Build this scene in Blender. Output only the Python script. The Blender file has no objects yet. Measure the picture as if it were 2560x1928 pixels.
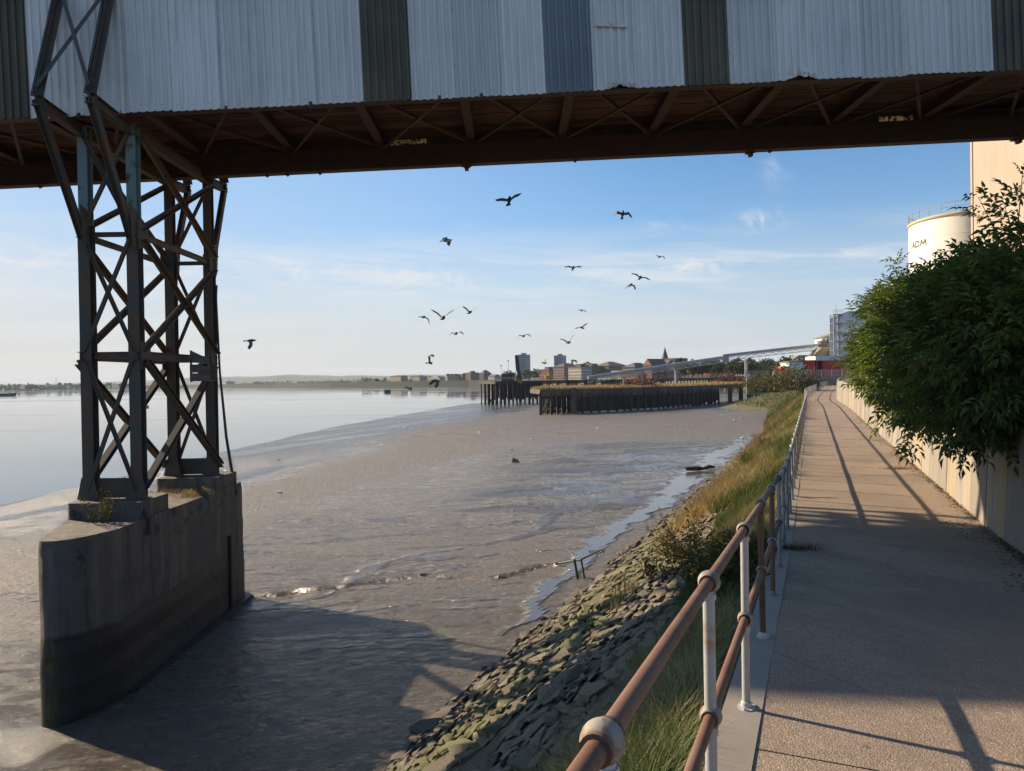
import bpy, bmesh, math, random
import numpy as np
from mathutils import Vector, Matrix, Euler, Quaternion

random.seed(7)
RNG = np.random.default_rng(7)
SC = bpy.context.scene
COL = SC.collection
rad = math.radians

# ------------------------------------------------------------------ camera
E = 7.6                       # eye height above the river level (z = 0)
F = 1800.0                    # focal length in pixels of a 2560 x 1928 frame
CAM_ROT = Matrix.Rotation(rad(90 - 0.45), 3, 'X') @ Matrix.Rotation(rad(-0.9), 3, 'Z')
cam_data = bpy.data.cameras.new('camera')
cam = bpy.data.objects.new('camera', cam_data)
COL.objects.link(cam)
cam.matrix_world = Matrix.Translation((0, 0, E)) @ CAM_ROT.to_4x4()
cam_data.sensor_width = 36.0
cam_data.lens = F / 2560 * 36.0
cam_data.clip_start = 0.05
cam_data.clip_end = 20000
SC.camera = cam

# ------------------------------------------------------------------ sky, sun, exposure
SUN_EL, SUN_AZ = 25.0, 59.5
sdir_ = (-math.sin(rad(59.5)) * math.cos(rad(25)), math.cos(rad(59.5)) * math.cos(rad(25)), math.sin(rad(25)))   # azimuth counted from +Y towards -X
world = bpy.data.worlds.new('World')
SC.world = world
world.use_nodes = True
wt = world.node_tree
wn, wl = wt.nodes, wt.links
wn.clear()
sky = wn.new('ShaderNodeTexSky')
sky.sky_type = 'NISHITA'
sky.sun_disc = False
sky.sun_elevation = rad(SUN_EL)
sky.sun_rotation = rad(-SUN_AZ)
sky.altitude = 10
sky.air_density = 1.0
sky.dust_density = 0.5
sky.ozone_density = 3.0
bg = wn.new('ShaderNodeBackground')
bg.inputs['Strength'].default_value = 0.082
wo = wn.new('ShaderNodeOutputWorld')

def wmath(op, a, b=None, c=None):
    n = wn.new('ShaderNodeMath'); n.operation = op
    for i, v in enumerate((a, b, c)):
        if v is None: continue
        if isinstance(v, (int, float)): n.inputs[i].default_value = v
        else: wl.new(v, n.inputs[i])
    return n.outputs[0]

tc = wn.new('ShaderNodeTexCoord')
sep = wn.new('ShaderNodeSeparateXYZ')
wl.new(tc.outputs['Generated'], sep.inputs[0])
DX, DY, DZ = sep.outputs
den = wmath('ADD', wmath('MAXIMUM', DZ, 0.0), 0.09)
cx = wmath('DIVIDE', DX, den)
cy = wmath('DIVIDE', DY, den)
comb = wn.new('ShaderNodeCombineXYZ')
wl.new(wmath('MULTIPLY', cx, 0.32), comb.inputs[0])
wl.new(wmath('MULTIPLY', cy, 1.0), comb.inputs[1])
nz = wn.new('ShaderNodeTexNoise'); nz.inputs['Scale'].default_value = 0.75
nz.inputs['Detail'].default_value = 9; nz.inputs['Roughness'].default_value = 0.62
nz.inputs['Distortion'].default_value = 0.7
wl.new(comb.outputs[0], nz.inputs['Vector'])
band = wn.new('ShaderNodeMapRange'); band.interpolation_type = 'SMOOTHSTEP'
band.inputs[1].default_value = 0.25; band.inputs[2].default_value = 0.11
band.inputs[3].default_value = 0.0; band.inputs[4].default_value = 1.0
wl.new(DZ, band.inputs[0])
ci = wn.new('ShaderNodeMapRange'); ci.interpolation_type = 'SMOOTHSTEP'
ci.inputs[1].default_value = 0.44; ci.inputs[2].default_value = 0.78
wl.new(nz.outputs['Fac'], ci.inputs[0])
cirrus = wmath('MULTIPLY', wmath('MULTIPLY', ci.outputs[0], band.outputs[0]), wmath('GREATER_THAN', DZ, 0.0))
# a few single wisps, each at its own bearing in the sky
az = wmath('ARCTAN2', DX, DY)
nw = wn.new('ShaderNodeTexNoise'); nw.inputs['Scale'].default_value = 16
nw.inputs['Detail'].default_value = 8; nw.inputs['Roughness'].default_value = 0.66; nw.inputs['Distortion'].default_value = 1.2
wmp = wn.new('ShaderNodeMapping'); wmp.inputs['Rotation'].default_value = (0.3, 0.7, 0.2); wmp.inputs['Scale'].default_value = (1.0, 1.0, 1.7)
wl.new(tc.outputs['Generated'], wmp.inputs[0]); wl.new(wmp.outputs[0], nw.inputs['Vector'])
wis = wn.new('ShaderNodeMapRange'); wis.interpolation_type = 'SMOOTHSTEP'
wis.inputs[1].default_value = 0.42; wis.inputs[2].default_value = 0.72
wl.new(nw.outputs['Fac'], wis.inputs[0])
tot = None
for a0, e0, sa, se, k in ((0.335, 0.200, 0.035, 0.013, .75), (0.355, 0.262, 0.018, 0.022, .45), (0.345, 0.293, 0.022, 0.008, .4),
                          (0.225, 0.203, 0.035, 0.008, .4), (0.44, 0.150, 0.05, 0.007, .6), (0.26, 0.148, 0.09, 0.010, .6),
                          (-0.06, 0.205, 0.03, 0.006, .3), (-0.52, 0.150, 0.30, 0.016, .75), (-0.12, 0.138, 0.24, 0.014, .6), (-1.0, 0.24, 0.3, 0.03, .5)):
    u = wmath('DIVIDE', wmath('SUBTRACT', az, a0), sa)
    v = wmath('DIVIDE', wmath('SUBTRACT', DZ, e0), se)
    r2 = wmath('ADD', wmath('MULTIPLY', u, u), wmath('MULTIPLY', v, v))
    g = wmath('MULTIPLY', wmath('EXPONENT', wmath('MULTIPLY', r2, -1.0)), k)
    tot = g if tot is None else wmath('ADD', tot, g)
wisps = wmath('MULTIPLY', tot, wis.outputs[0])
smp = wn.new('ShaderNodeCombineXYZ'); wl.new(wmath('MULTIPLY', az, 2.6), smp.inputs[0]); wl.new(wmath('ADD', wmath('MULTIPLY', DZ, 26.0), wmath('MULTIPLY', az, 1.6)), smp.inputs[1])
sn = wn.new('ShaderNodeTexNoise'); sn.inputs['Scale'].default_value = 1.5; sn.inputs['Detail'].default_value = 8; sn.inputs['Roughness'].default_value = 0.6; sn.inputs['Distortion'].default_value = 0.5
wl.new(smp.outputs[0], sn.inputs['Vector'])
sm = wn.new('ShaderNodeMapRange'); sm.interpolation_type = 'SMOOTHSTEP'; sm.inputs[1].default_value = 0.40; sm.inputs[2].default_value = 0.66
wl.new(sn.outputs['Fac'], sm.inputs[0])
sb = wmath('DIVIDE', wmath('SUBTRACT', DZ, 0.145), 0.036)
streaks = wmath('MULTIPLY', wmath('MULTIPLY', sm.outputs[0], wmath('EXPONENT', wmath('MULTIPLY', wmath('MULTIPLY', sb, sb), -1.0))), 0.62)
cl = wmath('MINIMUM', wmath('ADD', wmath('ADD', wmath('MULTIPLY', cirrus, 0.55), wisps), streaks), 0.85)
cmix = wn.new('ShaderNodeMix'); cmix.data_type = 'RGBA'
wl.new(cl, cmix.inputs['Factor'])
# clear blue above, a thin milky veil low down that is creamier on the sun's side
hsv = wn.new('ShaderNodeHueSaturation'); hsv.inputs['Saturation'].default_value = 1.22; hsv.inputs['Value'].default_value = 0.98
wl.new(sky.outputs[0], hsv.inputs['Color'])
sunside = wn.new('ShaderNodeMapRange'); sunside.inputs[1].default_value = -0.2; sunside.inputs[2].default_value = 0.95
wl.new(wmath('ADD', wmath('MULTIPLY', DX, -math.sin(rad(SUN_AZ))), wmath('MULTIPLY', DY, math.cos(rad(SUN_AZ)))), sunside.inputs[0])
vcol = wn.new('ShaderNodeMix'); vcol.data_type = 'RGBA'
wl.new(sunside.outputs[0], vcol.inputs['Factor'])
vcol.inputs['A'].default_value = (3.2, 3.7, 4.6, 1); vcol.inputs['B'].default_value = (4.6, 4.45, 4.15, 1)
vm = wn.new('ShaderNodeValToRGB'); ve = vm.color_ramp.elements
for k_, (p_, c_) in enumerate(((0.0, .93), (0.07, .78), (0.14, .42), (0.21, 0.08), (0.34, 0.0))):
    if k_ >= len(ve): ve.new(p_)
    ve[k_].position = p_; ve[k_].color = (c_, c_, c_, 1)
wl.new(DZ, vm.inputs[0])
veil = wn.new('ShaderNodeMix'); veil.data_type = 'RGBA'
wl.new(vm.outputs[0], veil.inputs['Factor']); wl.new(hsv.outputs[0], veil.inputs['A']); wl.new(vcol.outputs['Result'], veil.inputs['B'])
glare = wn.new('ShaderNodeMapRange'); glare.interpolation_type = 'SMOOTHSTEP'
for i_, v_ in enumerate((0.35, 0.95, 0.0, 0.78)): glare.inputs[i_ + 1].default_value = v_
wl.new(wmath('ADD', wmath('ADD', wmath('MULTIPLY', DX, sdir_[0]), wmath('MULTIPLY', DY, sdir_[1])), wmath('MULTIPLY', DZ, sdir_[2])), glare.inputs[0])
gmix = wn.new('ShaderNodeMix'); gmix.data_type = 'RGBA'
wl.new(glare.outputs[0], gmix.inputs['Factor']); wl.new(hsv.outputs[0], gmix.inputs['A']); gmix.inputs['B'].default_value = (2.3, 3.4, 4.9, 1)
wl.new(gmix.outputs['Result'], veil.inputs['A'])
wl.new(veil.outputs['Result'], cmix.inputs['A'])
cmix.inputs['B'].default_value = (5.0, 5.1, 5.25, 1)
wl.new(cmix.outputs['Result'], bg.inputs['Color'])
wl.new(bg.outputs[0], wo.inputs[0])

sun_data = bpy.data.lights.new('sun', 'SUN')
sun = bpy.data.objects.new('sun', sun_data)
COL.objects.link(sun)
sun_data.energy = 5.0
sun_data.angle = rad(0.55)
sun_data.color = (1.0, 0.82, 0.60)
sdir = Vector((-math.sin(rad(SUN_AZ)) * math.cos(rad(SUN_EL)), math.cos(rad(SUN_AZ)) * math.cos(rad(SUN_EL)), math.sin(rad(SUN_EL))))
sun.rotation_euler = sdir.to_track_quat('Z', 'Y').to_euler()
sun.location = (-40, 30, 40)

vs = SC.view_settings
vs.view_transform = 'Standard'; vs.look = 'None'; vs.gamma = 1; vs.use_curve_mapping = False
vs.exposure = 1.0
SC.render.engine = 'CYCLES'
cy_ = SC.cycles
cy_.use_denoising = True
cy_.max_bounces = 6; cy_.diffuse_bounces = 3; cy_.glossy_bounces = 3; cy_.transmission_bounces = 4
cy_.volume_bounces = 0; cy_.transparent_max_bounces = 6
cy_.caustics_reflective = False; cy_.caustics_refractive = False
cy_.sample_clamp_indirect = 6

# ------------------------------------------------------------------ helpers
def ray(px, py):
    return CAM_ROT @ Vector(((px - 1280) / F, -(py - 964) / F, -1.0))
def at_y(px, py, Y):
    v = ray(px, py); return Vector((0, 0, E)) + v * (Y / v.y)
def at_z(px, py, z):
    v = ray(px, py); return Vector((0, 0, E)) + v * ((z - E) / v.z)
def q(px, py, Y):             # same, from a 2212-wide picture
    return at_y(px * 1.1573, py * 1.1573, Y)

def wmat(o):
    m = o.matrix_basis.copy()
    if o.parent: m = wmat(o.parent) @ o.matrix_parent_inverse @ m
    return m
def par(c, p):
    c.parent = p
    c.matrix_parent_inverse = wmat(p).inverted()
    return c
def tag(o, label=None, cat=None, group=None, kind=None):
    if label: o['label'] = label
    if cat: o['category'] = cat
    if group: o['group'] = group
    if kind: o['kind'] = kind
    return o
def thing(name, label, cat, loc=(0, 0, 0), group=None):
    o = bpy.data.objects.new(name, None)
    COL.objects.link(o); o.location = loc; o.empty_display_size = 0.3
    return tag(o, label, cat, group)
def inst(name, me, parent=None, loc=(0, 0, 0), rot=(0, 0, 0), scale=(1, 1, 1)):
    o = bpy.data.objects.new(name, me)
    COL.objects.link(o); o.location = loc; o.rotation_euler = rot; o.scale = scale
    if parent: par(o, parent)
    return o
def copy_tree(o, parent=None):
    c = o.copy(); COL.objects.link(c)
    if parent:
        c.parent = parent; c.matrix_parent_inverse = o.matrix_parent_inverse
    for ch in list(o.children): copy_tree(ch, c)
    return c

class MB:
    def __init__(s): s.v = []; s.f = []; s.m = []; s.cm = 0
    def add(s, vs_, fs_):
        b = len(s.v); s.v += [tuple(p) for p in vs_]
        s.f += [tuple(i + b for i in f) for f in fs_]; s.m += [s.cm] * len(fs_); return s
    def box(s, c, d, rot=None):
        x, y, z = d[0] / 2, d[1] / 2, d[2] / 2
        P = [Vector(p) for p in ((-x, -y, -z), (x, -y, -z), (x, y, -z), (-x, y, -z), (-x, -y, z), (x, -y, z), (x, y, z), (-x, y, z))]
        if rot is not None: P = [rot @ p for p in P]
        P = [p + Vector(c) for p in P]
        return s.add(P, [(0, 3, 2, 1), (4, 5, 6, 7), (0, 1, 5, 4), (1, 2, 6, 5), (2, 3, 7, 6), (3, 0, 4, 7)])
    def bb(s, x0, x1, y0, y1, z0, z1):
        return s.box(((x0 + x1) / 2, (y0 + y1) / 2, (z0 + z1) / 2), (abs(x1 - x0), abs(y1 - y0), abs(z1 - z0)))
    def frame(s, p0, p1, up=(0, 0, 1)):
        p0, p1 = Vector(p0), Vector(p1); d = (p1 - p0).normalized(); u = Vector(up)
        if abs(d.dot(u)) > 0.97: u = Vector((0, 1, 0))
        a = d.cross(u).normalized(); b = a.cross(d).normalized()
        return p0, p1, d, a, b
    def bar(s, p0, p1, w, h, up=(0, 0, 1)):
        p0, p1, d, a, b = s.frame(p0, p1, up)
        P = [p + a * (i * w / 2) + b * (j * h / 2) for p in (p0, p1) for i, j in ((-1, -1), (1, -1), (1, 1), (-1, 1))]
        return s.add(P, [(0, 1, 2, 3), (7, 6, 5, 4), (0, 4, 5, 1), (1, 5, 6, 2), (2, 6, 7, 3), (3, 7, 4, 0)])
    def angle(s, p0, p1, w, t=0.016, up=(0, 0, 1), fl=1):
        p0, p1, d, a, b = s.frame(p0, p1, up)
        o = b * (w / 2 * fl)
        s.bar(p0, p1, w, t, up)
        return s.bar(p0 + o + a * (w / 2 - t / 2), p1 + o + a * (w / 2 - t / 2), t, w, up)
    def hsec(s, p0, p1, w, h, t=0.025, up=(0, 1, 0)):
        p0, p1, d, a, b = s.frame(p0, p1, up)
        for k in (-1, 1): s.bar(p0 + b * (k * h / 2), p1 + b * (k * h / 2), w, t, up)
        return s.bar(p0, p1, t, h - t * 1.02, up)
    def tube(s, p0, p1, r, n=10, r1=None, cap=True):
        p0, p1, d, a, b = s.frame(p0, p1); r1 = r if r1 is None else r1
        P = [p + (a * math.cos(2 * math.pi * i / n) + b * math.sin(2 * math.pi * i / n)) * rr for p, rr in ((p0, r), (p1, r1)) for i in range(n)]
        fs = [(i, (i + 1) % n, n + (i + 1) % n, n + i) for i in range(n)]
        if cap: fs += [tuple(range(n))[::-1], tuple(range(n, 2 * n))]
        return s.add(P, fs)
    def poly_tube(s, pts, rs, n=8):
        for i in range(len(pts) - 1): s.tube(pts[i], pts[i + 1], rs[i], n, rs[i + 1])
        return s
    def lathe(s, prof, c=(0, 0, 0), n=16, axis=None):
        c = Vector(c); Q = axis if axis is not None else Matrix.Identity(3)
        P = [c + Q @ Vector((r * math.cos(2 * math.pi * i / n), r * math.sin(2 * math.pi * i / n), z)) for r, z in prof for i in range(n)]
        fs = [(k * n + i, k * n + (i + 1) % n, (k + 1) * n + (i + 1) % n, (k + 1) * n + i) for k in range(len(prof) - 1) for i in range(n)]
        if prof[0][0] > 1e-4: fs.append(tuple(range(n))[::-1])
        if prof[-1][0] > 1e-4: fs.append(tuple(range((len(prof) - 1) * n, len(prof) * n)))
        return s.add(P, fs)
    def prism(s, pts, z0, z1):
        n = len(pts)
        P = [(x, y, z0) for x, y in pts] + [(x, y, z1) for x, y in pts]
        return s.add(P, [tuple(range(n))[::-1], tuple(range(n, 2 * n))] + [(i, (i + 1) % n, n + (i + 1) % n, n + i) for i in range(n)])
    def extr(s, pts3, vec):
        n = len(pts3); v = Vector(vec); P = [Vector(p) for p in pts3]; P += [p + v for p in P]
        return s.add(P, [tuple(range(n))[::-1], tuple(range(n, 2 * n))] + [(i, (i + 1) % n, n + (i + 1) % n, n + i) for i in range(n)])
    def mesh(s, name, mats, smooth=False):
        me = bpy.data.meshes.new(name); me.from_pydata(s.v, [], s.f)
        for m in (mats if isinstance(mats, (list, tuple)) else [mats]): me.materials.append(m)
        if any(s.m): me.polygons.foreach_set('material_index', s.m)
        bm = bmesh.new(); bm.from_mesh(me); bmesh.ops.recalc_face_normals(bm, faces=bm.faces); bm.to_mesh(me); bm.free()
        if smooth:
            me.polygons.foreach_set('use_smooth', [True] * len(me.polygons))
            try: me.set_sharp_from_angle(angle=rad(38))
            except Exception: pass
        me.update(); return me
    def build(s, name, mats, parent=None, smooth=False):
        o = bpy.data.objects.new(name, s.mesh(name, mats, smooth)); COL.objects.link(o)
        if parent: par(o, parent)
        return o

def np_mesh(name, verts, faces, mat, smooth=True, attrs=None):
    verts = np.asarray(verts, dtype=np.float32); faces = np.asarray(faces, dtype=np.int32)
    me = bpy.data.meshes.new(name)
    n, k = faces.shape
    me.vertices.add(len(verts)); me.vertices.foreach_set('co', verts.ravel())
    me.loops.add(n * k); me.loops.foreach_set('vertex_index', faces.ravel())
    me.polygons.add(n); me.polygons.foreach_set('loop_start', np.arange(0, n * k, k, dtype=np.int32))
    me.polygons.foreach_set('loop_total', np.full(n, k, dtype=np.int32))
    me.polygons.foreach_set('use_smooth', np.full(n, smooth))
    for an, av in (attrs or {}).items():
        a = me.attributes.new(an, 'FLOAT', 'POINT'); a.data.foreach_set('value', np.asarray(av, dtype=np.float32))
    me.materials.append(mat)
    me.update(); me.validate(); return me
def grid_faces(nu, nv):
    i = np.arange(nu * nv).reshape(nu, nv)
    return np.stack([i[:-1, :-1].ravel(), i[1:, :-1].ravel(), i[1:, 1:].ravel(), i[:-1, 1:].ravel()], 1)
def obj(name, me, parent=None):
    o = bpy.data.objects.new(name, me); COL.objects.link(o)
    if parent: par(o, parent)
    return o

def vnoise(x, y, seed=0):
    x = np.asarray(x, float); y = np.asarray(y, float)
    xi = np.floor(x).astype(np.int64); yi = np.floor(y).astype(np.int64)
    xf = x - xi; yf = y - yi
    u = xf * xf * xf * (xf * (xf * 6 - 15) + 10); v = yf * yf * yf * (yf * (yf * 6 - 15) + 10)
    def h(a, b):
        n = (a * 374761393 + b * 668265263 + seed * 982451653) & 0xffffffff
        n = ((n ^ (n >> 13)) * 1274126177) & 0xffffffff
        n = (n ^ (n >> 16)) & 0xffffffff
        return n / 4294967295.0
    return (h(xi, yi) * (1 - u) + h(xi + 1, yi) * u) * (1 - v) + (h(xi, yi + 1) * (1 - u) + h(xi + 1, yi + 1) * u) * v
def fbm(x, y, seed=0, oct=4, gain=0.5):
    t = 0; a = 1; s = 0
    for k in range(oct):
        t = t + a * vnoise(x * 2 ** k, y * 2 ** k, seed + k); s += a; a *= gain
    return t / s
def sstep(a, b, x):
    t = np.clip((np.asarray(x, float) - a) / (b - a), 0, 1); return t * t * (3 - 2 * t)

# ------------------------------------------------------------------ materials
class NT:
    def __init__(s, name):
        s.mat = bpy.data.materials.new(name); s.mat.use_nodes = True
        s.nt = s.mat.node_tree; s.n = s.nt.nodes; s.l = s.nt.links
        s.bsdf = next(x for x in s.n if x.type == 'BSDF_PRINCIPLED')
        s.out = next(x for x in s.n if x.type == 'OUTPUT_MATERIAL')
        s.geo = None
    def pos(s):
        if not s.geo: s.geo = s.n.new('ShaderNodeNewGeometry')
        return s.geo.outputs['Position']
    def objc(s): return s.n.new('ShaderNodeTexCoord').outputs['Object']
    def map(s, vec, scale=(1, 1, 1), rot=(0, 0, 0), loc=(0, 0, 0)):
        m = s.n.new('ShaderNodeMapping'); m.inputs['Scale'].default_value = scale; m.inputs['Rotation'].default_value = rot; m.inputs['Location'].default_value = loc
        s.l.new(vec, m.inputs[0]); return m.outputs[0]
    def noise(s, vec, scale, detail=5, rough=0.55, dist=0):
        t = s.n.new('ShaderNodeTexNoise'); t.inputs['Scale'].default_value = scale; t.inputs['Detail'].default_value = detail
        t.inputs['Roughness'].default_value = rough; t.inputs['Distortion'].default_value = dist
        s.l.new(vec, t.inputs['Vector']); return t.outputs['Fac']
    def voro(s, vec, scale, feat='F1', rnd=1.0):
        t = s.n.new('ShaderNodeTexVoronoi'); t.feature = feat; t.inputs['Scale'].default_value = scale
        t.inputs['Randomness'].default_value = rnd
        s.l.new(vec, t.inputs['Vector']); return t
    def ramp(s, fac, stops):
        r = s.n.new('ShaderNodeValToRGB'); e = r.color_ramp.elements
        while len(e) < len(stops): e.new(0.5)
        for k, (p, c) in enumerate(stops):
            e[k].position = p; e[k].color = (c[0], c[1], c[2], 1) if len(c) >= 3 else (c[0],) * 3 + (1,)
        s.l.new(fac, r.inputs[0]); return r.outputs[0]
    def mr(s, v, a, b, c=0.0, d=1.0, smooth=True):
        m = s.n.new('ShaderNodeMapRange'); m.interpolation_type = 'SMOOTHSTEP' if smooth else 'LINEAR'
        for i, x in enumerate((a, b, c, d)): m.inputs[i + 1].default_value = x
        s.l.new(v, m.inputs[0]); return m.outputs[0]
    def math(s, op, a, b=None):
        m = s.n.new('ShaderNodeMath'); m.operation = op
        for i, v in enumerate((a, b)):
            if v is None: continue
            if isinstance(v, (int, float)): m.inputs[i].default_value = v
            else: s.l.new(v, m.inputs[i])
        return m.outputs[0]
    def mix(s, f, a, b, mode='MIX'):
        m = s.n.new('ShaderNodeMix'); m.data_type = 'RGBA'; m.blend_type = mode
        for nm, v in (('Factor', f), ('A', a), ('B', b)):
            if isinstance(v, (int, float)): m.inputs[nm].default_value = v
            elif isinstance(v, tuple): m.inputs[nm].default_value = (v[0], v[1], v[2], 1)
            else: s.l.new(v, m.inputs[nm])
        return m.outputs['Result']
    def attr(s, name):
        a = s.n.new('ShaderNodeAttribute'); a.attribute_name = name; return a.outputs['Fac']
    def rnd(s): return s.n.new('ShaderNodeObjectInfo').outputs['Random']
    def bump(s, h, strength=0.3, dist=0.02, normal=None):
        b = s.n.new('ShaderNodeBump'); b.inputs['Strength'].default_value = strength; b.inputs['Distance'].default_value = dist
        s.l.new(h, b.inputs['Height'])
        if normal is not None: s.l.new(normal, b.inputs['Normal'])
        return b.outputs[0]
    def set(s, **k):
        for nm, v in k.items():
            i = s.bsdf.inputs[nm.replace('_', ' ')]
            if isinstance(v, tuple): i.default_value = (v[0], v[1], v[2], 1)
            elif isinstance(v, (int, float)): i.default_value = v
            else: s.l.new(v, i)
        return s
    def z(s, vec=None):
        x = s.n.new('ShaderNodeSeparateXYZ'); s.l.new(vec if vec is not None else s.pos(), x.inputs[0]); return x.outputs[2]

def M(name, c1, c2=None, scale=3.0, rough=0.75, bump=0.0, bscale=30.0, metal=0.0, stretch=(1, 1, 1), coord='pos', objvar=0.0, lo=0.35, hi=0.65, bdist=0.01, rvar=0.0):
    t = NT(name); vec = t.pos() if coord == 'pos' else t.objc()
    if stretch != (1, 1, 1): vec = t.map(vec, stretch)
    c2 = c2 or tuple(x * 0.7 for x in c1)
    n = t.noise(vec, scale, 7, 0.62)
    col = t.ramp(n, [(lo, c1), (hi, c2)])
    if objvar:
        hs = t.n.new('ShaderNodeHueSaturation')
        t.l.new(t.math('ADD', t.math('MULTIPLY', t.rnd(), 2 * objvar), 1 - objvar), hs.inputs['Value'])
        t.l.new(col, hs.inputs['Color']); col = hs.outputs[0]
    t.set(Base_Color=col, Roughness=rough, Metallic=metal)
    if rvar: t.set(Roughness=t.mr(n, 0.3, 0.7, rough - rvar, rough + rvar))
    if bump: t.set(Normal=t.bump(t.noise(vec, bscale, 6, 0.6), bump, bdist))
    return t.mat
# ------------------------------------------------------------------ the line of the railing
_key = [(-20, -8.76), (0, -0.43), (20, 7.90), (40, 16.23), (60, 24.56), (74.6, 30.35), (95, 39.4), (115, 48.6), (140, 60.2), (162, 70.6), (172, 77.5), (178, 88.0), (181, 104.0)]
_yy = np.array([k[0] for k in _key], float); _xx = np.array([k[1] for k in _key], float)
def _catmull():
    P = np.stack([_xx, _yy], 1); out = []
    P = np.vstack([2 * P[0] - P[1], P, 2 * P[-1] - P[-2]])
    for i in range(1, len(P) - 2):
        for t in np.linspace(0, 1, 60, endpoint=False):
            a, b, c, d = P[i - 1], P[i], P[i + 1], P[i + 2]
            out.append(0.5 * ((2 * b) + (c - a) * t + (2 * a - 5 * b + 4 * c - d) * t * t + (-a + 3 * b - 3 * c + d) * t ** 3))
    out.append(P[-2]); return np.array(out)
RP = _catmull()
_seg = np.hypot(*np.diff(RP, axis=0).T); _s = np.concatenate([[0], np.cumsum(_seg)])
_s0 = np.interp(0.0, RP[:, 1], _s); RS = _s - _s0
S_END = float(RS[-1])
def rline(s, t=0.0):
    """point at arc length s along the railing, t metres to its left (river side); arrays allowed"""
    s = np.asarray(s, float)
    x = np.interp(s, RS, RP[:, 0]); y = np.interp(s, RS, RP[:, 1])
    e = 0.4
    dx = np.interp(s + e, RS, RP[:, 0]) - np.interp(s - e, RS, RP[:, 0]); dy = np.interp(s + e, RS, RP[:, 1]) - np.interp(s - e, RS, RP[:, 1])
    l = np.hypot(dx, dy) + 1e-9
    return x - dy / l * t, y + dx / l * t
_zs = np.array([-30, 0, 2, 5, 8, 11, 12.5, 14, 16, 300.0]); _zv = np.array([-1.75, -1.75, -1.88, -2.08, -2.28, -2.475, -2.545, -2.58, -2.59, -2.59])
def zpath(s): return E + np.interp(s, _zs, _zv)
DIR = Vector((0.3845, 0.9231, 0)); LEFT = Vector((-0.9231, 0.3845, 0))
def st(x, y):                 # straight-bank coordinates of a point
    x = np.asarray(x, float) + 0.43; y = np.asarray(y, float)
    return x * DIR.x + y * DIR.y, x * LEFT.x + y * LEFT.y
def shoreW(s): return np.interp(s, [-20, 0, 30, 60, 100, 200, 420], [32, 35.5, 43, 55, 70, 96, 120])
def toe_t(s): return np.interp(s, [-20, 5, 15, 30, 50, 62, 72, 85, 110, 150, 190], [6.0, 6.1, 6.2, 5.9, 5.4, 4.6, 4.3, 4.6, 6.0, 9.5, 13])

def zmud(x, y):
    s, t = st(x, y)
    d = np.maximum(t - 5.0, 0.0)
    u = d / shoreW(s)
    z = np.where(u < 1, -6.28 - 1.32 * np.power(np.maximum(u, 1e-6), 0.62), -7.6 - (u - 1) * 2.2)
    z = np.maximum(z, -10.6)
    return z + E

# ------------------------------------------------------------------ setting materials
def mud_material():
    t = NT('wet_mud'); p = t.pos(); wet = t.attr('wet'); mat_ = t.attr('matte')
    big = t.noise(t.map(p, (0.16, 0.16, 0.16)), 1.0, 6, 0.6, 0.4)
    fine = t.noise(t.map(p, (1, 1.3, 1)), 8.0, 9, 0.72, 0.6)
    grit = t.noise(p, 42.0, 5, 0.7)
    c = t.ramp(big, [(0.3, (0.135, 0.108, 0.083)), (0.7, (0.092, 0.074, 0.058))])
    c = t.mix(mat_, c, (0.145, 0.115, 0.088))
    c = t.mix(t.mr(fine, 0.42, 0.68, 0, .8), c, (0.215, 0.178, 0.142))
    c = t.mix(t.mr(fine, 0.44, 0.30, 0, .7), c, (0.055, 0.042, 0.032))
    c = t.mix(t.math('MULTIPLY', wet, 0.6), c, (0.05, 0.042, 0.035))
    film = t.noise(t.map(p, (0.8, 1.8, 1.0), (0, 0, 0.2)), 1.1, 7, 0.66, 0.6)
    r = t.mr(film, 0.38, 0.62, 0.13, 0.42)
    r = t.mix(mat_, r, (0.52, 0.52, 0.52))
    r = t.mix(wet, r, (0.045, 0.045, 0.045))
    t.set(Base_Color=c, Roughness=r, IOR=1.45)
    v = t.n.new('ShaderNodeTexVoronoi'); v.feature = 'SMOOTH_F1'; v.inputs['Scale'].default_value = 5.5
    t.l.new(t.map(p, (1, 1.25, 1)), v.inputs['Vector'])
    h = t.math('ADD', t.math('ADD', fine, t.math('MULTIPLY', v.outputs['Distance'], -0.35)), t.math('MULTIPLY', grit, 0.30))
    h = t.math('ADD', h, t.math('MULTIPLY', t.noise(t.map(p, (1, 1.5, 1)), 2.6, 6, .65, .8), 1.6))
    h = t.math('MULTIPLY', h, t.math('SUBTRACT', 1.0, t.math('MULTIPLY', wet, 0.985)))
    t.set(Normal=t.bump(h, 1.0, 0.19))
    return t.mat
def water_material():
    t = NT('river_water'); p = t.pos()
    big = t.noise(t.map(p, (0.004, 0.022, 0.01), (0, 0, -0.35)), 1.0, 6, 0.6, 0.5)
    c = t.ramp(big, [(0.35, (0.085, 0.10, 0.115)), (0.7, (0.06, 0.08, 0.10))])
    t.set(Base_Color=c, Roughness=t.mr(big, 0.48, 0.66, 0.03, 0.16), IOR=1.333)
    h = t.math('ADD', t.noise(t.map(p, (0.5, 1.1, 1), (0, 0, -0.4)), 1.3, 4, 0.6), t.math('MULTIPLY', t.noise(p, 0.16, 3), 1.5))
    h = t.math('MULTIPLY', h, t.mr(big, 0.40, 0.68, 0.12, 1.0))
    t.set(Normal=t.bump(h, 0.10, 0.06))
    return t.mat
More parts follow.
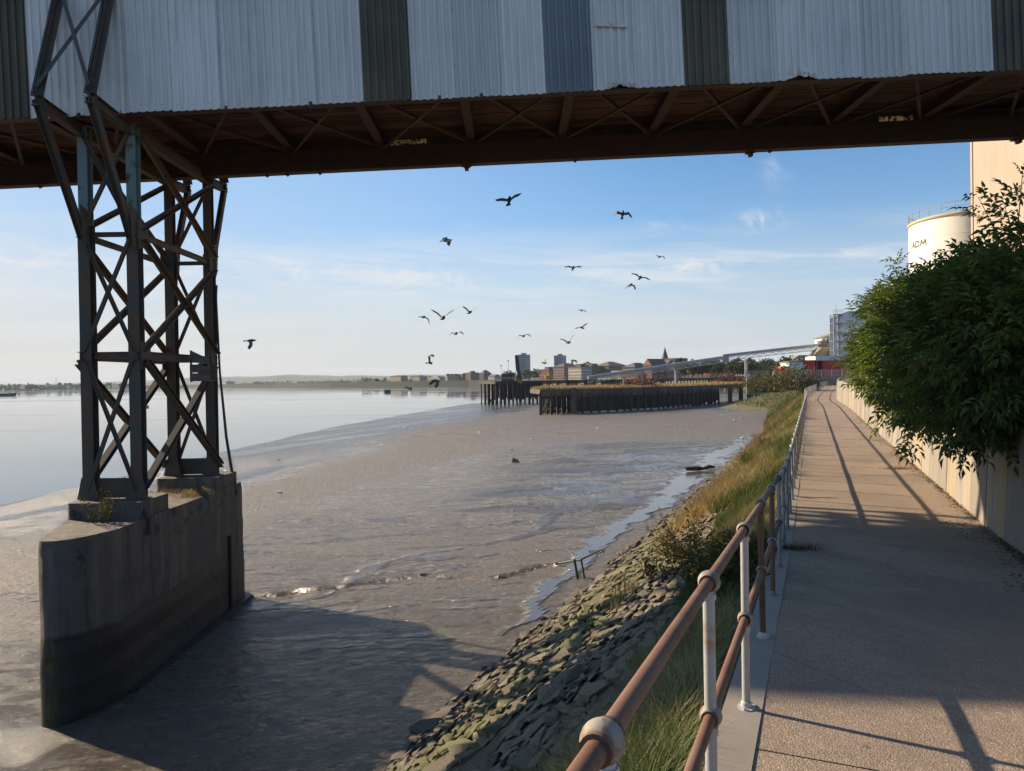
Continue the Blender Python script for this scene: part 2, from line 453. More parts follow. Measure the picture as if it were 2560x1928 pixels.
def path_material():
    t = NT('exposed_aggregate'); p = t.pos()
    v = t.voro(p, 95.0); g = t.noise(p, 85, 5, 0.7); big = t.noise(p, 0.55, 5, 0.6)
    c = t.ramp(v.outputs['Color'], [(0.0, (0.15, 0.112, 0.083)), (0.45, (0.285, 0.21, 0.15)), (0.72, (0.40, 0.295, 0.205)), (1.0, (0.58, 0.47, 0.36))])
    c = t.mix(t.mr(g, 0.42, 0.62), c, (0.20, 0.15, 0.11))
    c = t.mix(t.mr(big, 0.42, 0.68, 0.0, 0.42), c, (0.135, 0.108, 0.085))
    stain = t.noise(t.map(p, (1, 1, 1), (0, 0, .4)), 0.17, 7, 0.7, 1.2)
    c = t.mix(t.mr(stain, 0.50, 0.60, 0, .5), c, (0.13, 0.10, 0.078))
    ck = t.voro(t.map(p, (1, .55, 1), (0, 0, -.4)), 0.42, 'DISTANCE_TO_EDGE'); wob2 = t.noise(p, 3, 6, .7)
    c = t.mix(t.math('MULTIPLY', t.mr(t.math('ADD', ck.outputs['Distance'], t.math('MULTIPLY', t.math('SUBTRACT', wob2, .5), .035)), 0.008, 0.002), .28), c, (0.07, 0.056, 0.044))
    spot = t.voro(p, 1.7)
    c = t.mix(t.mr(spot.outputs['Distance'], 0.055, 0.03, 0, .6), c, (0.07, 0.058, 0.048))
    t.set(Base_Color=c, Roughness=0.85)
    h = t.math('ADD', t.math('MULTIPLY', v.outputs['Distance'], -2.2), t.noise(p, 90, 3, 0.7))
    t.set(Normal=t.bump(h, 0.35, 0.006))
    return t.mat
def strip_material():
    t = NT('trowelled_concrete'); p = t.pos()
    big = t.noise(p, 1.4, 6, 0.6); sp = t.noise(p, 140, 3, 0.6)
    c = t.ramp(big, [(0.3, (0.215, 0.185, 0.15)), (0.7, (0.29, 0.25, 0.205))])
    c = t.mix(t.mr(sp, 0.62, 0.72), c, (0.42, 0.38, 0.33))
    c = t.mix(t.mr(sp, 0.36, 0.27), c, (0.1, 0.085, 0.07))
    t.set(Base_Color=c, Roughness=0.82, Normal=t.bump(sp, 0.25, 0.004))
    return t.mat
def wall_material():
    t = NT('wall_concrete'); p = t.pos()
    big = t.noise(t.map(p, (1, 1, 0.35)), 1.5, 6, 0.62); streak = t.noise(t.map(p, (1, 1, 0.07)), 5.0, 5, 0.6)
    fine = t.noise(p, 45, 4, 0.65); rv = t.rnd()
    c = t.ramp(big, [(0.28, (0.285, 0.25, 0.205)), (0.72, (0.20, 0.175, 0.142))])
    c = t.mix(t.mr(streak, 0.48, 0.72, 0, 0.6), c, (0.13, 0.115, 0.095))
    lich = t.math('MULTIPLY', t.mr(t.noise(t.map(p, (1, 1, 0.5)), 1.1, 6, 0.7), 0.46, 0.62), t.mr(rv, 0.35, 0.8))
    c = t.mix(t.math('MULTIPLY', lich, 0.5), c, (0.36, 0.24, 0.06))
    hs = t.n.new('ShaderNodeHueSaturation'); t.l.new(t.math('ADD', t.math('MULTIPLY', rv, 0.34), 0.83), hs.inputs['Value']); t.l.new(c, hs.inputs['Color'])
    t.set(Base_Color=hs.outputs[0], Roughness=0.88, Normal=t.bump(fine, 0.3, 0.008))
    return t.mat
def stone_material():
    t = NT('mossy_ragstone'); p = t.pos()
    big = t.noise(p, 0.55, 5, 0.6, 0.3); f = t.noise(p, 14, 7, 0.7); rv = t.rnd()
    c = t.ramp(f, [(0.3, (0.085, 0.069, 0.048)), (0.5, (0.20, 0.165, 0.11)), (0.72, (0.34, 0.28, 0.185))])
    c = t.mix(t.math('MULTIPLY', rv, 0.45), c, (0.14, 0.112, 0.072))
    nrm = t.n.new('ShaderNodeSeparateXYZ'); t.l.new(t.geo.outputs['Normal'], nrm.inputs[0])
    band = t.math('MULTIPLY', t.mr(t.z(), 1.4, 1.9), t.mr(t.z(), 3.7, 2.7))
    moss = t.math('MULTIPLY', t.mr(t.math('ADD', big, t.math('MULTIPLY', f, 0.35)), 0.53, 0.68), t.mr(nrm.outputs[2], 0.25, 0.75))
    c = t.mix(t.math('MULTIPLY', t.math('MULTIPLY', moss, band), .85), c, (0.105, 0.108, 0.026))
    low = t.mr(t.z(), 1.75, 1.30)
    c = t.mix(t.math('MULTIPLY', low, 0.6), c, (0.075, 0.062, 0.048))
    t.set(Base_Color=c, Roughness=0.86, Normal=t.bump(t.noise(p, 28, 8, 0.75), 0.9, 0.035))
    return t.mat
MUD = mud_material(); WATER = water_material(); PATHM = path_material(); STRIPM = strip_material(); WALLM = wall_material(); STONE = stone_material()
SOIL = M('dry_soil', (0.15, 0.115, 0.075), (0.085, 0.07, 0.045), 2.2, 0.95, 0.6, 18, bdist=0.03)
LANDM = M('rough_ground', (0.11, 0.105, 0.075), (0.075, 0.085, 0.045), 0.05, 0.95)
HILLM = M('hill_wood', (0.055, 0.07, 0.045), (0.085, 0.09, 0.06), 0.006, 0.95)
SHOREM = M('far_shore', (0.06, 0.062, 0.045), (0.04, 0.048, 0.032), 0.01, 0.95)

# ------------------------------------------------------------------ mud flat (one sheet that runs on under the river to the horizon)
def axis(lo, hi, near, k):
    a = [0.0]
    while a[-1] < hi: a.append(a[-1] + max(near, k * abs(a[-1])))
    b = [0.0]
    while b[-1] > lo: b.append(b[-1] - max(near, k * abs(b[-1])))
    return np.array(b[:0:-1] + a)
sa = 11.0 + axis(-26, 410, 0.125, 0.0072)
ta = np.concatenate([np.arange(-75, 4, 4.0), np.arange(4, 34, 0.15)])
tb = [34.0]
while tb[-1] < 190: tb.append(tb[-1] + max(0.2, 0.014 * (tb[-1] - 20)))
ta = np.concatenate([ta, tb])
SG, TG = np.meshgrid(sa, ta, indexing='ij')
XG = -0.43 + SG * DIR.x + TG * LEFT.x; YG = SG * DIR.y + TG * LEFT.y
ZG = zmud(XG, YG)
dist = np.hypot(XG, YG)
onmud = sstep(4.5, 7, TG)
rough = (fbm(XG * 0.9, YG * 0.9, 3, 5) - 0.5) * 0.055 + (fbm(SG * 0.13, TG * 0.13, 9, 3) - 0.5) * 0.16
rough += (fbm(XG * 2.6, YG * 3.4, 21, 3) - 0.5) * 0.035
shore_u = np.clip((TG - 5) / shoreW(SG), 0, 1.4)
smooth_band = sstep(0.66, 0.80, shore_u + (fbm(SG * .05, TG * .10, 191, 4) - .5) * .16)
ZG = ZG + rough * onmud * (1 - 0.85 * smooth_band)
# long low drainage ripples running across the flat
rip = np.sin((SG * 1.0 + 2.2 * fbm(SG * 0.2, TG * 0.12, 5, 3) * 4) * 2.1 + 0.25 * TG)
ripm = sstep(12, 18, SG) * sstep(60, 36, SG) * sstep(5.5, 9, TG) * sstep(26, 18, TG)
ZG += 0.014 * rip * ripm
# sand waves towards the old jetty
w2 = np.sin(SG * 1.55 + 3 * fbm(SG * 0.11, TG * 0.11, 15, 2) * 3 + 0.35 * np.sin(TG * 0.5)) * np.sin(TG * 0.42 + SG * 0.13 + 5 * fbm(SG * 0.05, TG * 0.05, 31, 2))
ZG += 0.13 * np.maximum(w2, -0.4) * sstep(74, 90, SG) * sstep(128, 108, SG) * sstep(9, 16, TG) * sstep(62, 48, TG)
# the little scarp that crosses the mud
cpts = np.array([at_z(*p, E - 6.75)[:2] for p in ((330, 1540), (600, 1487), (700, 1476), (790, 1466), (880, 1458), (960, 1446), (1060, 1441), (1150, 1452), (1230, 1453), (1330, 1437), (1430, 1424), (1500, 1405))])
cyv = np.interp(XG, cpts[:, 0], cpts[:, 1]) + (fbm(XG * 1.1, XG * 0 + 3, 41, 4) - 0.5) * 1.0
dcy = YG - cyv
cm = sstep(cpts[0, 0] - 1, cpts[0, 0] + 3, XG) * sstep(cpts[-1, 0] + 0.3, cpts[-1, 0] - 1.5, XG)
step = sstep(-0.04, 0.07, dcy) * np.exp(-np.maximum(dcy, 0) / 7.0)
brk = 0.35 + 0.9 * fbm(XG * 0.9, XG * 0 + 1, 43, 4)
ZG += cm * brk * (0.07 * step - 0.085 * np.exp(-((dcy + 0.10) / 0.10) ** 2))
# standing water: a channel along the foot of the bank, a film over the upper flat, pools
rill_t = toe_t(SG) + 0.75 + (fbm(SG * 0.35, SG * 0, 61, 3) - .5) * 1.6 + np.interp(SG, [14, 22, 40, 60, 80], [0.1, 0.3, 0.8, 1.0, 0.2])
rw = np.interp(SG, [14, 20, 26, 36, 50, 62, 74, 84], [0.05, 0.30, 0.45, 0.70, 1.2, 1.9, 1.4, 0.2])
rill = sstep(1.25, 0.75, np.abs(TG - rill_t) / rw + (fbm(XG * 1.1, YG * 1.1, 77, 5) - 0.5) * 2.2) * sstep(15.5, 18, SG) * sstep(86, 80, SG)
film = fbm(XG * 0.26, YG * 0.85, 55, 6, 0.68)
fm = sstep(26, 40, SG) * sstep(80, 66, SG) * sstep(6, 8, TG) * sstep(28, 13, TG)
films = sstep(0.55 - 0.11 * fm, 0.59 - 0.11 * fm, film) * fm
fl2 = fbm(XG * 0.30, YG * 1.5, 65, 5, 0.62)
fm2 = sstep(13, 17, SG) * sstep(46, 30, SG) * sstep(6, 9, TG) * sstep(34, 26, TG)
films2 = sstep(0.565, 0.64, fl2) * fm2 * 0.75
rivlet = sstep(0.55, 0.2, np.abs(TG - np.interp(SG, [15, 20, 26, 34, 44], [17.5, 14.5, 12.5, 10.5, 9.2]) - 0.9 * np.sin(SG * 0.6)) + (fbm(XG, YG, 88, 4) - 0.5) * 0.9) * sstep(14, 17, SG) * sstep(46, 40, SG) * 0.8
# pool by the nose of the pier
pool = np.exp(-(((XG + 9.9) / 1.6) ** 2 + ((YG - 13.6) / 1.1) ** 2)) * 1.4
pool = sstep(0.35, 0.75, pool + (fbm(XG * 1.5, YG * 1.5, 90, 4) - 0.5) * 0.4)
sheen = sstep(24, 36, SG) * sstep(86, 70, SG) * sstep(5.5, 8, TG) * sstep(34, 16, TG) * sstep(.40, .58, fbm(XG * .10, YG * .45, 155, 5, .6)) * .55
wet = np.clip(np.maximum.reduce([sheen, rill, films * 0.92, films2, rivlet, pool * 0.85]), 0, 1)
wet = np.maximum(wet, smooth_band * (0.50 + 0.42 * sstep(0.5, 0.62, fbm(SG * 0.05, TG * 0.35, 99, 4))))
zflat = zmud(XG, YG) - 0.03
ZG = np.where(wet > 0.05, ZG * (1 - np.minimum(rill + pool * .9 + films * .8, 1)) + zflat * np.minimum(rill + pool * .9 + films * .8, 1), ZG)
ZG = np.where(TG < 4.5, np.minimum(ZG, E - 6.28), ZG)
matte = sstep(.36, .50, shore_u + (fbm(SG * .06, TG * .12, 171, 4) - .5) * .35) * sstep(.74, .64, shore_u + (fbm(SG * .05, TG * .10, 191, 4) - .5) * .16) * .9
matte = np.maximum(matte, sstep(.52, .66, fbm(XG * .13, YG * .3, 181, 5)) * .55) * (1 - np.minimum(wet * 1.2, 1))
matte = np.maximum(matte, sstep(68, 80, SG) * sstep(150, 120, SG) * sstep(.84, .7, shore_u) * .8 * (1 - wet))
me = np_mesh('mud_flat', np.stack([XG, YG, ZG], -1).reshape(-1, 3), grid_faces(*SG.shape)[:, ::-1], MUD, True, {'wet': wet.ravel(), 'matte': matte.ravel()})
mud = obj('mud_flat', me); tag(mud, 'grey brown tidal mud flat beside the river', kind='structure')
b = MB(); b.add([(-6800, -390, -3.4), (6800, -390, -3.4), (6800, 6800, -3.4), (-6800, 6800, -3.4)], [(0, 1, 2, 3)])
tag(b.build('river_bed', MUD), kind='structure')
b = MB(); b.add([(-6800, -390, 0), (900, -390, 0), (900, 6800, 0), (-6800, 6800, 0)], [(0, 1, 2, 3)])
tag(b.build('river', WATER), 'calm tidal river at low water', kind='structure')

# ------------------------------------------------------------------ path: slabs with open joints, concrete strip, bank
path = thing('path', 'riverside concrete path running along the sea wall', None)
path['kind'] = 'structure'
PW = 3.05                     # from the railing to the foot of the wall
joints = [-14.0] + [9.75 + 5.5 * k for k in range(-4, 34) if 9.75 + 5.5 * k < S_END - 1] + [S_END - 0.5]
for k in range(len(joints) - 1):
    s0, s1 = joints[k] + 0.008, joints[k + 1] - 0.008
    ns = 12; ss = np.linspace(s0, s1, ns); tt = np.array([-0.085, -0.9, -1.6, -2.3, -PW - 0.05])
    S, T = np.meshgrid(ss, tt, indexing='ij'); x, y = rline(S, T)
    z = zpath(S) + 0.012 * np.sin(S * 1.3 + T * 2) * 0.3 + (T + 1.6) * 0.008
    top = np.stack([x, y, z], -1).reshape(-1, 3); nv = len(tt)
    bot = top - np.array([0, 0, 0.25]); V = np.vstack([top, bot]); n0 = len(top)
    fs = [tuple(f) for f in grid_faces(ns, nv)]
    rim = [i * nv for i in range(ns)] + [(ns - 1) * nv + j for j in range(1, nv)] + [i * nv + nv - 1 for i in range(ns - 2, -1, -1)] + [j for j in range(nv - 2, 0, -1)]
    fs += [(rim[i], rim[i - 1], rim[i - 1] + n0, rim[i] + n0) for i in range(len(rim))]
    mb = MB(); mb.v = [tuple(p) for p in V]; mb.f = fs; mb.m = [0] * len(fs)
    mb.build('slab', PATHM, path, True)
ss = np.arange(-14, S_END - 0.5, 0.5); tt = np.array([0.135, 0.13, -0.092, -0.096]); dz = np.array([-0.9, 0.03, 0.018, -0.2])
S, T = np.meshgrid(ss, tt, indexing='ij'); x, y = rline(S, T); z = zpath(S) + dz[None, :]
st_o = obj('edge_strip', np_mesh('edge_strip', np.stack([x, y, z], -1).reshape(-1, 3), grid_faces(*S.shape), STRIPM, False), path)

def f_grass(s): return np.interp(s, [0, 12, 18, 24, 40, 58, 66, 72, 80, 100], [.17, .20, .27, .42, .52, .66, .5, .55, .85, 1.0])
def bank_z(s, t):
    top = zpath(s) - 0.10; toe = toe_t(s); zt = E - 6.42
    f = np.clip((t - 0.2) / (toe - 0.2), 0, 1.3)
    prof = np.interp(f, [0, 0.06, 0.18, 0.42, 0.75, 1.0, 1.3], [0, 0.04, 0.16, 0.41, 0.76, 1.0, 1.16])
    return top + (zt - top) * prof
ss = np.concatenate([np.arange(-12, 30, 0.16), np.arange(30, 90, 0.4), np.arange(90, S_END - 1, 1.0)]); ff = np.linspace(0, 1.22, 44)
S, FF = np.meshgrid(ss, ff, indexing='ij'); T = 0.18 + FF * (toe_t(S) - 0.2)
x, y = rline(S, T)
z = bank_z(S, T) + (fbm(S * 1.5, T * 1.5, 11, 4) - 0.5) * 0.28 * sstep(0.05, 0.3, FF) * (1 - 0.4 * sstep(.9, 1.1, FF)) - 0.03
tm = NT('bank_earth')
c_st = (0.135, 0.115, 0.085)
bmix = tm.noise(tm.pos(), 1.3, 6, 0.65)
cc = tm.ramp(bmix, [(0.35, (0.055, 0.045, 0.031)), (0.65, (0.115, 0.092, 0.062))])
cc = tm.mix(tm.math('MULTIPLY', tm.mr(tm.noise(tm.pos(), 0.6, 5, 0.6), 0.5, 0.62), tm.mr(tm.z(), 3.9, 2.9)), cc, (0.085, 0.10, 0.022))
tm.set(Base_Color=cc, Roughness=0.92, Normal=tm.bump(tm.noise(tm.pos(), 12, 7, 0.7), 0.8, 0.06))
bank = obj('embankment', np_mesh('embankment', np.stack([x, y, z], -1).reshape(-1, 3), grid_faces(*S.shape), tm.mat, True))
tag(bank, 'stone pitched river embankment below the path', kind='structure')

# ------------------------------------------------------------------ retaining wall: one panel after another
WTOP = E - 0.62
wall = thing('retaining_wall', 'pale concrete sea wall of upright panels beside the path', 'wall', (*[float(v) for v in rline(10, -PW - 0.2)], float(zpath(10))))
PN = 1.27; s = 3.0; k = 0
while s < S_END - 4:
    a, c = s + 0.009, s + PN - 0.009
    P = []
    for si in (a, c):
        zb = float(zpath(si)) - 0.2
        for t_, zz in ((-PW, zb), (-PW - 0.32, zb), (-PW - 0.32, WTOP + random.uniform(-.003, .003)), (-PW - 0.10, WTOP)):
            px_, py_ = rline(si, t_ - 0.004 * (k % 3)); P.append((float(px_), float(py_), zz))
    mb = MB(); mb.add(P, [(0, 1, 2, 3), (7, 6, 5, 4), (0, 4, 5, 1), (1, 5, 6, 2), (2, 6, 7, 3), (3, 7, 4, 0)])
    mb.build('panel', WALLM, wall)
    s += PN; k += 1
# far wall across the end of the view, carrying the fence
fw0, fw1 = Vector((58.0, 178.0, 0)), Vector((108.0, 189.0, 0))
farwall = thing('flood_wall', 'beige concrete flood wall under the grey fence at the bend', 'wall', (80, 183, E - 2.6))
fd = (fw1 - fw0); L = fd.length; fd.normalize(); nf = Vector((-fd.y, fd.x, 0))
for k in range(int(L / 2.5)):
    p0, p1 = fw0 + fd * (k * 2.5 + 0.02), fw0 + fd * ((k + 1) * 2.5 - 0.02)
    mb = MB(); mb.extr([(*p0.xy, E - 4.6), (*p1.xy, E - 4.6), (*p1.xy, E - 0.55), (*p0.xy, E - 0.55)], nf * 0.35); mb.build('panel', WALLM, farwall)

# ------------------------------------------------------------------ land and far shores
inner = [tuple(float(v) for v in rline(s_, -PW - 0.2)) for s_ in np.arange(-14, 168, 4.0)]
inner = inner + [(104.0, 188.5), (60.0, 178.6), (64, 196), (90, 240), (112, 300), (122, 400), (104, 560), (88, 640), (60, 760), (40, 820)]
outer = [(6500, 820), (6500, -300), (60, -300)]
mb = MB(); mb.prism(inner + outer, -3.0, E - 0.75); land = mb.build('land', LANDM); tag(land, kind='structure')
mb = MB(); mb.prism([(40, 820.5), (10, 900), (-60, 1000), (-170, 1120), (-330, 1300), (-520, 1560), (-900, 2000), (-1500, 2500), (6500, 2500), (6500, 820.5)], -3.0, E + .5); tag(mb.build('waterfront', SHOREM), kind='structure')
mb = MB(); mb.prism([(-6500, 1900), (-3000, 2050), (-2100, 2350), (-1600, 2900), (-1300, 3300), (-800, 3600), (6500, 3700), (6500, 6600), (-6500, 6600)], -3.0, 4.0)
tag(mb.build('far_shore', SHOREM), kind='structure')
def ridge(name, Y, prof, depth, base, seed, amp):
    xs = np.arange(-6200, 6201, 40.0); px = xs / Y * F + 1280
    h = np.interp(px, [p for p, _ in prof], [v for _, v in prof]) * Y / F + (fbm(xs * 0.004, xs * 0 + seed, seed, 5, 0.6) - 0.5) * amp
    h = np.maximum(h, 0) + E
    rows = [np.stack([xs, np.full_like(xs, Y), np.full_like(xs, base)], 1), np.stack([xs, np.full_like(xs, Y + depth * .45), base + (h - base) * .75], 1), np.stack([xs, np.full_like(xs, Y + depth), h], 1), np.stack([xs, np.full_like(xs, Y + depth * 1.6), np.full_like(xs, base)], 1)]
    o = obj(name, np_mesh(name, np.vstack(rows), grid_faces(4, len(xs)), HILLM, True)); tag(o, kind='structure')
ridge('hills', 5200, [(-900, 8), (0, 9), (300, 14), (420, 22), (560, 20), (680, 23), (800, 18), (1000, 18), (1250, 14), (1500, 10), (1800, 8), (2600, 6), (5000, 6)], 500, 3.0, 5, 14)
ridge('hills', 4200, [(-900, 5), (0, 6), (250, 7), (500, 9), (700, 9), (900, 11), (1100, 12), (1300, 9), (1600, 6), (2600, 4), (5000, 4)], 300, 3.0, 8, 16)
# ------------------------------------------------------------------ metal, concrete and timber materials
def sheet_mat(name, c1, c2, grime=0.35, rough=0.5):
    t = NT(name); o = t.objc(); p = t.pos()
    streak = t.noise(t.map(p, (3.0, 1, 0.12)), 3.0, 5, 0.6); blot = t.noise(p, 0.7, 5, 0.6); spk = t.noise(p, 26, 3, 0.6)
    c = t.ramp(blot, [(0.3, c1), (0.7, c2)])
    c = t.mix(t.mr(streak, 0.45, 0.75, 0, grime), c, tuple(x * 0.45 for x in c1))
    c = t.mix(t.mr(spk, 0.70, 0.76, 0, 0.6), c, (0.09, 0.08, 0.07))
    hs = t.n.new('ShaderNodeHueSaturation'); t.l.new(t.math('ADD', t.math('MULTIPLY', t.rnd(), 0.24), 0.86), hs.inputs['Value']); t.l.new(c, hs.inputs['Color'])
    t.set(Base_Color=hs.outputs[0], Roughness=rough, Normal=t.bump(t.noise(p, 5, 3), 0.08, 0.02))
    return t.mat
WHITE_SHEET = sheet_mat('white_sheet', (0.82, 0.785, 0.74), (0.73, 0.70, 0.66), 0.42)
GREY_SHEET = sheet_mat('pale_grey_sheet', (0.76, 0.73, 0.695), (0.66, 0.64, 0.61), 0.48)
BLUE_SHEET = sheet_mat('blue_sheet', (0.235, 0.255, 0.275), (0.19, 0.21, 0.23), 0.3)
DARK_SHEET = sheet_mat('grimy_rooflight_sheet', (0.145, 0.115, 0.070), (0.09, 0.073, 0.046), 0.6, 0.6)
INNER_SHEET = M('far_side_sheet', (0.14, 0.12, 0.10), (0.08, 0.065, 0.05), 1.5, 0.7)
def rust_mat(name, c1, c2, c3, patch=0.5, rough=0.75, metal=0.0, sc=2.5):
    t = NT(name); p = t.pos()
    a = t.noise(p, sc, 7, 0.65, 0.3); f = t.noise(p, 30, 6, 0.7)
    c = t.ramp(f, [(0.3, c1), (0.7, c2)]); c = t.mix(t.mr(a, patch - 0.06, patch + 0.08), c, c3)
    hs = t.n.new('ShaderNodeHueSaturation'); t.l.new(t.math('ADD', t.math('MULTIPLY', t.rnd(), 0.3), 0.85), hs.inputs['Value']); t.l.new(c, hs.inputs['Color'])
    t.set(Base_Color=hs.outputs[0], Roughness=rough, Metallic=metal, Normal=t.bump(f, 0.25, 0.006)); return t.mat
TRESTLE = rust_mat('weathered_green_steel', (0.050, 0.050, 0.044), (0.085, 0.083, 0.072), (0.115, 0.066, 0.038), 0.50)
TRESTLE_R = rust_mat('rusty_brown_steel', (0.10, 0.062, 0.038), (0.145, 0.088, 0.052), (0.055, 0.048, 0.040), 0.55)
TEAL_STEEL = rust_mat('faded_teal_paint', (0.14, 0.21, 0.20), (0.18, 0.25, 0.235), (0.10, 0.06, 0.035), 0.60)
CHORD = rust_mat('rusted_chord', (0.060, 0.030, 0.021), (0.090, 0.042, 0.028), (0.045, 0.034, 0.028), 0.56)
PLANK = M('rust_stained_boards', (0.125, 0.056, 0.042), (0.042, 0.022, 0.018), 2.0, 0.8, 0.3, 30, stretch=(0.3, 6, 6), objvar=0.6, lo=.3, hi=.7)
def pipe_rust():
    t = NT('rusted_rail'); p = t.pos()
    a = t.noise(p, 3.2, 6, 0.65, 0.4); f = t.noise(p, 60, 6, 0.7); bnd = t.noise(t.map(t.objc(), (1, 1, 9)), 6, 4, .7)
    c = t.ramp(a, [(0.30, (0.105, 0.042, 0.021)), (0.52, (0.15, 0.070, 0.038)), (0.72, (0.165, 0.105, 0.068))])
    c = t.mix(t.mr(bnd, 0.62, 0.72, 0, .5), c, (0.30, 0.25, 0.20))
    c = t.mix(t.mr(t.noise(p, 120, 4, .7), 0.62, 0.70, 0, .6), c, (0.045, 0.025, 0.016))
    c = t.mix(t.mr(f, 0.55, 0.72, 0, .5), c, (0.30, 0.16, 0.09))
    t.set(Base_Color=c, Roughness=0.62, Normal=t.bump(f, 0.2, 0.003)); return t.mat
RAILR = pipe_rust()
GALV = rust_mat('galvanised_pipe', (0.40, 0.395, 0.375), (0.48, 0.475, 0.455), (0.36, 0.25, 0.15), 0.62, 0.5, 0.15, 4)
GALV_D = rust_mat('dull_galvanised_pipe', (0.20, 0.215, 0.225), (0.26, 0.275, 0.285), (0.20, 0.15, 0.11), 0.62, 0.5, 0.2, 3)
BALLM = rust_mat('cast_ball', (0.22, 0.19, 0.155), (0.29, 0.26, 0.22), (0.19, 0.11, 0.06), 0.52, 0.65, 0.0, 22)
def pier_mat():
    t = NT('tide_stained_concrete'); p = t.pos(); z = t.z()
    big = t.noise(p, 0.9, 6, 0.65); streak = t.noise(t.map(p, (1, 1, 0.10)), 2.6, 6, 0.62); f = t.noise(p, 22, 6, 0.7); wob = t.noise(t.map(p, (1, 1, 0)), 0.8, 4)
    c = t.ramp(big, [(0.3, (0.155, 0.13, 0.104)), (0.7, (0.095, 0.081, 0.066))])
    c = t.mix(t.mr(streak, 0.50, 0.62, 0, 0.9), c, (0.185, 0.152, 0.115))
    c = t.mix(t.mr(streak, 0.44, 0.34, 0, 0.6), c, (0.05, 0.045, 0.038))
    c = t.mix(t.math('MULTIPLY', t.mr(t.noise(t.map(p, (1, 1, .07)), 4.2, 5, .6), .60, .70), .6), c, (0.15, 0.075, 0.035))
    blk = t.math('MULTIPLY', t.mr(t.noise(p, 2.0, 7, 0.75), 0.54, 0.60), t.mr(z, E - 4.2, E - 3.35))
    c = t.mix(t.math('MULTIPLY', blk, 0.85), c, (0.03, 0.028, 0.025))
    zz = t.math('ADD', z, t.math('MULTIPLY', t.math('SUBTRACT', wob, 0.5), 0.35))
    tide = t.mr(zz, E - 5.0, E - 5.12)
    dark = t.ramp(f, [(0.3, (0.012, 0.0105, 0.009)), (0.7, (0.028, 0.024, 0.019))])
    c = t.mix(t.math('MULTIPLY', tide, 0.93), c, dark)
    nx = t.n.new('ShaderNodeSeparateXYZ'); t.l.new(t.geo.outputs['Normal'], nx.inputs[0])
    moss = t.math('MULTIPLY', t.math('MULTIPLY', tide, t.math('MAXIMUM', t.mr(nx.outputs[0], -0.25, -0.8), t.mr(nx.outputs[1], -.90, -.995))), t.mr(t.noise(p, 3, 5), 0.3, 0.55))
    c = t.mix(t.math('MULTIPLY', moss, t.mr(t.noise(t.map(p, (1, 1, .3)), 7, 6, .7), .42, .62, 0, .75)), c, (0.10, 0.105, 0.02))
    t.set(Base_Color=c, Roughness=t.mr(tide, 0, 1, 0.9, 0.55), Normal=t.bump(t.math('ADD', t.math('ADD', f, t.math('MULTIPLY', t.noise(p, 4, 5), 2)), t.math('MULTIPLY', t.math('PINGPONG', t.math('ADD', z, t.math('MULTIPLY', wob, .05)), .31), 3.0)), 0.55, 0.035)); return t.mat
PIERM = pier_mat()
WOODG = M('weathered_timber', (0.17, 0.14, 0.11), (0.10, 0.085, 0.07), 3, 0.85, 0.4, 30, stretch=(1, 1, 6), objvar=0.2)

# ------------------------------------------------------------------ conveyor gallery overhead
D1, D2 = 16.7, 21.6
GA = rad(1.88)
gal = thing('conveyor_gallery', 'long corrugated sheet conveyor gallery crossing overhead from bank to river', 'gallery', (-9.7, 0, E + 6.27))
gal.rotation_euler = (0, -GA, 0)
GW = wmat(gal)
def gpart(mb, name, mat, smooth=False, parent=None):
    o = bpy.data.objects.new(name, mb.mesh(name, mat, smooth)); COL.objects.link(o)
    o.parent = parent or gal; o.matrix_parent_inverse = Matrix.Identity(4); return o
def ginst(name, me, loc, scale=(1, 1, 1), rot=(0, 0, 0)):
    o = bpy.data.objects.new(name, me); COL.objects.link(o); o.parent = gal; o.matrix_parent_inverse = Matrix.Identity(4)
    o.location = loc; o.scale = scale; o.rotation_euler = rot; return o
def gu(x2212):                # along-gallery coordinate of a point on the lower edge of the near cladding
    y2212 = 262 - (262 - 155) * x2212 / 2212
    p = q(x2212, y2212, D1); return (GW.inverted() @ p).x
HW = 2.9
def sheet_mesh(name, mat, ribs=6, torn=False, seed=0):
    mb = MB(); r = random.Random(seed); prof = []
    w = 1.0; pit = w / ribs
    for k in range(ribs):
        x = k * pit
        prof += [(x, 0), (x + pit * 0.56, 0), (x + pit * 0.62, -0.045), (x + pit * 0.92, -0.045)]
    prof.append((w, 0)); prof.append((w + 0.02, -0.012))
    rows = [0, 0.06, 0.15, 0.3, 0.9, 2.2, HW]; n = len(prof); V = []
    for j, z in enumerate(rows):
        for i, (x, y) in enumerate(prof):
            dz = dy = 0
            if torn and 0.3 < x < 0.95 and j < 3:
                dz = (0.13 - z * 0.6) * (0.4 + 0.6 * r.random()) * (1 - abs(x - .62) / .36); dy = -0.10 * r.random() + 0.04
            elif j == 0: dz = r.uniform(-.004, .004)
            V.append((x, y + dy, z + max(dz, -.02)))
    fs = [(j * n + i, j * n + i + 1, (j + 1) * n + i + 1, (j + 1) * n + i) for j in range(len(rows) - 1) for i in range(n - 1)]
    mb.add(V, fs); return mb.mesh(name, mat)
SH = {m.name: sheet_mesh('cladding_sheet', m, 6) for m in (WHITE_SHEET, GREY_SHEET, BLUE_SHEET, DARK_SHEET)}
TORN = sheet_mesh('cladding_sheet', WHITE_SHEET, 6, True, 3); TORN2 = sheet_mesh('cladding_sheet', WHITE_SHEET, 6, True, 9)
W_, G_, B_, K_ = 'white_sheet', 'pale_grey_sheet', 'blue_sheet', 'grimy_rooflight_sheet'
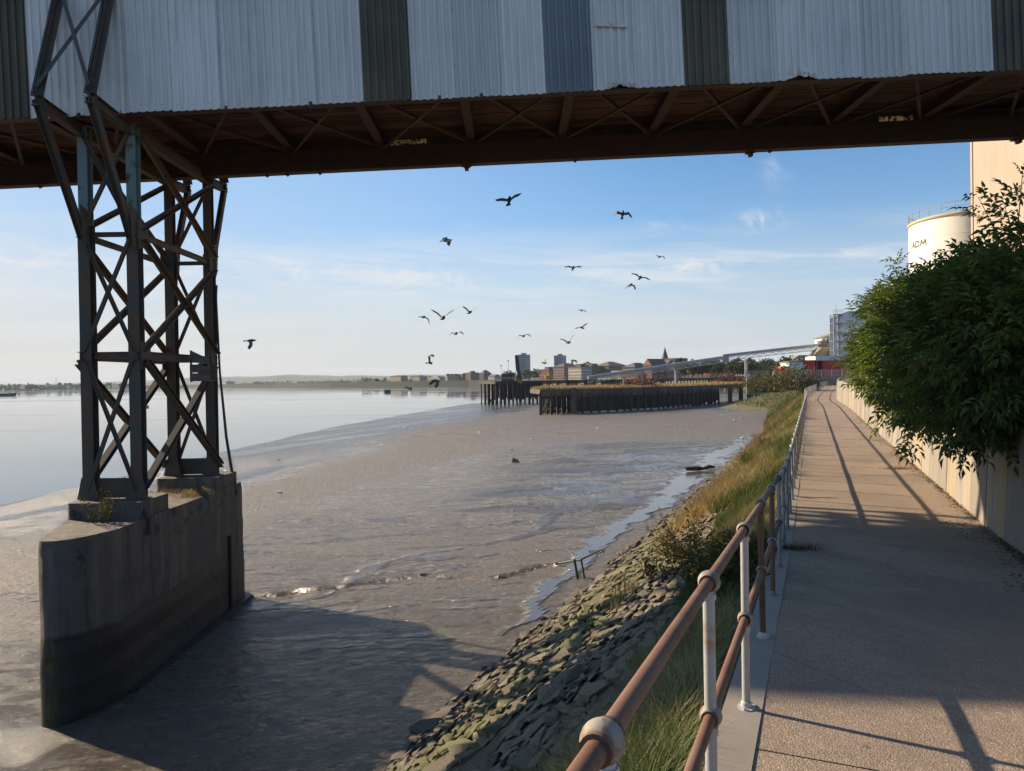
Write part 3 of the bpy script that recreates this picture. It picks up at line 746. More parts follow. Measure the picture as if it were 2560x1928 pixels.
runs = [(-35, 65, [K_]), (65, 787, [W_, W_, W_, G_, G_, W_, W_]), (787, 888, [K_]), (888, 1180, [G_, G_, W_]), (1180, 1280, [B_]), (1280, 1477, [W_, W_]), (1477, 1577, [K_]), (1577, 2145, [G_, 'T', G_, W_, W_, W_]), (2145, 2250, [K_])]
seq = []
for x0, x1, ms in runs:
    u0, u1 = gu(x0), gu(x1); w = (u1 - u0) / len(ms)
    for i, m in enumerate(ms): seq.append((u0 + w * i, w, m))
u = seq[0][0]; k = 0
while u > -42:
    u -= 1.03; k += 1; seq.insert(0, (u, 1.03, K_ if k % 8 == 7 else (W_ if k % 3 else G_)))
u = seq[-1][0] + seq[-1][1]; k = 0
while u < 34:
    seq.append((u, 1.03, K_ if k % 7 == 6 else (W_ if k % 3 else G_))); u += 1.03; k += 1
U0, U1 = seq[0][0], seq[-1][0] + seq[-1][1]
screws = MB()
for i, (u, w, m) in enumerate(seq):
    me = TORN if m == 'T' else (TORN2 if (m == W_ and abs(u - gu(1280)) < .1) else SH[m])
    dz = random.uniform(-0.02, 0.015); dy = -0.012 * (i % 2)
    o = ginst('cladding_sheet', me, (u, D1 + dy, dz), (w, 1, 1), (0, random.uniform(-.002, .002), 0))
    if m == K_: o['label'] = 'dark grimy translucent sheet'
    if m == B_: o['label'] = 'blue grey sheet'
    if m == 'T': o['label'] = 'white sheet torn along its lower edge'
    if -6 < u < 22 or -12 < u <= -6:
        for kk in range(0, 6, 2):
            for zz in (0.13,):
                x = u + w * ((kk + 0.72) / 6); screws.lathe([(0.0001, 0), (0.016, 0.003), (0.012, 0.012), (0.0001, 0.014)], (x, D1 - 0.034 + dy, zz + dz), 6, Matrix.Rotation(rad(90), 3, 'X'))
        for zz in (0.75, 1.4, 2.05, 2.7):
            screws.lathe([(0.0001, 0), (0.011, 0.003), (0.0001, 0.010)], (u + 0.012, D1 - 0.014 + dy, zz + dz), 6, Matrix.Rotation(rad(90), 3, 'X'))
so = gpart(screws, 'sheet_screws', DARK_SHEET); so['kind'] = 'stuff'
# floor boards, beams and bracing below
for r in range(25):
    v = D1 + 0.16 + r * 0.206
    for c in range(12):
        ln = (U1 - U0) / 12; u = U0 + c * ln + (0.35 if r % 2 else 0)
        b_ = MB(); b_.bb(u, u + ln - 0.012, v, v + 0.186, 0.80 + random.uniform(-.008, .008), 0.845); gpart(b_, 'floor_board', PLANK)
for nm, v0, v1 in (('near', D1 + 0.06, D1 + 0.30), ('far', D2 - 0.30, D2)):
    n = 9; ln = (U1 - U0) / n
    for c in range(n):
        u0, u1 = U0 + c * ln, U0 + (c + 1) * ln; vm = (v0 + v1) / 2
        b_ = MB(); b_.bb(u0, u1, v0, v1, (0.02 if nm == 'near' else -.145), (.048 if nm == 'near' else -.115)); b_.bb(u0, u1, vm - .012, vm + .012, 0.05 if nm == 'near' else -.114, 0.47); b_.bb(u0, u1, v0, v1, 0.472, 0.50)
        if nm == 'far': b_.bb(u0, u1, v0 + 0.004, v0 + 0.016, -.114, 0.47)
        gpart(b_, 'bottom_chord', CHORD)
ub = [gu(x) for x in (500, 755, 1015, 1270, 1505, 1755, 1990)]; step_u = (ub[-1] - ub[0]) / 6; ub0 = ub[0]
bays = [ub0 + step_u * k for k in range(-14, 13) if U0 + .5 < ub0 + step_u * k < U1 - .5]
for u in bays:
    b_ = MB(); b_.hsec((u, D1 + 0.3, 0.65), (u, D2 - 0.3, 0.65), 0.24, 0.27, 0.026, (0, 0, 1)); gpart(b_, 'cross_beam', CHORD)
    b_ = MB(); b_.bb(u - .26, u + .26, D2 - .50, D2 - .31, .46, .485); b_.bb(u - .26, u + .26, D1 + .31, D1 + .5, .46, .485); gpart(b_, 'gusset', CHORD)
for i in range(len(bays) - 1):
    a_, c_ = bays[i], bays[i + 1]
    b_ = MB(); b_.angle((a_ + .08, D1 + .35, .44), (c_ - .08, D2 - .35, .44), .085, .012); gpart(b_, 'wind_brace', CHORD)
    b_ = MB(); b_.angle((c_ - .08, D1 + .35, .40), (a_ + .08, D2 - .35, .40), .085, .012); gpart(b_, 'wind_brace', CHORD)
for x2, y2, big in ((1008, 350, 1), (1618, 318, 1), (2195, 300, 1), (88, 408, 0), (578, 383, 0), (692, 378, 0), (1242, 348, 0), (1662, 327, 0), (622, 381, 0)):
    p = GW.inverted() @ q(x2, y2, D2 - 0.1); b_ = MB()
    if big: b_.bb(p.x - .10, p.x + .10, D2 - .36, D2 + .05, -.18, -.04); b_.bb(p.x - .055, p.x + .055, D2 - .28, D2 - .10, -.31, -.178); b_.tube((p.x - .15, D2 - .2, -.19), (p.x + .15, D2 - .2, -.19), .03, 8)
    else: b_.bb(p.x - .04, p.x + .04, D2 - .2, D2 - .08, -.195, -.143); b_.tube((p.x, D2 - .14, -.225), (p.x, D2 - .14, -.145), .018, 6)
    gpart(b_, 'chord_splice' if big else 'bolt', CHORD)
for k, x2 in enumerate((172, 265, 490, 672, 950, 1040)):
    u = gu(x2); b_ = MB(); b_.bb(u - .03, u + .03, D1 - .05, D1 + .08, -.07, .05); gpart(b_, 'hook', CHORD)
# batten bolted across the cladding
u = gu(1285); p = GW.inverted() @ q(1285, 54, D1 - .06); p2 = GW.inverted() @ q(1356, 57, D1 - .06)
b_ = MB(); b_.bar((p.x, D1 - .06, p.z), (p2.x, D1 - .06, p2.z), .05, .06); b_.box(((p.x + p2.x) / 2, D1 - .1, p.z), (.06, .05, .05)); gpart(b_, 'batten', GREY_SHEET)
# far side: cladding with small lit openings just above the chord, roof
TR = NT('sunlit_translucent_sheet'); trn = TR.n.new('ShaderNodeBsdfTranslucent')
pat = TR.noise(TR.map(TR.pos(), (1, 1, 1)), 9, 5, .7)
TR.l.new(TR.ramp(pat, [(.42, (.10, .07, .03)), (.56, (.85, .72, .48))]), trn.inputs[0]); TR.l.new(trn.outputs[0], TR.out.inputs[0])
gaps = []
for xa, xb, yy in ((845, 922, 328), (1598, 1625, 300), (1900, 1975, 270), (240, 262, 417), (300, 307, 412)):
    ga = GW.inverted() @ q(xa, yy, D2 - .02); gb = GW.inverted() @ q(xb, yy, D2 - .02); gaps.append((ga.x, gb.x))
gaps.sort()
edges = [U0]
for a_, c_ in gaps: edges += [a_, c_]
edges.append(U1)
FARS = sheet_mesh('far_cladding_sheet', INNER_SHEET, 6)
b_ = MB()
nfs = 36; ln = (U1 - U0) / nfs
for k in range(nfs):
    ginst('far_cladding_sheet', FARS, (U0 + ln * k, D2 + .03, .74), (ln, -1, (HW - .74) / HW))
for k in range(0, len(edges), 2):
    a_, c_ = edges[k], edges[k + 1]
    b_ = MB(); n = max(1, int((c_ - a_) / .165)); w = (c_ - a_) / n
    for j in range(n): b_.bb(a_ + j * w + .003, a_ + (j + 1) * w - .02, D2 - .01 - .012 * (j % 2), D2 + .004, .49, .745)
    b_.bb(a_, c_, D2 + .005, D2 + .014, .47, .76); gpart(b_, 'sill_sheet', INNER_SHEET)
for a_, c_ in gaps:
    b_ = MB(); b_.bb(a_, c_, D2 + .0, D2 + .004, .49, .745); gpart(b_, 'rooflight_pane', TR.mat)
b_ = MB(); mid = (D1 + D2) / 2
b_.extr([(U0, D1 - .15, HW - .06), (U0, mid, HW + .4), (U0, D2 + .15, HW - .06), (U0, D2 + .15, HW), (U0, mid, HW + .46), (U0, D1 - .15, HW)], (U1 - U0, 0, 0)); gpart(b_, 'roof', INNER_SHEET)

# ------------------------------------------------------------------ concrete pier
PX0, PX1, PY0, PY1 = -10.46, -8.60, 14.4, 23.35
PTOP, PBOT = E - 3.1, E - 7.6
def stadium(x0, x1, y0, y1, n=14, rb=0.55):
    r = (x1 - x0) / 2; c = (x0 + x1) / 2; pts = []
    # a cutwater: long chamfer on the river side, rounded nose, short round on the landward side
    nose = [(x0, y0 + 2.5), (x0 + .28, y0 + 1.7), (x0 + .56, y0 + .9), (x0 + .74, y0 + .32), (x0 + .86, y0 + .08), (x0 + 1.0, y0), (x0 + 1.2, y0 + .03), (x0 + 1.42, y0 + .16), (x0 + 1.6, y0 + .4), (x0 + 1.72, y0 + .75), (x1, y0 + 1.2)]
    pts += nose; r = 1.2
    for j in np.linspace(0, 1, 14)[1:-1]: pts.append((x1, y0 + r + (y1 - rb - y0 - r) * j))
    pts += [(x1, y1 - rb), (x1 - rb * .6, y1), (x0 + rb * .6, y1), (x0, y1 - rb)]
    for j in np.linspace(0, 1, 14)[1:-1]: pts.append((x0, y1 - rb + (y0 + 2.5 - y1 + rb) * j))
    return pts
pier = thing('concrete_pier', 'tall weathered concrete pier with rounded nose standing in the mud', 'pier', (-9.6, 19, PBOT))
pp = stadium(PX0, PX1, PY0, PY1); n = len(pp); zl = list(np.linspace(PBOT, PTOP, 26)); V = []; cxp, cyp = -9.6, 19.0
for j, z in enumerate(zl):
    for i, (x, y) in enumerate(pp):
        o_ = (float(vnoise(i * .5 + 9, z * 2.2, 4)) - .5) * .05 * (1.6 if z > PTOP - .2 else 1); k = 1.0 + (0.012 if z < E - 5.1 else 0)
        l = math.hypot(x - cxp, (y - cyp) * .3) + .01; e = -.035 if j == len(zl) - 1 else 0
        V.append((x + (x - cxp) * (k - 1) * 1.5 + (x - cxp) / l * (o_ + e), y + (.3 * (y - cyp) / l) * (o_ + e), z))
fs = [(j * n + i, j * n + (i + 1) % n, (j + 1) * n + (i + 1) % n, (j + 1) * n + i) for j in range(len(zl) - 1) for i in range(n)]
fs.append(tuple(range((len(zl) - 1) * n, len(zl) * n)))
mb = MB(); mb.add(V, fs); mb.build('shaft', PIERM, pier, True)
mb = MB(); mb.prism(stadium(PX0 - .22, PX1 + .20, PY0 + .35, PY1 + .1), PBOT, E - 6.72); mb.build('footing', PIERM, pier)
for y0, y1, x0, x1 in ((16.75, 18.15, -10.42, -8.72), (20.95, 22.5, -10.42, -8.66)):
    mb = MB(); mb.prism([(x0, y0 + .05), (x0 + .06, y0), (x1 - .06, y0), (x1, y0 + .05), (x1, y1), (x0, y1)], PTOP - .06, PTOP + .38); mb.build('plinth', PIERM, pier)
mb = MB(); pz = lambda y, z: (PX1 + .05, y, z)
mb.poly_tube([pz(21.6, E - 4.55), pz(21.62, E - 5.5), pz(21.6, E - 6.9)], [.05, .05, .05], 8); mb.build('drain_pipe', CHORD, pier)

# ------------------------------------------------------------------ steel trestle on the pier
LX0, LX1, LY0, LY1 = -10.22, -9.06, 17.42, 21.72
ZB, Z1, Z2, Z3 = PTOP + .36, E + .73, E + 3.64, E + 6.25
tres = thing('steel_trestle', 'braced steel trestle tower on the concrete pier carrying the gallery', 'trestle', (-9.64, 19.57, ZB))
zc = lambda x: E + 6.27 + (x + 9.7) * math.tan(GA)
for x in (LX0, LX1):
    for y in (LY0, LY1):
        up = TEAL_STEEL if y == LY0 else TRESTLE
        b_ = MB(); b_.hsec((x, y, ZB), (x, y, E + 3.9), .27, .25, .022, (0, 1, 0)); lo = b_.build('leg', TRESTLE, tres)
        b_ = MB(); b_.hsec((x, y, E + 3.902), (x, y, zc(x) - .005), .23, .22, .022, (0, 1, 0)); b_.build('upper_leg', up, tres)
        b_ = MB(); b_.bb(x - .2, x + .2, y - .2, y + .2, ZB - .005, ZB + .03); b_.build('base_plate', TRESTLE, lo)
        b_ = MB(); b_.extr([(x - .26, y - .16, ZB + .03), (x + .26, y - .16, ZB + .03), (x + .15, y - .16, ZB + .55), (x - .15, y - .16, ZB + .55)], (0, .02, 0)); b_.build('gusset', TRESTLE, lo)
def brace(p0, p1, w, mat, nm='brace', t=.016, up=(0, 0, 1)):
    b_ = MB(); b_.angle(p0, p1, w, t, up); return b_.build(nm, mat, tres)
def gus(x, y, z, dx, dy, s=.34):
    b_ = MB()
    if dy: b_.extr([(x + .145 * (1 if x > -9.6 else -1), y - s * .35, z - s), (x + .145 * (1 if x > -9.6 else -1), y - s * .35, z + s), (x + .145 * (1 if x > -9.6 else -1), y + dy * s, z + s * .6), (x + .145 * (1 if x > -9.6 else -1), y + dy * s, z - s * .6)], (.014, 0, 0))
    b_.build('gusset', TRESTLE, tres)
tiers = [(ZB + .1, Z1), (Z1, Z2), (Z2, Z3 - .1)]
for k, (za, zb) in enumerate(tiers):
    for y, s_ in ((LY0, -1), (LY1, 1)):           # narrow faces
        o_ = s_ * .14
        brace((LX0, y + o_, za + .1), (LX1, y + o_, zb - .1), .075, TRESTLE)
        brace((LX1, y + o_ * 1.25, za + .1), (LX0, y + o_ * 1.25, zb - .1), .075, TRESTLE)
    for x, s_ in ((LX0, -1), (LX1, 1)):           # long faces
        o_ = s_ * .13; w = .17 if k == 0 else (.13 if k == 1 else .12)
        m = TRESTLE if k == 0 else TRESTLE_R
        b_ = MB()
        if k == 0:
            b_.hsec((x + o_, LY0, za + .2), (x + o_, LY1, zb - .15), .17, .12, .018, (0, 0, 1)); b_.build('brace', m, tres)
            b_ = MB(); b_.hsec((x + o_ * 1.9, LY1, za + .2), (x + o_ * 1.9, LY0, zb - .15), .17, .12, .018, (0, 0, 1)); b_.build('brace', m, tres)
        else:
            b_.angle((x + o_, LY0, za + .15), (x + o_, LY1, zb - .15), w, .016, (1, 0, 0)); b_.build('brace', m, tres)
            b_ = MB(); b_.angle((x + o_ * 1.25, LY1, za + .15), (x + o_ * 1.25, LY0, zb - .15), w, .016, (1, 0, 0)); b_.build('brace', m, tres)
for z, w in ((Z1, .19), (Z2, .13)):
    for x, s_ in ((LX0, -1), (LX1, 1)):
        b_ = MB(); b_.hsec((x + s_ * .10, LY0 - .2, z), (x + s_ * .10, LY1 + .2, z), w * .7, w, .016, (0, 0, 1)); b_.build('girt', TRESTLE_R if z == Z2 else TRESTLE, tres)
        for y, d_ in ((LY0, 1), (LY1, -1)): gus(x, y, z, 0, d_, .36)
    for y in (LY0, LY1):
        b_ = MB(); b_.hsec((LX0 + .13, y, z + .02), (LX1 - .13, y, z + .02), w * .6, w * .75, .014, (0, 0, 1)); b_.build('girt', TRESTLE, tres)
for y, s_ in ((LY0, -1), (LY1, 1)):               # deep base ties
    b_ = MB(); b_.bb(LX0 + .12, LX1 - .12, y + s_ * .03, y + s_ * .03 + .02, ZB + .04, ZB + .52); b_.build('base_tie', TRESTLE, tres)
# flared head: outriggers, knees and head beams on each side
for x in (LX0, LX1):
    for y, s_, kn, mt in ((LY0, -1, 15.68, TRESTLE), (LY1, 1, 23.0, TRESTLE_R)):
        zk = zc(x) + .12
        b_ = MB(); b_.hsec((x, y + s_ * .16, E + 3.55), (x, kn, zk - .12), .16, .13, .016, (1, 0, 0)); b_.build('outrigger', mt, tres)
        b_ = MB(); b_.extr([(x + .1, y + s_ * .10, E + 3.1), (x + .1, y + s_ * .10, E + 4.2), (x + .1, y + s_ * .42, E + 4.3), (x + .1, y + s_ * .30, E + 3.4)], (.016, 0, 0)); b_.build('gusset', TRESTLE, tres)
        # upper strut leaning back to the eaves
        b_ = MB(); b_.angle((x, kn, zk), (x, (D1 if s_ < 0 else D2) + s_ * .10, zk + 2.9), .12, .016, (1, 0, 0)); b_.angle((x - .05, kn, zk), (x - .05, (D1 if s_ < 0 else D2) + s_ * .10, zk + 2.9), .12, .016, (1, 0, 0), -1); b_.build('upper_strut', mt, tres)
        b_ = MB(); b_.extr([(x - .11, kn - .1 * s_, zk - .22), (x + .11, kn - .1 * s_, zk - .22), (x + .07, kn - .05 * s_, zk + .3), (x - .07, kn - .05 * s_, zk + .3)], (0, .016, 0)); b_.build('knee_plate', mt, tres)
    b_ = MB(); zh = zc(x) - .14; b_.hsec((x, 15.62, zh + .12), (x, 17.2, zh), .18, .22, .02, (0, 0, 1)); b_.hsec((x, 17.2, zh), (x, 22.0, zh), .18, .26, .02, (0, 0, 1)); b_.hsec((x, 22.0, zh), (x, 23.05, zh + .1), .18, .22, .02, (0, 0, 1)); b_.build('head_beam', TRESTLE, tres)
for kn, s_ in ((15.68, -1), (23.0, 1)):
    zk = zc(-9.6) + .15; yb = (D1 if s_ < 0 else D2) + s_ * .12
    brace((LX0, kn - .02, zk + .1), (LX1, yb, zk + 2.8), .085, TRESTLE, 'brace', .014, (0, 1, 0)); brace((LX1, kn - .05, zk + .1), (LX0, yb - .03, zk + 2.8), .085, TRESTLE, 'brace', .014, (0, 1, 0))
# standpipe beside the rear leg
mb = MB(); mb.poly_tube([(-8.86, 21.75, E + 3.0), (-8.90, 21.78, E + 2.6), (-8.88, 21.9, E + .4), (-8.80, 22.1, E - 1.6), (-8.74, 22.3, E - 2.6), (-8.60, 22.35, E - 3.4)], [.03, .035, .035, .045, .05, .05], 8)
sp = mb.build('standpipe', TRESTLE); tag(sp, 'thin dark standpipe clamped beside the rear trestle leg', 'pipe')
mb = MB(); mb.poly_tube([(-8.95, 17.2, ZB + .02), (-8.75, 16.95, ZB - .15), (-8.56, 16.85, ZB - .4), (-8.54, 16.84, ZB - .75)], [.04] * 4, 8)
tag(mb.build('bent_pipe', CHORD), 'short bent pipe hooked over the edge of the pier by the front plinth', 'pipe')
# wooden nest box wired to the trestle
nb = thing('wooden_box', 'broken wooden plank box fixed to the trestle girt', 'box', (-8.85, 20.0, E + .1))
bx, by = -8.86, 19.85
for z0, z1, tl in ((.10, .32, 0), (.335, .56, 0), (.60, .82, -.45)):
    mb = MB(); R3 = Matrix.Rotation(-tl, 3, 'Y'); mb.box((bx + .27, by - .02, E + (z0 + z1) / 2), (.54, .03, z1 - z0), R3); mb.build('plank', WOODG, nb)
for x in (bx + .02, bx + .50):
    mb = MB(); mb.bb(x - .025, x + .025, by, by + .03, E + .08, E + .95); mb.build('upright', WOODG, nb)
mb = MB(); mb.bb(bx, bx + .53, by + .0, by + .5, E + .1, E + .13); mb.build('floor', WOODG, nb)
mb = MB(); mb.bb(bx, bx + .53, by + .48, by + .51, E + .1, E + .6); mb.build('back', WOODG, nb)

# ------------------------------------------------------------------ railing
rl = thing('railing', 'rusty two rail handrail of pipe posts and ball joints beside the path', 'railing', (*[float(v) for v in rline(4.83)], float(zpath(4.83))))
def post_mesh(m):
    b = MB(); b.tube((0, 0, 0), (0, 0, 1.09), .0245, 14); b.lathe([(.03, .475), (.031, .49), (.03, .508)], (0, 0, 0), 14); b.lathe([(.03, 1.03), (.031, 1.045), (.03, 1.055)], (0, 0, 0), 14); return b.mesh('post', m, True)
def ball_mesh(m):
    b = MB(); pr = [(.046 * math.cos(a), .046 * math.sin(a)) for a in np.linspace(-math.pi / 2, math.pi / 2, 13)]
    pr = [(max(r, .0), z) for r, z in pr]; pr[0] = (.0001, -.046); pr[-1] = (.0001, .046); b.lathe(pr, (0, 0, 0), 22)
    return b.mesh('ball_joint', m, True)
def collar_mesh(m):
    b = MB(); b.lathe([(.0275, -.049), (.034, -.049), (.034, .049), (.0275, .049)], (0, 0, 0), 18, Matrix.Rotation(rad(90), 3, 'X')); return b.mesh('collar', m, True)
def flange_mesh(m):
    b = MB(); b.prism([(.052 * math.cos(a) * 1.5, .052 * math.sin(a)) for a in np.linspace(0, 2 * math.pi, 17)[:-1]], 0, .012); b.lathe([(.034, .012), (.031, .04), (.025, .045)], (0, 0, 0), 14)
    for k in (-1, 1): b.lathe([(.011, .012), (.011, .024), (.0001, .026)], (k * .058, 0, 0), 6)
    return b.mesh('base_flange', m, True)
PM = [post_mesh(GALV), post_mesh(TRESTLE_R), post_mesh(GALV_D)]; BMs = [ball_mesh(BALLM), ball_mesh(GALV_D)]; FM = [flange_mesh(GALV), flange_mesh(GALV_D)]; CMs = collar_mesh(TRESTLE_R)
def seg_mesh(m, L=1.0):
    b = MB(); b.tube((0, 0, 0), (0, 0, L), .0242, 14, None, False); return b.mesh('rail', m, True)
SM = [seg_mesh(RAILR), seg_mesh(GALV_D), seg_mesh(TRESTLE_R)]
DS = 1.62; s_list = [4.80 + DS * k for k in range(-4, 110) if 4.80 + DS * k < S_END - 12]
prev = None
for k, s in enumerate(s_list):
    x, y = [float(v) for v in rline(s)]; z = float(zpath(s)) + .022
    lean = (random.uniform(-.008, .008), random.uniform(-.008, .008), random.uniform(0, 6))
    # posts: pale galvanised near the camera, two rusty ones, then dull
    pmi = 0 if k <= 4 else (1 if k in (5, 6) else 2); bmi = 0 if k < 6 else 1
    po = inst('post', PM[pmi], rl, (x, y, z), (lean[0], lean[1], lean[2]))
    hd = math.atan2(*[float(a - b) for a, b in zip(rline(s + .3), rline(s - .3))])
    inst('base_flange', FM[0 if k < 6 else 1], po, (x, y, z - .004), (0, 0, -hd + rad(90) + random.uniform(-.15, .15)))
    tops = []
    for h in (1.1, .55):
        p = Vector((x, y, z + h)); tops.append(p)
        inst('ball_joint', BMs[bmi], po, p, (0, 0, random.uniform(0, 6)))
    if prev:
        for nm, p0, p1 in (('top_rail', prev[0], tops[0]), ('middle_rail', prev[1], tops[1])):
            d = p1 - p0; o = inst(nm, SM[0 if k < 7 else (2 if k in (7,) else 1)], rl, p0 + d.normalized() * .030, (0, 0, 0), (1, 1, (d.length - .060)))
            o.rotation_mode = 'QUATERNION'; o.rotation_quaternion = d.to_track_quat('Z', 'Y')
            if k < 9:
                for pp_ in (p0, p1):
                    o2 = inst('collar', CMs, rl, pp_); o2.rotation_mode = 'QUATERNION'; o2.rotation_quaternion = d.to_track_quat('Y', 'Z')
    prev = tops
# ------------------------------------------------------------------ foliage tools
def leaf_material(name, stops, rough=0.45, trans=0.30):
    t = NT(name); a = t.attr('tint')
    c = t.ramp(a, stops)
    t.set(Base_Color=c, Roughness=rough)
    t.bsdf.inputs['Specular IOR Level'].default_value = 0.35
    tr = t.n.new('ShaderNodeBsdfTranslucent'); t.l.new(t.mix(1.0, c, (1.0, 1.0, 0.55), 'MULTIPLY'), tr.inputs[0])
    mx = t.n.new('ShaderNodeMixShader'); mx.inputs[0].default_value = trans
    t.l.new(t.bsdf.outputs[0], mx.inputs[1]); t.l.new(tr.outputs[0], mx.inputs[2]); t.l.new(mx.outputs[0], t.out.inputs[0])
    return t.mat
ELDER = leaf_material('elder_leaf', [(0, (0.045, 0.075, 0.020)), (0.5, (0.095, 0.14, 0.030)), (0.86, (0.16, 0.19, 0.042)), (1, (0.25, 0.19, 0.05))], .34, .45)
GRASSM = leaf_material('grass_blade', [(0, (0.055, 0.080, 0.020)), (0.40, (0.12, 0.145, 0.038)), (0.58, (0.23, 0.20, 0.075)), (1, (0.42, 0.345, 0.16))], 0.6, 0.28)
DRYGR = leaf_material('dry_grass_blade', [(0, (0.21, 0.14, 0.062)), (0.6, (0.35, 0.245, 0.115)), (1, (0.47, 0.35, 0.18))], 0.65, 0.25)
WEEDM = leaf_material('weed_leaf', [(0, (0.05, 0.065, 0.016)), (0.5, (0.085, 0.095, 0.022)), (0.75, (0.14, 0.105, 0.035)), (1, (0.17, 0.055, 0.035))], 0.6, 0.28)
TAMM = leaf_material('bush_leaf', [(0, (0.055, 0.062, 0.028)), (0.6, (0.10, 0.098, 0.042)), (1, (0.16, 0.13, 0.055))], 0.7, 0.2)
TREEM = leaf_material('tree_leaf', [(0, (0.025, 0.042, 0.016)), (0.6, (0.05, 0.068, 0.022)), (1, (0.085, 0.095, 0.03))], 0.7, 0.2)
BARK = M('bark', (0.12, 0.10, 0.075), (0.06, 0.05, 0.038), 6, 0.9, 0.5, 25)
LITTER = leaf_material('dead_leaf', [(0, (0.055, 0.038, 0.022)), (0.6, (0.11, 0.07, 0.036)), (1, (0.20, 0.12, 0.05))], 0.8, 0.1)

def rotmats(d, roll):
    """matrices whose Y axis is d (n,3), spun by roll"""
    d = d / (np.linalg.norm(d, axis=1, keepdims=True) + 1e-9)
    up = np.tile([0, 0, 1.0], (len(d), 1)); bad = np.abs(d[:, 2]) > 0.95; up[bad] = [1, 0, 0]
    x = np.cross(d, up); x /= np.linalg.norm(x, axis=1, keepdims=True); z = np.cross(x, d)
    c, s = np.cos(roll)[:, None], np.sin(roll)[:, None]
    x2 = x * c + z * s; z2 = -x * s + z * c
    return np.stack([x2, d, z2], 2)
def scatter(tv, tf, pos, mats, scale, tint):
    tv = np.asarray(tv, float); tf = np.asarray(tf); n, m = len(pos), len(tv)
    V = np.einsum('nij,mj->nmi', mats, tv) * np.asarray(scale).reshape(-1, 1, 1) + pos[:, None, :]
    Fc = tf[None] + (np.arange(n) * m)[:, None, None]
    return V.reshape(-1, 3), Fc.reshape(-1, tf.shape[1]), np.repeat(tint, m)
def compound_leaf(pairs=3, l=0.115, w=0.042):
    V, Fs = [], []
    def leaflet(o, ang, L, W, droop):
        b = len(V); c, s = math.cos(ang), math.sin(ang)
        for (a, y, z) in ((0, 0, 0), (-W / 2, L * .42, .010), (0, L * .45, -.008), (W / 2, L * .42, .010), (0, L, -droop)):
            V.append((o[0] + a * c + y * s, o[1] - a * s + y * c, o[2] + z))
        Fs.extend([(b, b + 2, b + 1), (b, b + 3, b + 2), (b + 1, b + 2, b + 4), (b + 2, b + 3, b + 4)])
    y = 0.05
    for k in range(pairs):
        for sg in (-1, 1): leaflet((sg * .004, y, -.05 * (y / .2) ** 2 * .3), sg * rad(58 - 8 * k), l * (.8 + .12 * k), w, .03)
        y += 0.052
    leaflet((0, y, -.015), 0, l * 1.1, w * 1.1, .035)
    return np.array(V), np.array(Fs)
CV, CF = compound_leaf(2); 
def simple_leaf(L=.07, W=.03):
    return np.array([(0, 0, 0), (-W / 2, L * .45, .006), (0, L, -.012), (W / 2, L * .45, .006)]), np.array([(0, 3, 2), (0, 2, 1)])
SV, SF = simple_leaf()
CARD_V = np.array([(-.5, -.1, 0), (.5, -.1, .1), (.35, .55, -.1), (-.3, .6, .08)]); CARD_F = np.array([(0, 1, 2), (0, 2, 3)])

def clump_points(ells, n_clumps, leaves, rclump, rng, shell=0.55):
    pos, out, tint = [], [], []
    vol = np.array([a[3] * a[4] * a[5] for a in ells]) ** .75; vol /= vol.sum()
    for e, f in zip(ells, vol):
        m = max(3, int(n_clumps * f)); d = rng.normal(size=(m, 3)); d /= np.linalg.norm(d, axis=1, keepdims=True)
        r = (shell + (1.06 - shell) * rng.random(m) ** .6)[:, None]
        c = np.array(e[:3]) + d * r * np.array(e[3:6])
        for k in range(m):
            nl = int(leaves * rng.uniform(.6, 1.4)); rc = rclump * rng.uniform(.6, 1.45)
            o = rng.normal(size=(nl, 3)) * rc * .5; o[:, 2] *= .6
            P = c[k] + o; pos.append(P)
            od = d[k] * 1.0 + o / rc * .8 + rng.normal(size=(nl, 3)) * .35; od[:, 2] -= .25; out.append(od)
            tint.append(np.clip(rng.normal(.42, .21) + rng.normal(size=nl) * .14, 0, 1))
    return np.vstack(pos), np.vstack(out), np.concatenate(tint)

# ------------------------------------------------------------------ the big elder leaning over the wall
rng = np.random.default_rng(11)
el = thing('elder_bush', 'large dense green elder bush leaning over the sea wall', 'bush', (10.6, 13.0, WTOP))
ELL = []
def eb(px, py, Y, rpx, rpy, ry): 
    p = at_y(px, py, Y); ELL.append((p.x, p.y, p.z, rpx * Y / F, ry, rpy * Y / F))
eb(2490, 870, 10.5, 190, 215, 1.5)
eb(2600, 800, 10.0, 170, 230, 1.5)
eb(2430, 830, 13.5, 170, 180, 1.7)
eb(2330, 870, 17.5, 135, 170, 1.9)
eb(2410, 760, 16.5, 110, 85, 1.6)
eb(2260, 830, 22.0, 80, 125, 2.0)
eb(2320, 760, 21.0, 80, 65, 1.8)
eb(2255, 930, 18.0, 80, 75, 1.4)
eb(2350, 985, 13.0, 95, 80, 1.1)
eb(2440, 1040, 11.0, 110, 65, .9)
eb(2195, 905, 22.0, 45, 38, 1.2)
eb(2510, 690, 12.5, 80, 80, 1.2)
eb(2190, 870, 23.0, 40, 40, 1.0)
P_, O_, T_ = clump_points(ELL, 2000, 11, .22, rng, .46)
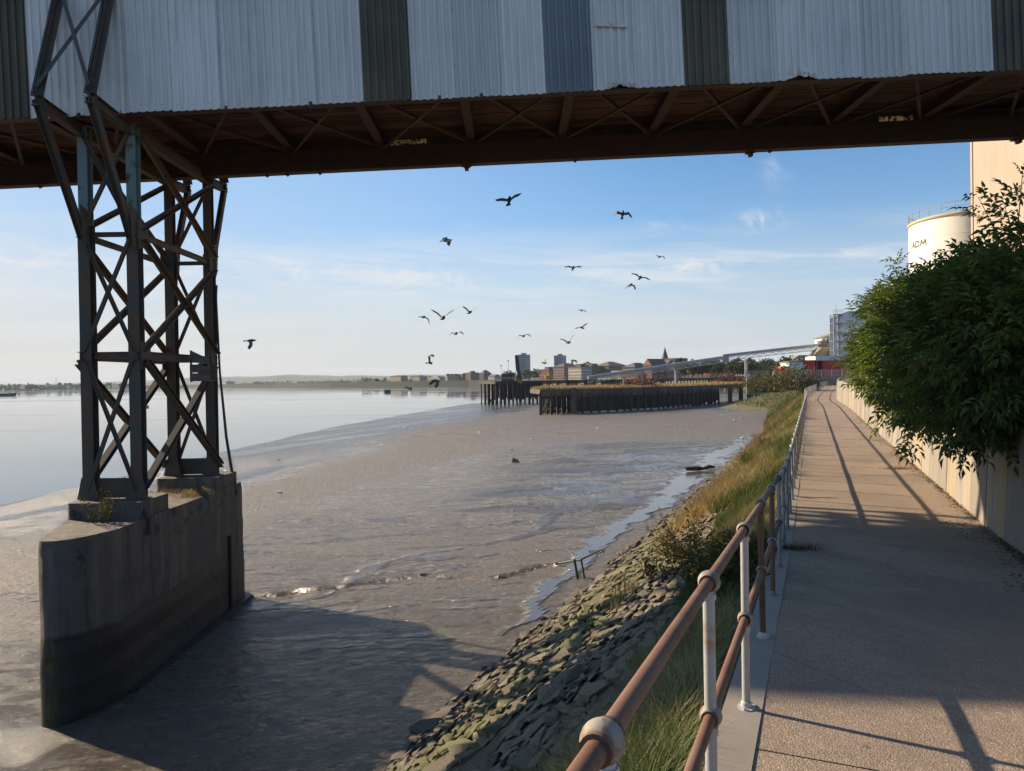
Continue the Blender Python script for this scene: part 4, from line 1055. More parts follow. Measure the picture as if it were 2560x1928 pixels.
# sprays that break the outline
spr = [((2268, 730), 20, (-.3, 0, 1), 1.0), ((2245, 765), 22, (-1, 0, .25), 1.2), ((2240, 800), 21, (-1, 0, .3), 1.3), ((2205, 840), 23, (-1, 0, .1), .9), ((2170, 905), 22, (-1, 0, .0), .9), ((2475, 700), 15, (-1, 0, .3), 1.0), ((2500, 670), 14, (-.9, 0, .35), 1.0), ((2545, 560), 10, (.1, 0, 1), .75), ((2550, 640), 10, (-.3, 0, 1), .7), ((2185, 940), 20, (-1, 0, -.25), .7), ((2260, 1010), 15, (-.8, 0, -.6), .6), ((2300, 1060), 13, (-.6, 0, -.8), .55), ((2420, 1100), 11, (-.3, 0, -1), .35), ((2400, 725), 17, (-.6, 0, .4), .6), ((2270, 740), 21, (-1, 0, .6), .9), ((2480, 560), 12, (-.5, 0, 1), .5), ((2235, 785), 21, (-1, 0, .15), .9)]
st_mb = MB(); eP, eO, eT = [], [], []
for (px, py), Y, d, L in spr:
    p0 = np.array(at_y(px, py, Y)); d = np.array(d, float); d /= np.linalg.norm(d)
    p1 = p0 + d * L
    st_mb.tube(tuple(p0 - d * .5), tuple(p1), .012, 5, .004)
    for k in range(int(34 * L)):
        f = rng.random(); s_ = rng.normal(size=3); eP.append(p0 + d * L * f + s_ * .05); eO.append(d * .6 + s_ * .7 + np.array([0, 0, -.15])); eT.append(np.clip(rng.normal(.5, .15), 0, 1))
P_ = np.vstack([P_, eP]); O_ = np.vstack([O_, eO]); T_ = np.concatenate([T_, eT])
# some yellowing sprays
yl = np.linalg.norm((P_ - np.array(at_y(2275, 800, 19))) / np.array([1.0, 2, 1.0]), axis=1) < .9
T_[yl & (rng.random(len(T_)) < .35)] = .92
V, Fc, tn = scatter(CV, CF, P_, rotmats(O_, rng.uniform(-.9, .9, len(P_))), rng.uniform(.7, 1.6, len(P_)), T_)
fo = obj('foliage', np_mesh('foliage', V, Fc, ELDER, False, {'tint': tn}), el)
for k in range(9):
    Yb = 9.5 + k * 1.5; xb = -0.43 + .4165 * Yb + 3.75 + random.uniform(0, .7); p0 = Vector((xb, Yb, WTOP - .3)); pts = [p0]; rr = [.07]
    for j in range(4):
        pts.append(pts[-1] + Vector((random.uniform(-.55, .1), random.uniform(-.3, .3), random.uniform(.35, .75)))); rr.append(rr[-1] * .72)
    st_mb.poly_tube([tuple(p) for p in pts], rr, 6)
st_mb.build('branches', BARK, el)

# ------------------------------------------------------------------ ragstone pitching on the bank
def rock_mesh(seed, flat):
    r = random.Random(seed); bm = bmesh.new()
    for _ in range(15):
        v = Vector((r.gauss(0, 1), r.gauss(0, 1), r.gauss(0, 1))); v.normalize(); v = Vector((max(-.72, min(.72, v.x)), max(-.7, min(.7, v.y)), max(-.6, min(.6, v.z))))
        bm.verts.new((v.x * .78, v.y * .5, v.z * flat))
    res = bmesh.ops.convex_hull(bm, input=bm.verts)
    bmesh.ops.delete(bm, geom=[g for g in res['geom_interior'] if isinstance(g, bmesh.types.BMVert)], context='VERTS')
    me = bpy.data.meshes.new('stone'); bm.to_mesh(me); bm.free(); me.materials.append(STONE); return me
ROCKS = [rock_mesh(k, .19 + .05 * (k % 3)) for k in range(14)]
cand = []
rs = np.random.default_rng(5)
s = -2.0
while s < 78:
    sp = 0.235 if s < 26 else .36
    toe = float(toe_t(s)); top_f = float(f_grass(s)) - .05
    f = top_f + rs.uniform(-.08, .05)
    while f < 1.05:
        cand.append((s + rs.uniform(-.13, .13), .18 + f * (toe - .2) + rs.uniform(-.06, .06), f, rs.uniform(.55, 1.35) * (1.0 if rs.random() < .86 else 2.1))); f += rs.uniform(.026, .042) * 6 / toe * (1.35 if s > 26 else 1)
    s += sp * rs.uniform(.8, 1.2)
cand = [c for c in cand if float(vnoise(c[0] * .9, c[1] * 1.3, 3)) < .80]
ca = np.array(cand); x, y = rline(ca[:, 0], ca[:, 1]); zc_ = bank_z(ca[:, 0], ca[:, 1]) + (fbm(ca[:, 0] * 1.5, ca[:, 1] * 1.5, 11, 4) - 0.5) * 0.28
size = .185 * ca[:, 3] * np.where(ca[:, 0] > 26, 1.15, 1.0)
# apparent size decides which stones are single objects
app = size / np.maximum(np.hypot(x, y), 4); inview = (y > 8.5) & (x / y > -.25)
order = np.argsort(-(app * inview))
tang = np.stack([x * 0 + DIR.x, x * 0 + DIR.y], 1)
R_all = []
slope = math.atan2(3.6, 5.6)
for k in range(len(ca)):
    yaw = math.atan2(DIR.y, DIR.x) + rs.normal(0, .45)
    m = Matrix.Rotation(slope * .8 + rs.normal(0, .16), 3, Vector((DIR.x, DIR.y, 0))) @ Matrix.Rotation(yaw, 3, 'Z') @ Matrix.Rotation(rs.normal(0, .18), 3, 'X')
    # bank falls towards the river (left): tilt the other way round
    m = Matrix.Rotation(-slope * .8 + rs.normal(0, .16), 3, Vector((DIR.x, DIR.y, 0))) @ Matrix.Rotation(yaw, 3, 'Z') @ Matrix.Rotation(rs.normal(0, .18), 3, 'X'); R_all.append(m)
single = set(order[:300].tolist())
stuffV, stuffF, off = [], [], 0
rv = [(np.array([v.co[:] for v in m.vertices]), np.array([tuple(p.vertices) for p in m.polygons])) for m in ROCKS]
for k in range(len(ca)):
    sz = float(size[k]); c = Vector((float(x[k]), float(y[k]), float(zc_[k]) + .014))
    i = k % len(ROCKS); sx = sz * float(rs.uniform(.9, 1.35)); sy = sz * float(rs.uniform(.8, 1.1)); szz = sz * float(rs.uniform(.8, 1.2))
    if k in single:
        o = inst('stone', ROCKS[i], bank, c, R_all[k].to_euler(), (sx, sy, szz))
    else:
        tv, tf = rv[i]; Vv = (tv * np.array([sx, sy, szz])) @ np.array(R_all[k]).T + np.array(c)
        stuffV.append(Vv); stuffF.append(tf + off); off += len(tv)
so = obj('stone_pitching', np_mesh('stone_pitching', np.vstack(stuffV), np.vstack(stuffF), STONE, False), bank); so['kind'] = 'stuff'

# ------------------------------------------------------------------ grass and weeds on the bank
def blades(pos, length, lean, rng, tint, width=.006):
    n = len(pos); a = rng.uniform(0, 2 * np.pi, n); dx, dy = np.cos(a), np.sin(a)
    l1 = length * (1 - .25 * lean); off1 = length * lean * .35; off2 = length * lean * 1.05
    b = np.stack([-dy, dx, np.zeros(n)], 1) * (width * .5)[:, None]
    base = pos; mid = pos + np.stack([dx * off1, dy * off1, l1 * .62], 1); tip = pos + np.stack([dx * off2, dy * off2, l1], 1)
    V = np.stack([base - b, base + b, mid - b * .8, mid + b * .8, tip], 1).reshape(-1, 3)
    f = np.array([(0, 1, 3), (0, 3, 2), (2, 3, 4)]); Fc = (f[None] + (np.arange(n) * 5)[:, None, None]).reshape(-1, 3)
    return V, Fc, np.repeat(tint, 5)
def bank_grass(n, s0, s1, f0, f1, hmin, hmax, bias, rng, width, cut=.42, lean=(.15, .9)):
    u = rng.random(n); s = s0 * (s1 / s0) ** u if s0 > 0 else s0 + (s1 - s0) * u
    f1 = np.maximum(f1 * f_grass(s), .08); f = f0 + (f1 - f0) * rng.random(n) ** 1.15
    t = .18 + f * (toe_t(s) - .2)
    keep = fbm(s * .7, t * .9, 200, 3) > cut + .22 * sstep(f0 + .6 * (f1 - f0), f1, f); s, t, f = s[keep], t[keep], f[keep]
    x, y = rline(s, t); z = bank_z(s, t) + (fbm(s * 1.5, t * 1.5, 11, 4) - .5) * .28 * sstep(.05, .3, f) - .05
    tint = np.clip(np.where(fbm(s * .30 + 7, t * .55, 300, 3) + bias + rng.normal(size=len(s)) * .035 > .52, .72, .22) + rng.normal(size=len(s)) * .13, 0, 1)
    L = rng.uniform(hmin, hmax, len(s)) * (.6 + .8 * fbm(s * .8, t, 400, 2))
    return blades(np.stack([x, y, z], 1), L, rng.uniform(lean[0], lean[1], len(s)), rng, tint, rng.uniform(width * .7, width * 1.3, len(s)))
rg = np.random.default_rng(21)
def merge(parts):
    Vs, Fs, Ts, o = [], [], [], 0
    for V, Fc, t in parts: Vs.append(V); Fs.append(Fc + o); Ts.append(t); o += len(V)
    return np.vstack(Vs), np.vstack(Fs), np.concatenate(Ts)
g = merge([bank_grass(34000, 1.2, 11, .025, 1.05, .16, .36, -.05, rg, .006, .25, (.3, 1.3)), bank_grass(36000, 10, 24, .02, 1.0, .16, .40, +.06, rg, .008, .32), bank_grass(34000, 20, 48, .0, 1.05, .25, .6, .09, rg, .014, .28), bank_grass(22000, 45, 100, .0, 1.05, .35, .8, .03, rg, .03, .25), bank_grass(12000, 90, 170, .0, 1.02, .4, .9, -.08, rg, .06, .2)])
og = obj('bank_grass', np_mesh('bank_grass', g[0], g[1], GRASSM, False, {'tint': g[2]})); tag(og, 'green and straw coloured grass on the upper bank', 'grass', kind='stuff')
# straw clumps
cl_ = []
for (px, py, Y), n, r in (((1560, 1500, 14.5), 120, .25), ((1790, 1262, 24.), 2200, 1.0), ((1830, 1215, 28.), 2200, 1.0), ((1760, 1300, 22.), 1500, .8), ((1890, 1130, 42.), 1500, 1.2), ((1930, 1060, 60.), 1500, 1.5), ((1960, 1030, 72.), 1200, 1.8)):
    p = at_y(px, py, Y); s0, t0 = [float(v) for v in st(p.x, p.y)]
    s = s0 + rg.normal(size=n) * r; t = t0 + rg.normal(size=n) * r * .6; x, y = rline(s, t); z = bank_z(s, t) - .04
    cl_.append(blades(np.stack([x, y, z], 1), rg.uniform(.25, .6, n) * (1 + Y / 60), rg.uniform(.2, 1.1, n), rg, np.clip(rg.normal(.6, .2, n), 0, 1), rg.uniform(.005, .009, n) * (1 + Y / 25)))
g = merge(cl_); og = obj('straw_grass', np_mesh('straw_grass', g[0], g[1], DRYGR, False, {'tint': g[2]})); tag(og, 'dry straw coloured grass clumps on the bank', 'grass', kind='stuff')

def weed(name, label, cat, base, h, r, n, mat, tintm, rng, stems=7, group=None, leaf=(SV, SF), lscale=(.7, 1.5), tsd=.16):
    t = thing(name, label, cat, base, group); sb = MB(); pos, out, tint = [], [], []
    for k in range(stems):
        a = rng.uniform(0, 2 * math.pi); rr = r * math.sqrt(rng.random()); tip = Vector(base) + Vector((rr * math.cos(a), rr * math.sin(a), h * rng.uniform(.6, 1.05)))
        b0 = Vector(base) + Vector((rr * .25 * math.cos(a), rr * .25 * math.sin(a), -.05)); midp = b0.lerp(tip, .5) + Vector((0, 0, .08 * h))
        sb.poly_tube([tuple(b0), tuple(midp), tuple(tip)], [.010 * h + .004, .007 * h + .003, .003], 5)
        m = n // stems
        for j in range(m):
            f = rng.uniform(.15, 1.0); c = (b0.lerp(midp, f * 2) if f < .5 else midp.lerp(tip, f * 2 - 1)); o = rng.normal(size=3); o /= np.linalg.norm(o)
            pos.append(np.array(c) + o * r * .22 * rng.random()); out.append(o + np.array([0, 0, .25])); tint.append(np.clip(rng.normal(tintm, tsd), 0, 1))
    V, Fc, tn = scatter(leaf[0], leaf[1], np.array(pos), rotmats(np.array(out), rng.uniform(-1, 1, len(pos))), rng.uniform(*lscale, len(pos)), np.array(tint))
    obj('leaves', np_mesh('leaves', V, Fc, mat, False, {'tint': tn}), t); sb.build('stems', BARK, t); return t
rw_ = np.random.default_rng(33)
def on_bank(px, py, Y):
    p = at_y(px, py, Y); s, t = [float(v) for v in st(p.x, p.y)]; t = min(max(t, .35), 5.5); xx, yy = rline(s, t); return (float(xx), float(yy), float(bank_z(s, t)) - .03)
wl_ = [((1735, 1445, 13.2), .95, .75, 900, .62, 'brown tinged bushy weed with bare stems on the bank', 12), ((1690, 1400, 16.0), .7, .7, 700, .68, 'low reddish weed patch below the bare stemmed bush', 10), ((1800, 1530, 8.6), .6, .6, 1200, .30, 'leafy dark green weed close behind the handrail posts', 14), ((1850, 1450, 10.0), .5, .6, 1000, .25, 'bright green weed between the handrail and the brown bush', 12), ((1880, 1190, 28.), .8, .8, 700, .45, 'mixed weed patch beside the straw coloured grass', 10), ((1905, 1150, 36.), 1.0, .6, 500, .88, 'rusty red dock stems standing in the grass', 9), ((1640, 1490, 14.6), .5, .6, 500, .55, 'sparse low weed at the top of the mossy stones', 9)]
for (c, h, r, n, tm_, lb, stn) in wl_: weed('weed', lb, 'weed', on_bank(*c), h, r, n, WEEDM, tm_, rw_, stn, 'weeds on the bank')
# growth on the pier
weed('weed', 'small green and red weed growing from the front plinth of the pier', 'weed', (-9.42, 16.35, PTOP - .02), .75, .45, 340, WEEDM, .58, rw_, 12, None, (SV, SF), (.6, 1.3), .28)
def tuft(label, base, r, n, h, mat, rng, tm_=.5, name='grass_tuft', cat='grass tuft', group=None, sq=(1, 1)):
    p = np.stack([base[0] + rng.normal(size=n) * r * .5 * sq[0], base[1] + rng.normal(size=n) * r * .5 * sq[1], np.full(n, base[2] - .02)], 1)
    g = blades(p, rng.uniform(.4, 1.0, n) * h, rng.uniform(.3, 1.3, n), rng, np.clip(rng.normal(tm_, .2, n), 0, 1), rng.uniform(.004, .008, n))
    o = obj(name, np_mesh(name, g[0], g[1], mat, False, {'tint': g[2]})); tag(o, label, cat, group); return o
tuft('dry orange grass growing in front of the rear plinth of the pier', (-9.0, 20.3, PTOP), .75, 900, .30, DRYGR, rw_, .45, sq=(.5, 1.0))
tuft('thin dry grass at the back corner of the pier top', (-9.9, 20.4, PTOP), .6, 260, .3, DRYGR, rw_, .5)
# weeds and litter on the path
def onpath(px, py):
    z = E - 2.1
    for _ in range(4):
        p = at_z(px, py, z); s_, t_ = [float(v) for v in st(p.x, p.y)]; z = float(zpath(s_))
    return (p.x, p.y, z + .005), s_, t_
for (px, py), r, n, h, lb in (((1990, 1375), .30, 420, .16, 'dead brown weed mat at a path joint beside the railing'), ((1900, 1757), .12, 160, .05, 'little dead weed mat around the post foot in the sun'), ((2250, 1172), .4, 240, .12, 'small brown weed tuft at the foot of the sea wall')):
    c, s_, t_ = onpath(px, py); tuft(lb, c, r, n, h, LITTER, rw_, .4, 'weed_mat', 'weed', None, (1.1, .45))
ls = rg.uniform(2, 60, 5200); ls = 6 + (ls - 2) ** 1.0 * (rg.random(5200)); lt = -PW + np.abs(rg.normal(size=5200)) * .16 * (.5 + 1.6 * sstep(.45, .7, fbm(ls * .5, ls * 0, 500, 3)))
ls[:1500] = 6.5 + np.abs(rg.normal(size=1500)) * 3.2; lt[:1500] = -PW + np.abs(rg.normal(size=1500)) * .24 * (.35 + 1.3 * sstep(.4, .65, fbm(ls[:1500] * .8, ls[:1500] * 0, 520, 3)))
lx, ly = rline(ls, lt); lz = zpath(ls) - .010 + .022
V, Fc, tn = scatter(SV * .55, SF, np.stack([lx, ly, lz], 1), rotmats(np.stack([rg.normal(size=5200), rg.normal(size=5200), np.abs(rg.normal(size=5200)) * .25], 1), rg.uniform(-.6, .6, 5200)), rg.uniform(.6, 1.5, 5200), np.clip(rg.normal(.4, .25, 5200), 0, 1))
o = obj('leaf_litter', np_mesh('leaf_litter', V, Fc, LITTER, False, {'tint': tn})); tag(o, 'brown leaf litter along the foot of the sea wall', 'leaf litter', kind='stuff')

# ------------------------------------------------------------------ debris on the mud
def onmud_pt(px, py):
    z = E - 6.8
    for _ in range(5): p = at_z(px, py, z); z = float(zmud(p.x, p.y))
    return p
GREENWOOD = M('slimy_timber', (0.075, 0.08, 0.035), (0.04, 0.036, 0.025), 4, 0.7, 0.4, 20)
p = onmud_pt(1752, 1176); dw = thing('driftwood', 'weedy dark log lying in the wet channel', 'driftwood', p)
mb = MB(); mb.poly_tube([(p.x - 1.0, p.y + .1, p.z + .12), (p.x - .1, p.y, p.z + .14), (p.x + .15, p.y, p.z + .10)], [.15, .17, .09], 9); mb.build('log', GREENWOOD, dw)
mb = MB(); mb.poly_tube([(p.x + .1, p.y, p.z + .1), (p.x + .6, p.y + .1, p.z + .24), (p.x + 1.0, p.y + .1, p.z + .2)], [.10, .14, .06], 8); mb.tube((p.x + .8, p.y, p.z + .2), (p.x + 1.1, p.y, p.z + .48), .035, 6, .015); mb.tube((p.x - .95, p.y, p.z + .1), (p.x - 1.12, p.y, p.z + .25), .05, 6, .02); mb.build('branch', GREENWOOD, dw)
p = onmud_pt(1288, 1158); mb = MB(); mb.extr([(p.x - .3, p.y, p.z - .1), (p.x + .38, p.y, p.z - .1), (p.x + .18, p.y + .1, p.z + .22), (p.x - .22, p.y + .1, p.z + .42)], (.1, .28, 0)); tag(mb.build('timber_stump', M('yellow_green_slime', (.23, .19, .05), (.12, .11, .035), 5, .8)), 'yellow green stump sticking out of the open mud', 'stump')
# old pole with weed hanging from it
p0, p1 = onmud_pt(1390, 1432), onmud_pt(1500, 1410); pm = onmud_pt(1440, 1452)
tp = thing('weedy_pole', 'low horizontal pole draped with seaweed near the foot of the bank', 'pole', p0)
h0 = .28; mb = MB(); mb.poly_tube([(p0.x, p0.y - .3, p0.z + h0 + .1), (pm.x + .2, pm.y + .3, pm.z + h0 + .32), (p1.x, p1.y - .2, p1.z + h0 + .25)], [.035, .035, .025], 8); mb.lathe([(.05, -.02), (.07, .02), (.05, .06)], (p0.x, p0.y - .3, p0.z + h0 + .1), 8); mb.build('pole', M('barnacled_pole', (.22, .19, .14), (.13, .11, .08), 12, .8), tp)
mb = MB(); mb.tube((pm.x + .1, pm.y + .3, pm.z - .15), (pm.x - .02, pm.y + .3, pm.z + .62), .05, 7, .045); mb.tube((pm.x + .32, pm.y + .3, pm.z - .15), (pm.x + .2, pm.y + .3, pm.z + .62), .035, 7); mb.build('stake', GREENWOOD, tp)
mb = MB()
for k in range(14):
    xx = p1.x - .4 + .05 * k * .8; mb.tube((xx, p1.y - .2, p1.z + h0 + .25), (xx + random.uniform(-.05, .05), p1.y - .2, p1.z + h0 + .25 - random.uniform(.1, .4)), .012, 4, .004)
mb.build('seaweed', GREENWOOD, tp)
# gulls on the mud
def gull_mesh():
    b = MB(); b.cm = 0
    b.lathe([(.001, -.20), (.025, -.17), (.07, -.06), (.085, .03), (.06, .12), (.035, .17), (.04, .2), (.033, .235), (.001, .26)], (0, 0, .2), 10, Matrix.Rotation(rad(90 - 12), 3, 'X') @ Matrix.Rotation(0, 3, 'Z')); b.tube((.03, 0, 0), (.03, 0, .16), .008, 4); b.tube((-.03, 0, 0), (-.03, 0, .16), .008, 4); b.tube((0, -.24, .25), (0, -.31, .245), .012, 5, .003)
    return b.mesh('gull', M('gull_white', (.75, .75, .74), (.5, .52, .54), 4, .7), True)
GM = gull_mesh()
for px, py in ((1493, 1075), (1807, 1042), (1836, 1054), (1855, 1049), (1856, 1100), (1198, 1085), (700, 1240), (1330, 1103), (1280, 1130), (697, 1155), (955, 1118), (1010, 1072)):
    p = onmud_pt(px, py); o = inst('gull', GM, None, (p.x, p.y, p.z - .01), (0, 0, random.uniform(0, 6)), (1.15,) * 3); tag(o, 'small white gull standing on the open mud', 'gull', 'gulls on the mud')
# ------------------------------------------------------------------ silo, storage tower
SILO_W = M('silo_white', (0.78, 0.74, 0.64), (0.70, 0.66, 0.56), .5, .7, .1, 8, stretch=(1, 1, .25))
BEIGE = NT('beige_concrete'); _p = BEIGE.pos()
_c = BEIGE.ramp(BEIGE.noise(_p, .22, 6, .6), [(.3, (.37, .295, .225)), (.7, (.31, .245, .185))]); _c = BEIGE.mix(BEIGE.mr(BEIGE.noise(BEIGE.map(_p, (1, 1, .06)), 1.6, 6, .65), .52, .75, 0, .55), _c, (.19, .155, .12))
BEIGE.set(Base_Color=_c, Roughness=.9, Normal=BEIGE.bump(BEIGE.noise(_p, 6, 5), .3, .03)); BEIGE = BEIGE.mat
STEELG = M('grey_steel', (.30, .31, .32), (.24, .25, .26), 2, .55)
INK = M('dark_lettering', (.03, .035, .045), (.04, .045, .055), 1, .7)
SCx, SCy, SR = 50.6, 79.1, 6.0
ZT = at_y(2276, 566, 82).z
silo = thing('round_silo', 'round cream white storage silo with railed rim behind the bush', 'silo', (SCx, SCy, E - .75))
mb = MB(); mb.lathe([(SR, E - .8), (SR, ZT - .28)], (SCx, SCy, 0), 72); mb.build('drum', SILO_W, silo, True)
mb = MB(); mb.lathe([(SR + .12, ZT - .28), (SR + .16, ZT - .14), (SR + .10, ZT), (SR - .4, ZT + .02), (.1, ZT + .9)], (SCx, SCy, 0), 72); mb.build('rim', M('ochre_rim', (.50, .40, .20), (.40, .34, .2), 1, .7), silo, True)
for k in range(28):
    a = 2 * math.pi * k / 28 + .1; b_ = MB(); b_.tube((SCx + SR * math.cos(a), SCy + SR * math.sin(a), ZT - .1), (SCx + SR * math.cos(a), SCy + SR * math.sin(a), ZT + 1.08), .035, 6); b_.build('guard_post', STEELG, silo)
for h in (.6, 1.08):
    b_ = MB(); n = 72
    for k in range(n):
        a0, a1 = 2 * math.pi * k / n, 2 * math.pi * (k + 1) / n; b_.tube((SCx + SR * math.cos(a0), SCy + SR * math.sin(a0), ZT + h), (SCx + SR * math.cos(a1), SCy + SR * math.sin(a1), ZT + h), .03, 5)
    b_.build('guard_rail', STEELG, silo)
for zz in np.arange(E + 1.5, ZT - 1, 2.6):
    b_ = MB(); b_.lathe([(SR + .004, zz - .03), (SR + .02, zz), (SR + .004, zz + .03)], (SCx, SCy, 0), 72); b_.build('weld_seam', SILO_W, silo, True)
# lettering wrapped on the drum: slanting strokes of a leaf mark, then A D M
zl = at_y(2290, 622, 80).z; a_left = math.atan2(82.0 - 1.6 - SCy, 46.1 - SCx)
def wrap(u, h):               # u metres to the right along the drum seen from outside
    a = math.radians(163) + u * .82 / SR; return (SCx + (SR + .012) * math.cos(a), SCy + (SR + .012) * math.sin(a), zl + h)
def stroke(b, pts, w=.14):
    for (u0, h0), (u1, h1) in zip(pts[:-1], pts[1:]):
        n = 5
        for k in range(n):
            f0, f1 = k / n, (k + 1) / n; p0 = Vector(wrap(u0 + (u1 - u0) * f0, h0 + (h1 - h0) * f0)); p1 = Vector(wrap(u0 + (u1 - u0) * f1, h0 + (h1 - h0) * f1))
            b.bar(p0, p1, .02, w, (0, 0, 1)) if abs(h1 - h0) < .05 else b.bar(p0, p1, w * .9, .02, (p0.x - SCx, p0.y - SCy, 0))
lh = .62
for nm, strokes in (('letter', [[(1.05, 0), (1.4, lh), (1.75, 0)], [(1.2, .25), (1.6, .25)]]), ('letter', [[(2.0, 0), (2.0, lh), (2.5, lh * .97), (2.75, lh * .7), (2.75, lh * .3), (2.5, .03), (2.0, .02)]]), ('letter', [[(3.05, 0), (3.2, lh), (3.55, .15), (3.9, lh), (4.05, 0)]]), ('leaf_mark', [[(.35, 1.0), (.72, 0)]])):
    b_ = MB()
    for s_ in strokes: stroke(b_, s_)
    b_.build(nm, INK, silo)
# square tower, its river face in the sun
c0 = Vector((46.75, 72.9, 0)); f1 = Vector((-.3845, -.9231, 0)); f2 = Vector((.9231, -.3845, 0))
tw = thing('storage_tower', 'tall plain beige concrete storage tower in front of the silo', 'tower', (*c0.xy, E - .75))
pts = [c0, c0 + f1 * 24, c0 + f1 * 24 + f2 * 18, c0 + f2 * 18]
mb = MB(); mb.prism([p.xy[:] for p in pts], E - .8, E + 42); mb.build('shaft', BEIGE, tw)
mb = MB(); n_ = -f2 * .10
mb.extr([(c0 + f1 * .0)[:2] + (E - .8,), (c0 + f1 * .9)[:2] + (E - .8,), (c0 + f1 * .9)[:2] + (E + 42,), (c0)[:2] + (E + 42,)], n_); mb.build('corner_pilaster', BEIGE, tw)
mb = MB(); mb.prism([(p + (p - (c0 + f1 * 12 + f2 * 9)).normalized() * .3).xy[:] for p in pts], E + 42.01, E + 43); mb.build('parapet', BEIGE, tw)

# ------------------------------------------------------------------ works at the end of the path
def z_at(px, py, Y): return at_y(px, py, Y).z
def x_at(px, Y): return at_y(px, 935, Y).x
YW = 252.0
PALEBLUE = M('pale_blue_cladding', (.66, .69, .71), (.58, .62, .65), .15, .6, .15, 3, stretch=(4, 4, .1))
MINT = M('mint_cladding', (.42, .60, .54), (.36, .53, .48), .3, .65)
BROWNROOF = M('brown_sheet_roof', (.24, .19, .135), (.18, .145, .105), .4, .8)
WHITEP = M('white_fascia', (.68, .67, .64), (.6, .59, .56), .5, .6)
REDP = M('red_panel', (.62, .03, .04), (.5, .025, .033), .6, .55)
DARKIN = M('dark_opening', (.035, .03, .032), (.05, .045, .045), .5, .9)
wh = thing('warehouse', 'tall pale blue grey sheet clad warehouse behind the red panels', 'warehouse', (x_at(2120, YW), YW, E - .7))
def px_poly(pts, Y): return [tuple(at_y(px, py, Y)) for px, py in pts]
P = px_poly([(2075, 905), (2075, 797), (2120, 779), (2300, 782), (2300, 905)], YW)
mb = MB(); mb.extr([(x_, y_, max(z_, E - .8)) for x_, y_, z_ in P], (20.5, 45, 0)); mb.build('hall', PALEBLUE, wh)
xs = np.linspace(x_at(2077, YW), x_at(2296, YW), 46)
for k in range(45):
    zt_ = np.interp(xs[k], [P[1][0], P[2][0], P[3][0]], [P[1][2], P[2][2], P[3][2]]) - .15; b_ = MB(); b_.bb(xs[k] + .05, xs[k] + .12, YW - .08, YW - .002, E + 1, zt_); b_.build('seam', PALEBLUE, wh)
b_ = MB(); b_.bar(Vector(P[1]) + Vector((0, -.1, 0)), Vector(P[2]) + Vector((0, -.1, 0)), .25, .3); b_.bar(Vector(P[2]) + Vector((0, -.1, 0)), Vector(P[3]) + Vector((0, -.1, 0)), .25, .3); b_.build('verge', WHITEP, wh)
# lattice stair tower
YS = 247.0
xa, xb = x_at(2081, YS), x_at(2103, YS); z0, z1 = E - .7, z_at(2092, 786, YS)
lt = thing('lattice_tower', 'grey steel lattice stair tower in front of the warehouse', 'tower', ((xa + xb) / 2, YS, z0))
for x in (xa, (xa + xb) / 2, xb):
    for y in (YS - 1.4, YS + 1.4): b_ = MB(); b_.bar((x, y, z0), (x, y, z1), .22, .22); b_.build('leg', STEELG, lt)
nl = 7
for k in range(nl + 1):
    z = z0 + (z1 - z0) * k / nl; b_ = MB(); b_.bb(xa - .1, xb + .1, YS - 1.5, YS + 1.5, z - .12, z - .01); b_.build('landing', STEELG, lt)
    if k < nl:
        zz = z0 + (z1 - z0) * (k + 1) / nl
        for y in (YS - 1.55, YS + 1.55): b_ = MB(); b_.bar((xa, y, z) if k % 2 else (xb, y, z), (xb, y, zz) if k % 2 else (xa, y, zz), .14, .14); b_.build('brace', STEELG, lt)
        b_ = MB(); b_.bar(((xa + xb) / 2, YS - .5, z), (xb - .2, YS - .5, zz), .7, .15, (0, 1, 0)); b_.build('stair_flight', STEELG, lt)
for x in np.linspace(xa, xb, 5): b_ = MB(); b_.tube((x, YS - 1.4, z1), (x, YS - 1.4, z1 + 1.4), .05, 5); b_.build('guard_post', STEELG, lt)
b_ = MB(); b_.bar((xa - .2, YS - 1.4, z1 + 1.35), (xb + .6, YS - 1.4, z1 + 1.35), .08, .08); b_.bar((xa - .2, YS - 1.4, z1 + .7), (xb + .6, YS - 1.4, z1 + .7), .07, .07); b_.build('guard_rail', STEELG, lt)
b_ = MB(); b_.tube(((xa + xb) / 2, YS, z1), ((xa + xb) / 2, YS, z1 + 3.2), .09, 6); b_.build('mast', STEELG, lt)
# mint transfer tower and brown roof shed
mt = thing('transfer_tower', 'mint green transfer tower at the top of the conveyor tube', 'tower', (x_at(2065, 262), 262, E - .7))
x0, x1 = x_at(2055, 262), x_at(2075, 262); zt_, zb_ = z_at(2060, 845, 262), E - .7
mb = MB(); mb.bb(x0, x1 + 3, 262, 268, zb_, zt_); mb.build('wall', MINT, mt)
mb = MB(); mb.extr([(x0 - .4, 261.7, zt_), (x1 + 3, 261.7, zt_), (x1 + 3, 261.7, zt_ + 2.2)], (0, 6.6, 0)); mb.build('roof', BROWNROOF, mt)
for px in (2061, 2070): xx = x_at(px, 262); mb = MB(); mb.bb(xx - .25, xx + .25, 261.95, 262.1, z_at(2060, 858, 262), z_at(2060, 847, 262)); mb.build('window', DARKIN, mt)
sh = thing('brown_roof_shed', 'shed with steep brown sheet roof below the mint tower', 'shed', (x_at(2055, 256), 256, E - .7))
A = px_poly([(2024, 898), (2055, 868), (2090, 868), (2110, 890), (2110, 898)], 256)
mb = MB(); mb.extr(A, (0, 5, 0)); mb.build('roof', BROWNROOF, sh); mb = MB(); mb.bb(A[0][0] + .5, A[3][0], 256.3, 260.7, E - .8, A[0][2] + .02); mb.build('wall', MINT, sh)
sh2 = thing('lean_to_roof', 'low dark canopy on posts left of the brown roof shed', 'canopy', (x_at(2010, 262), 262, E - .7))
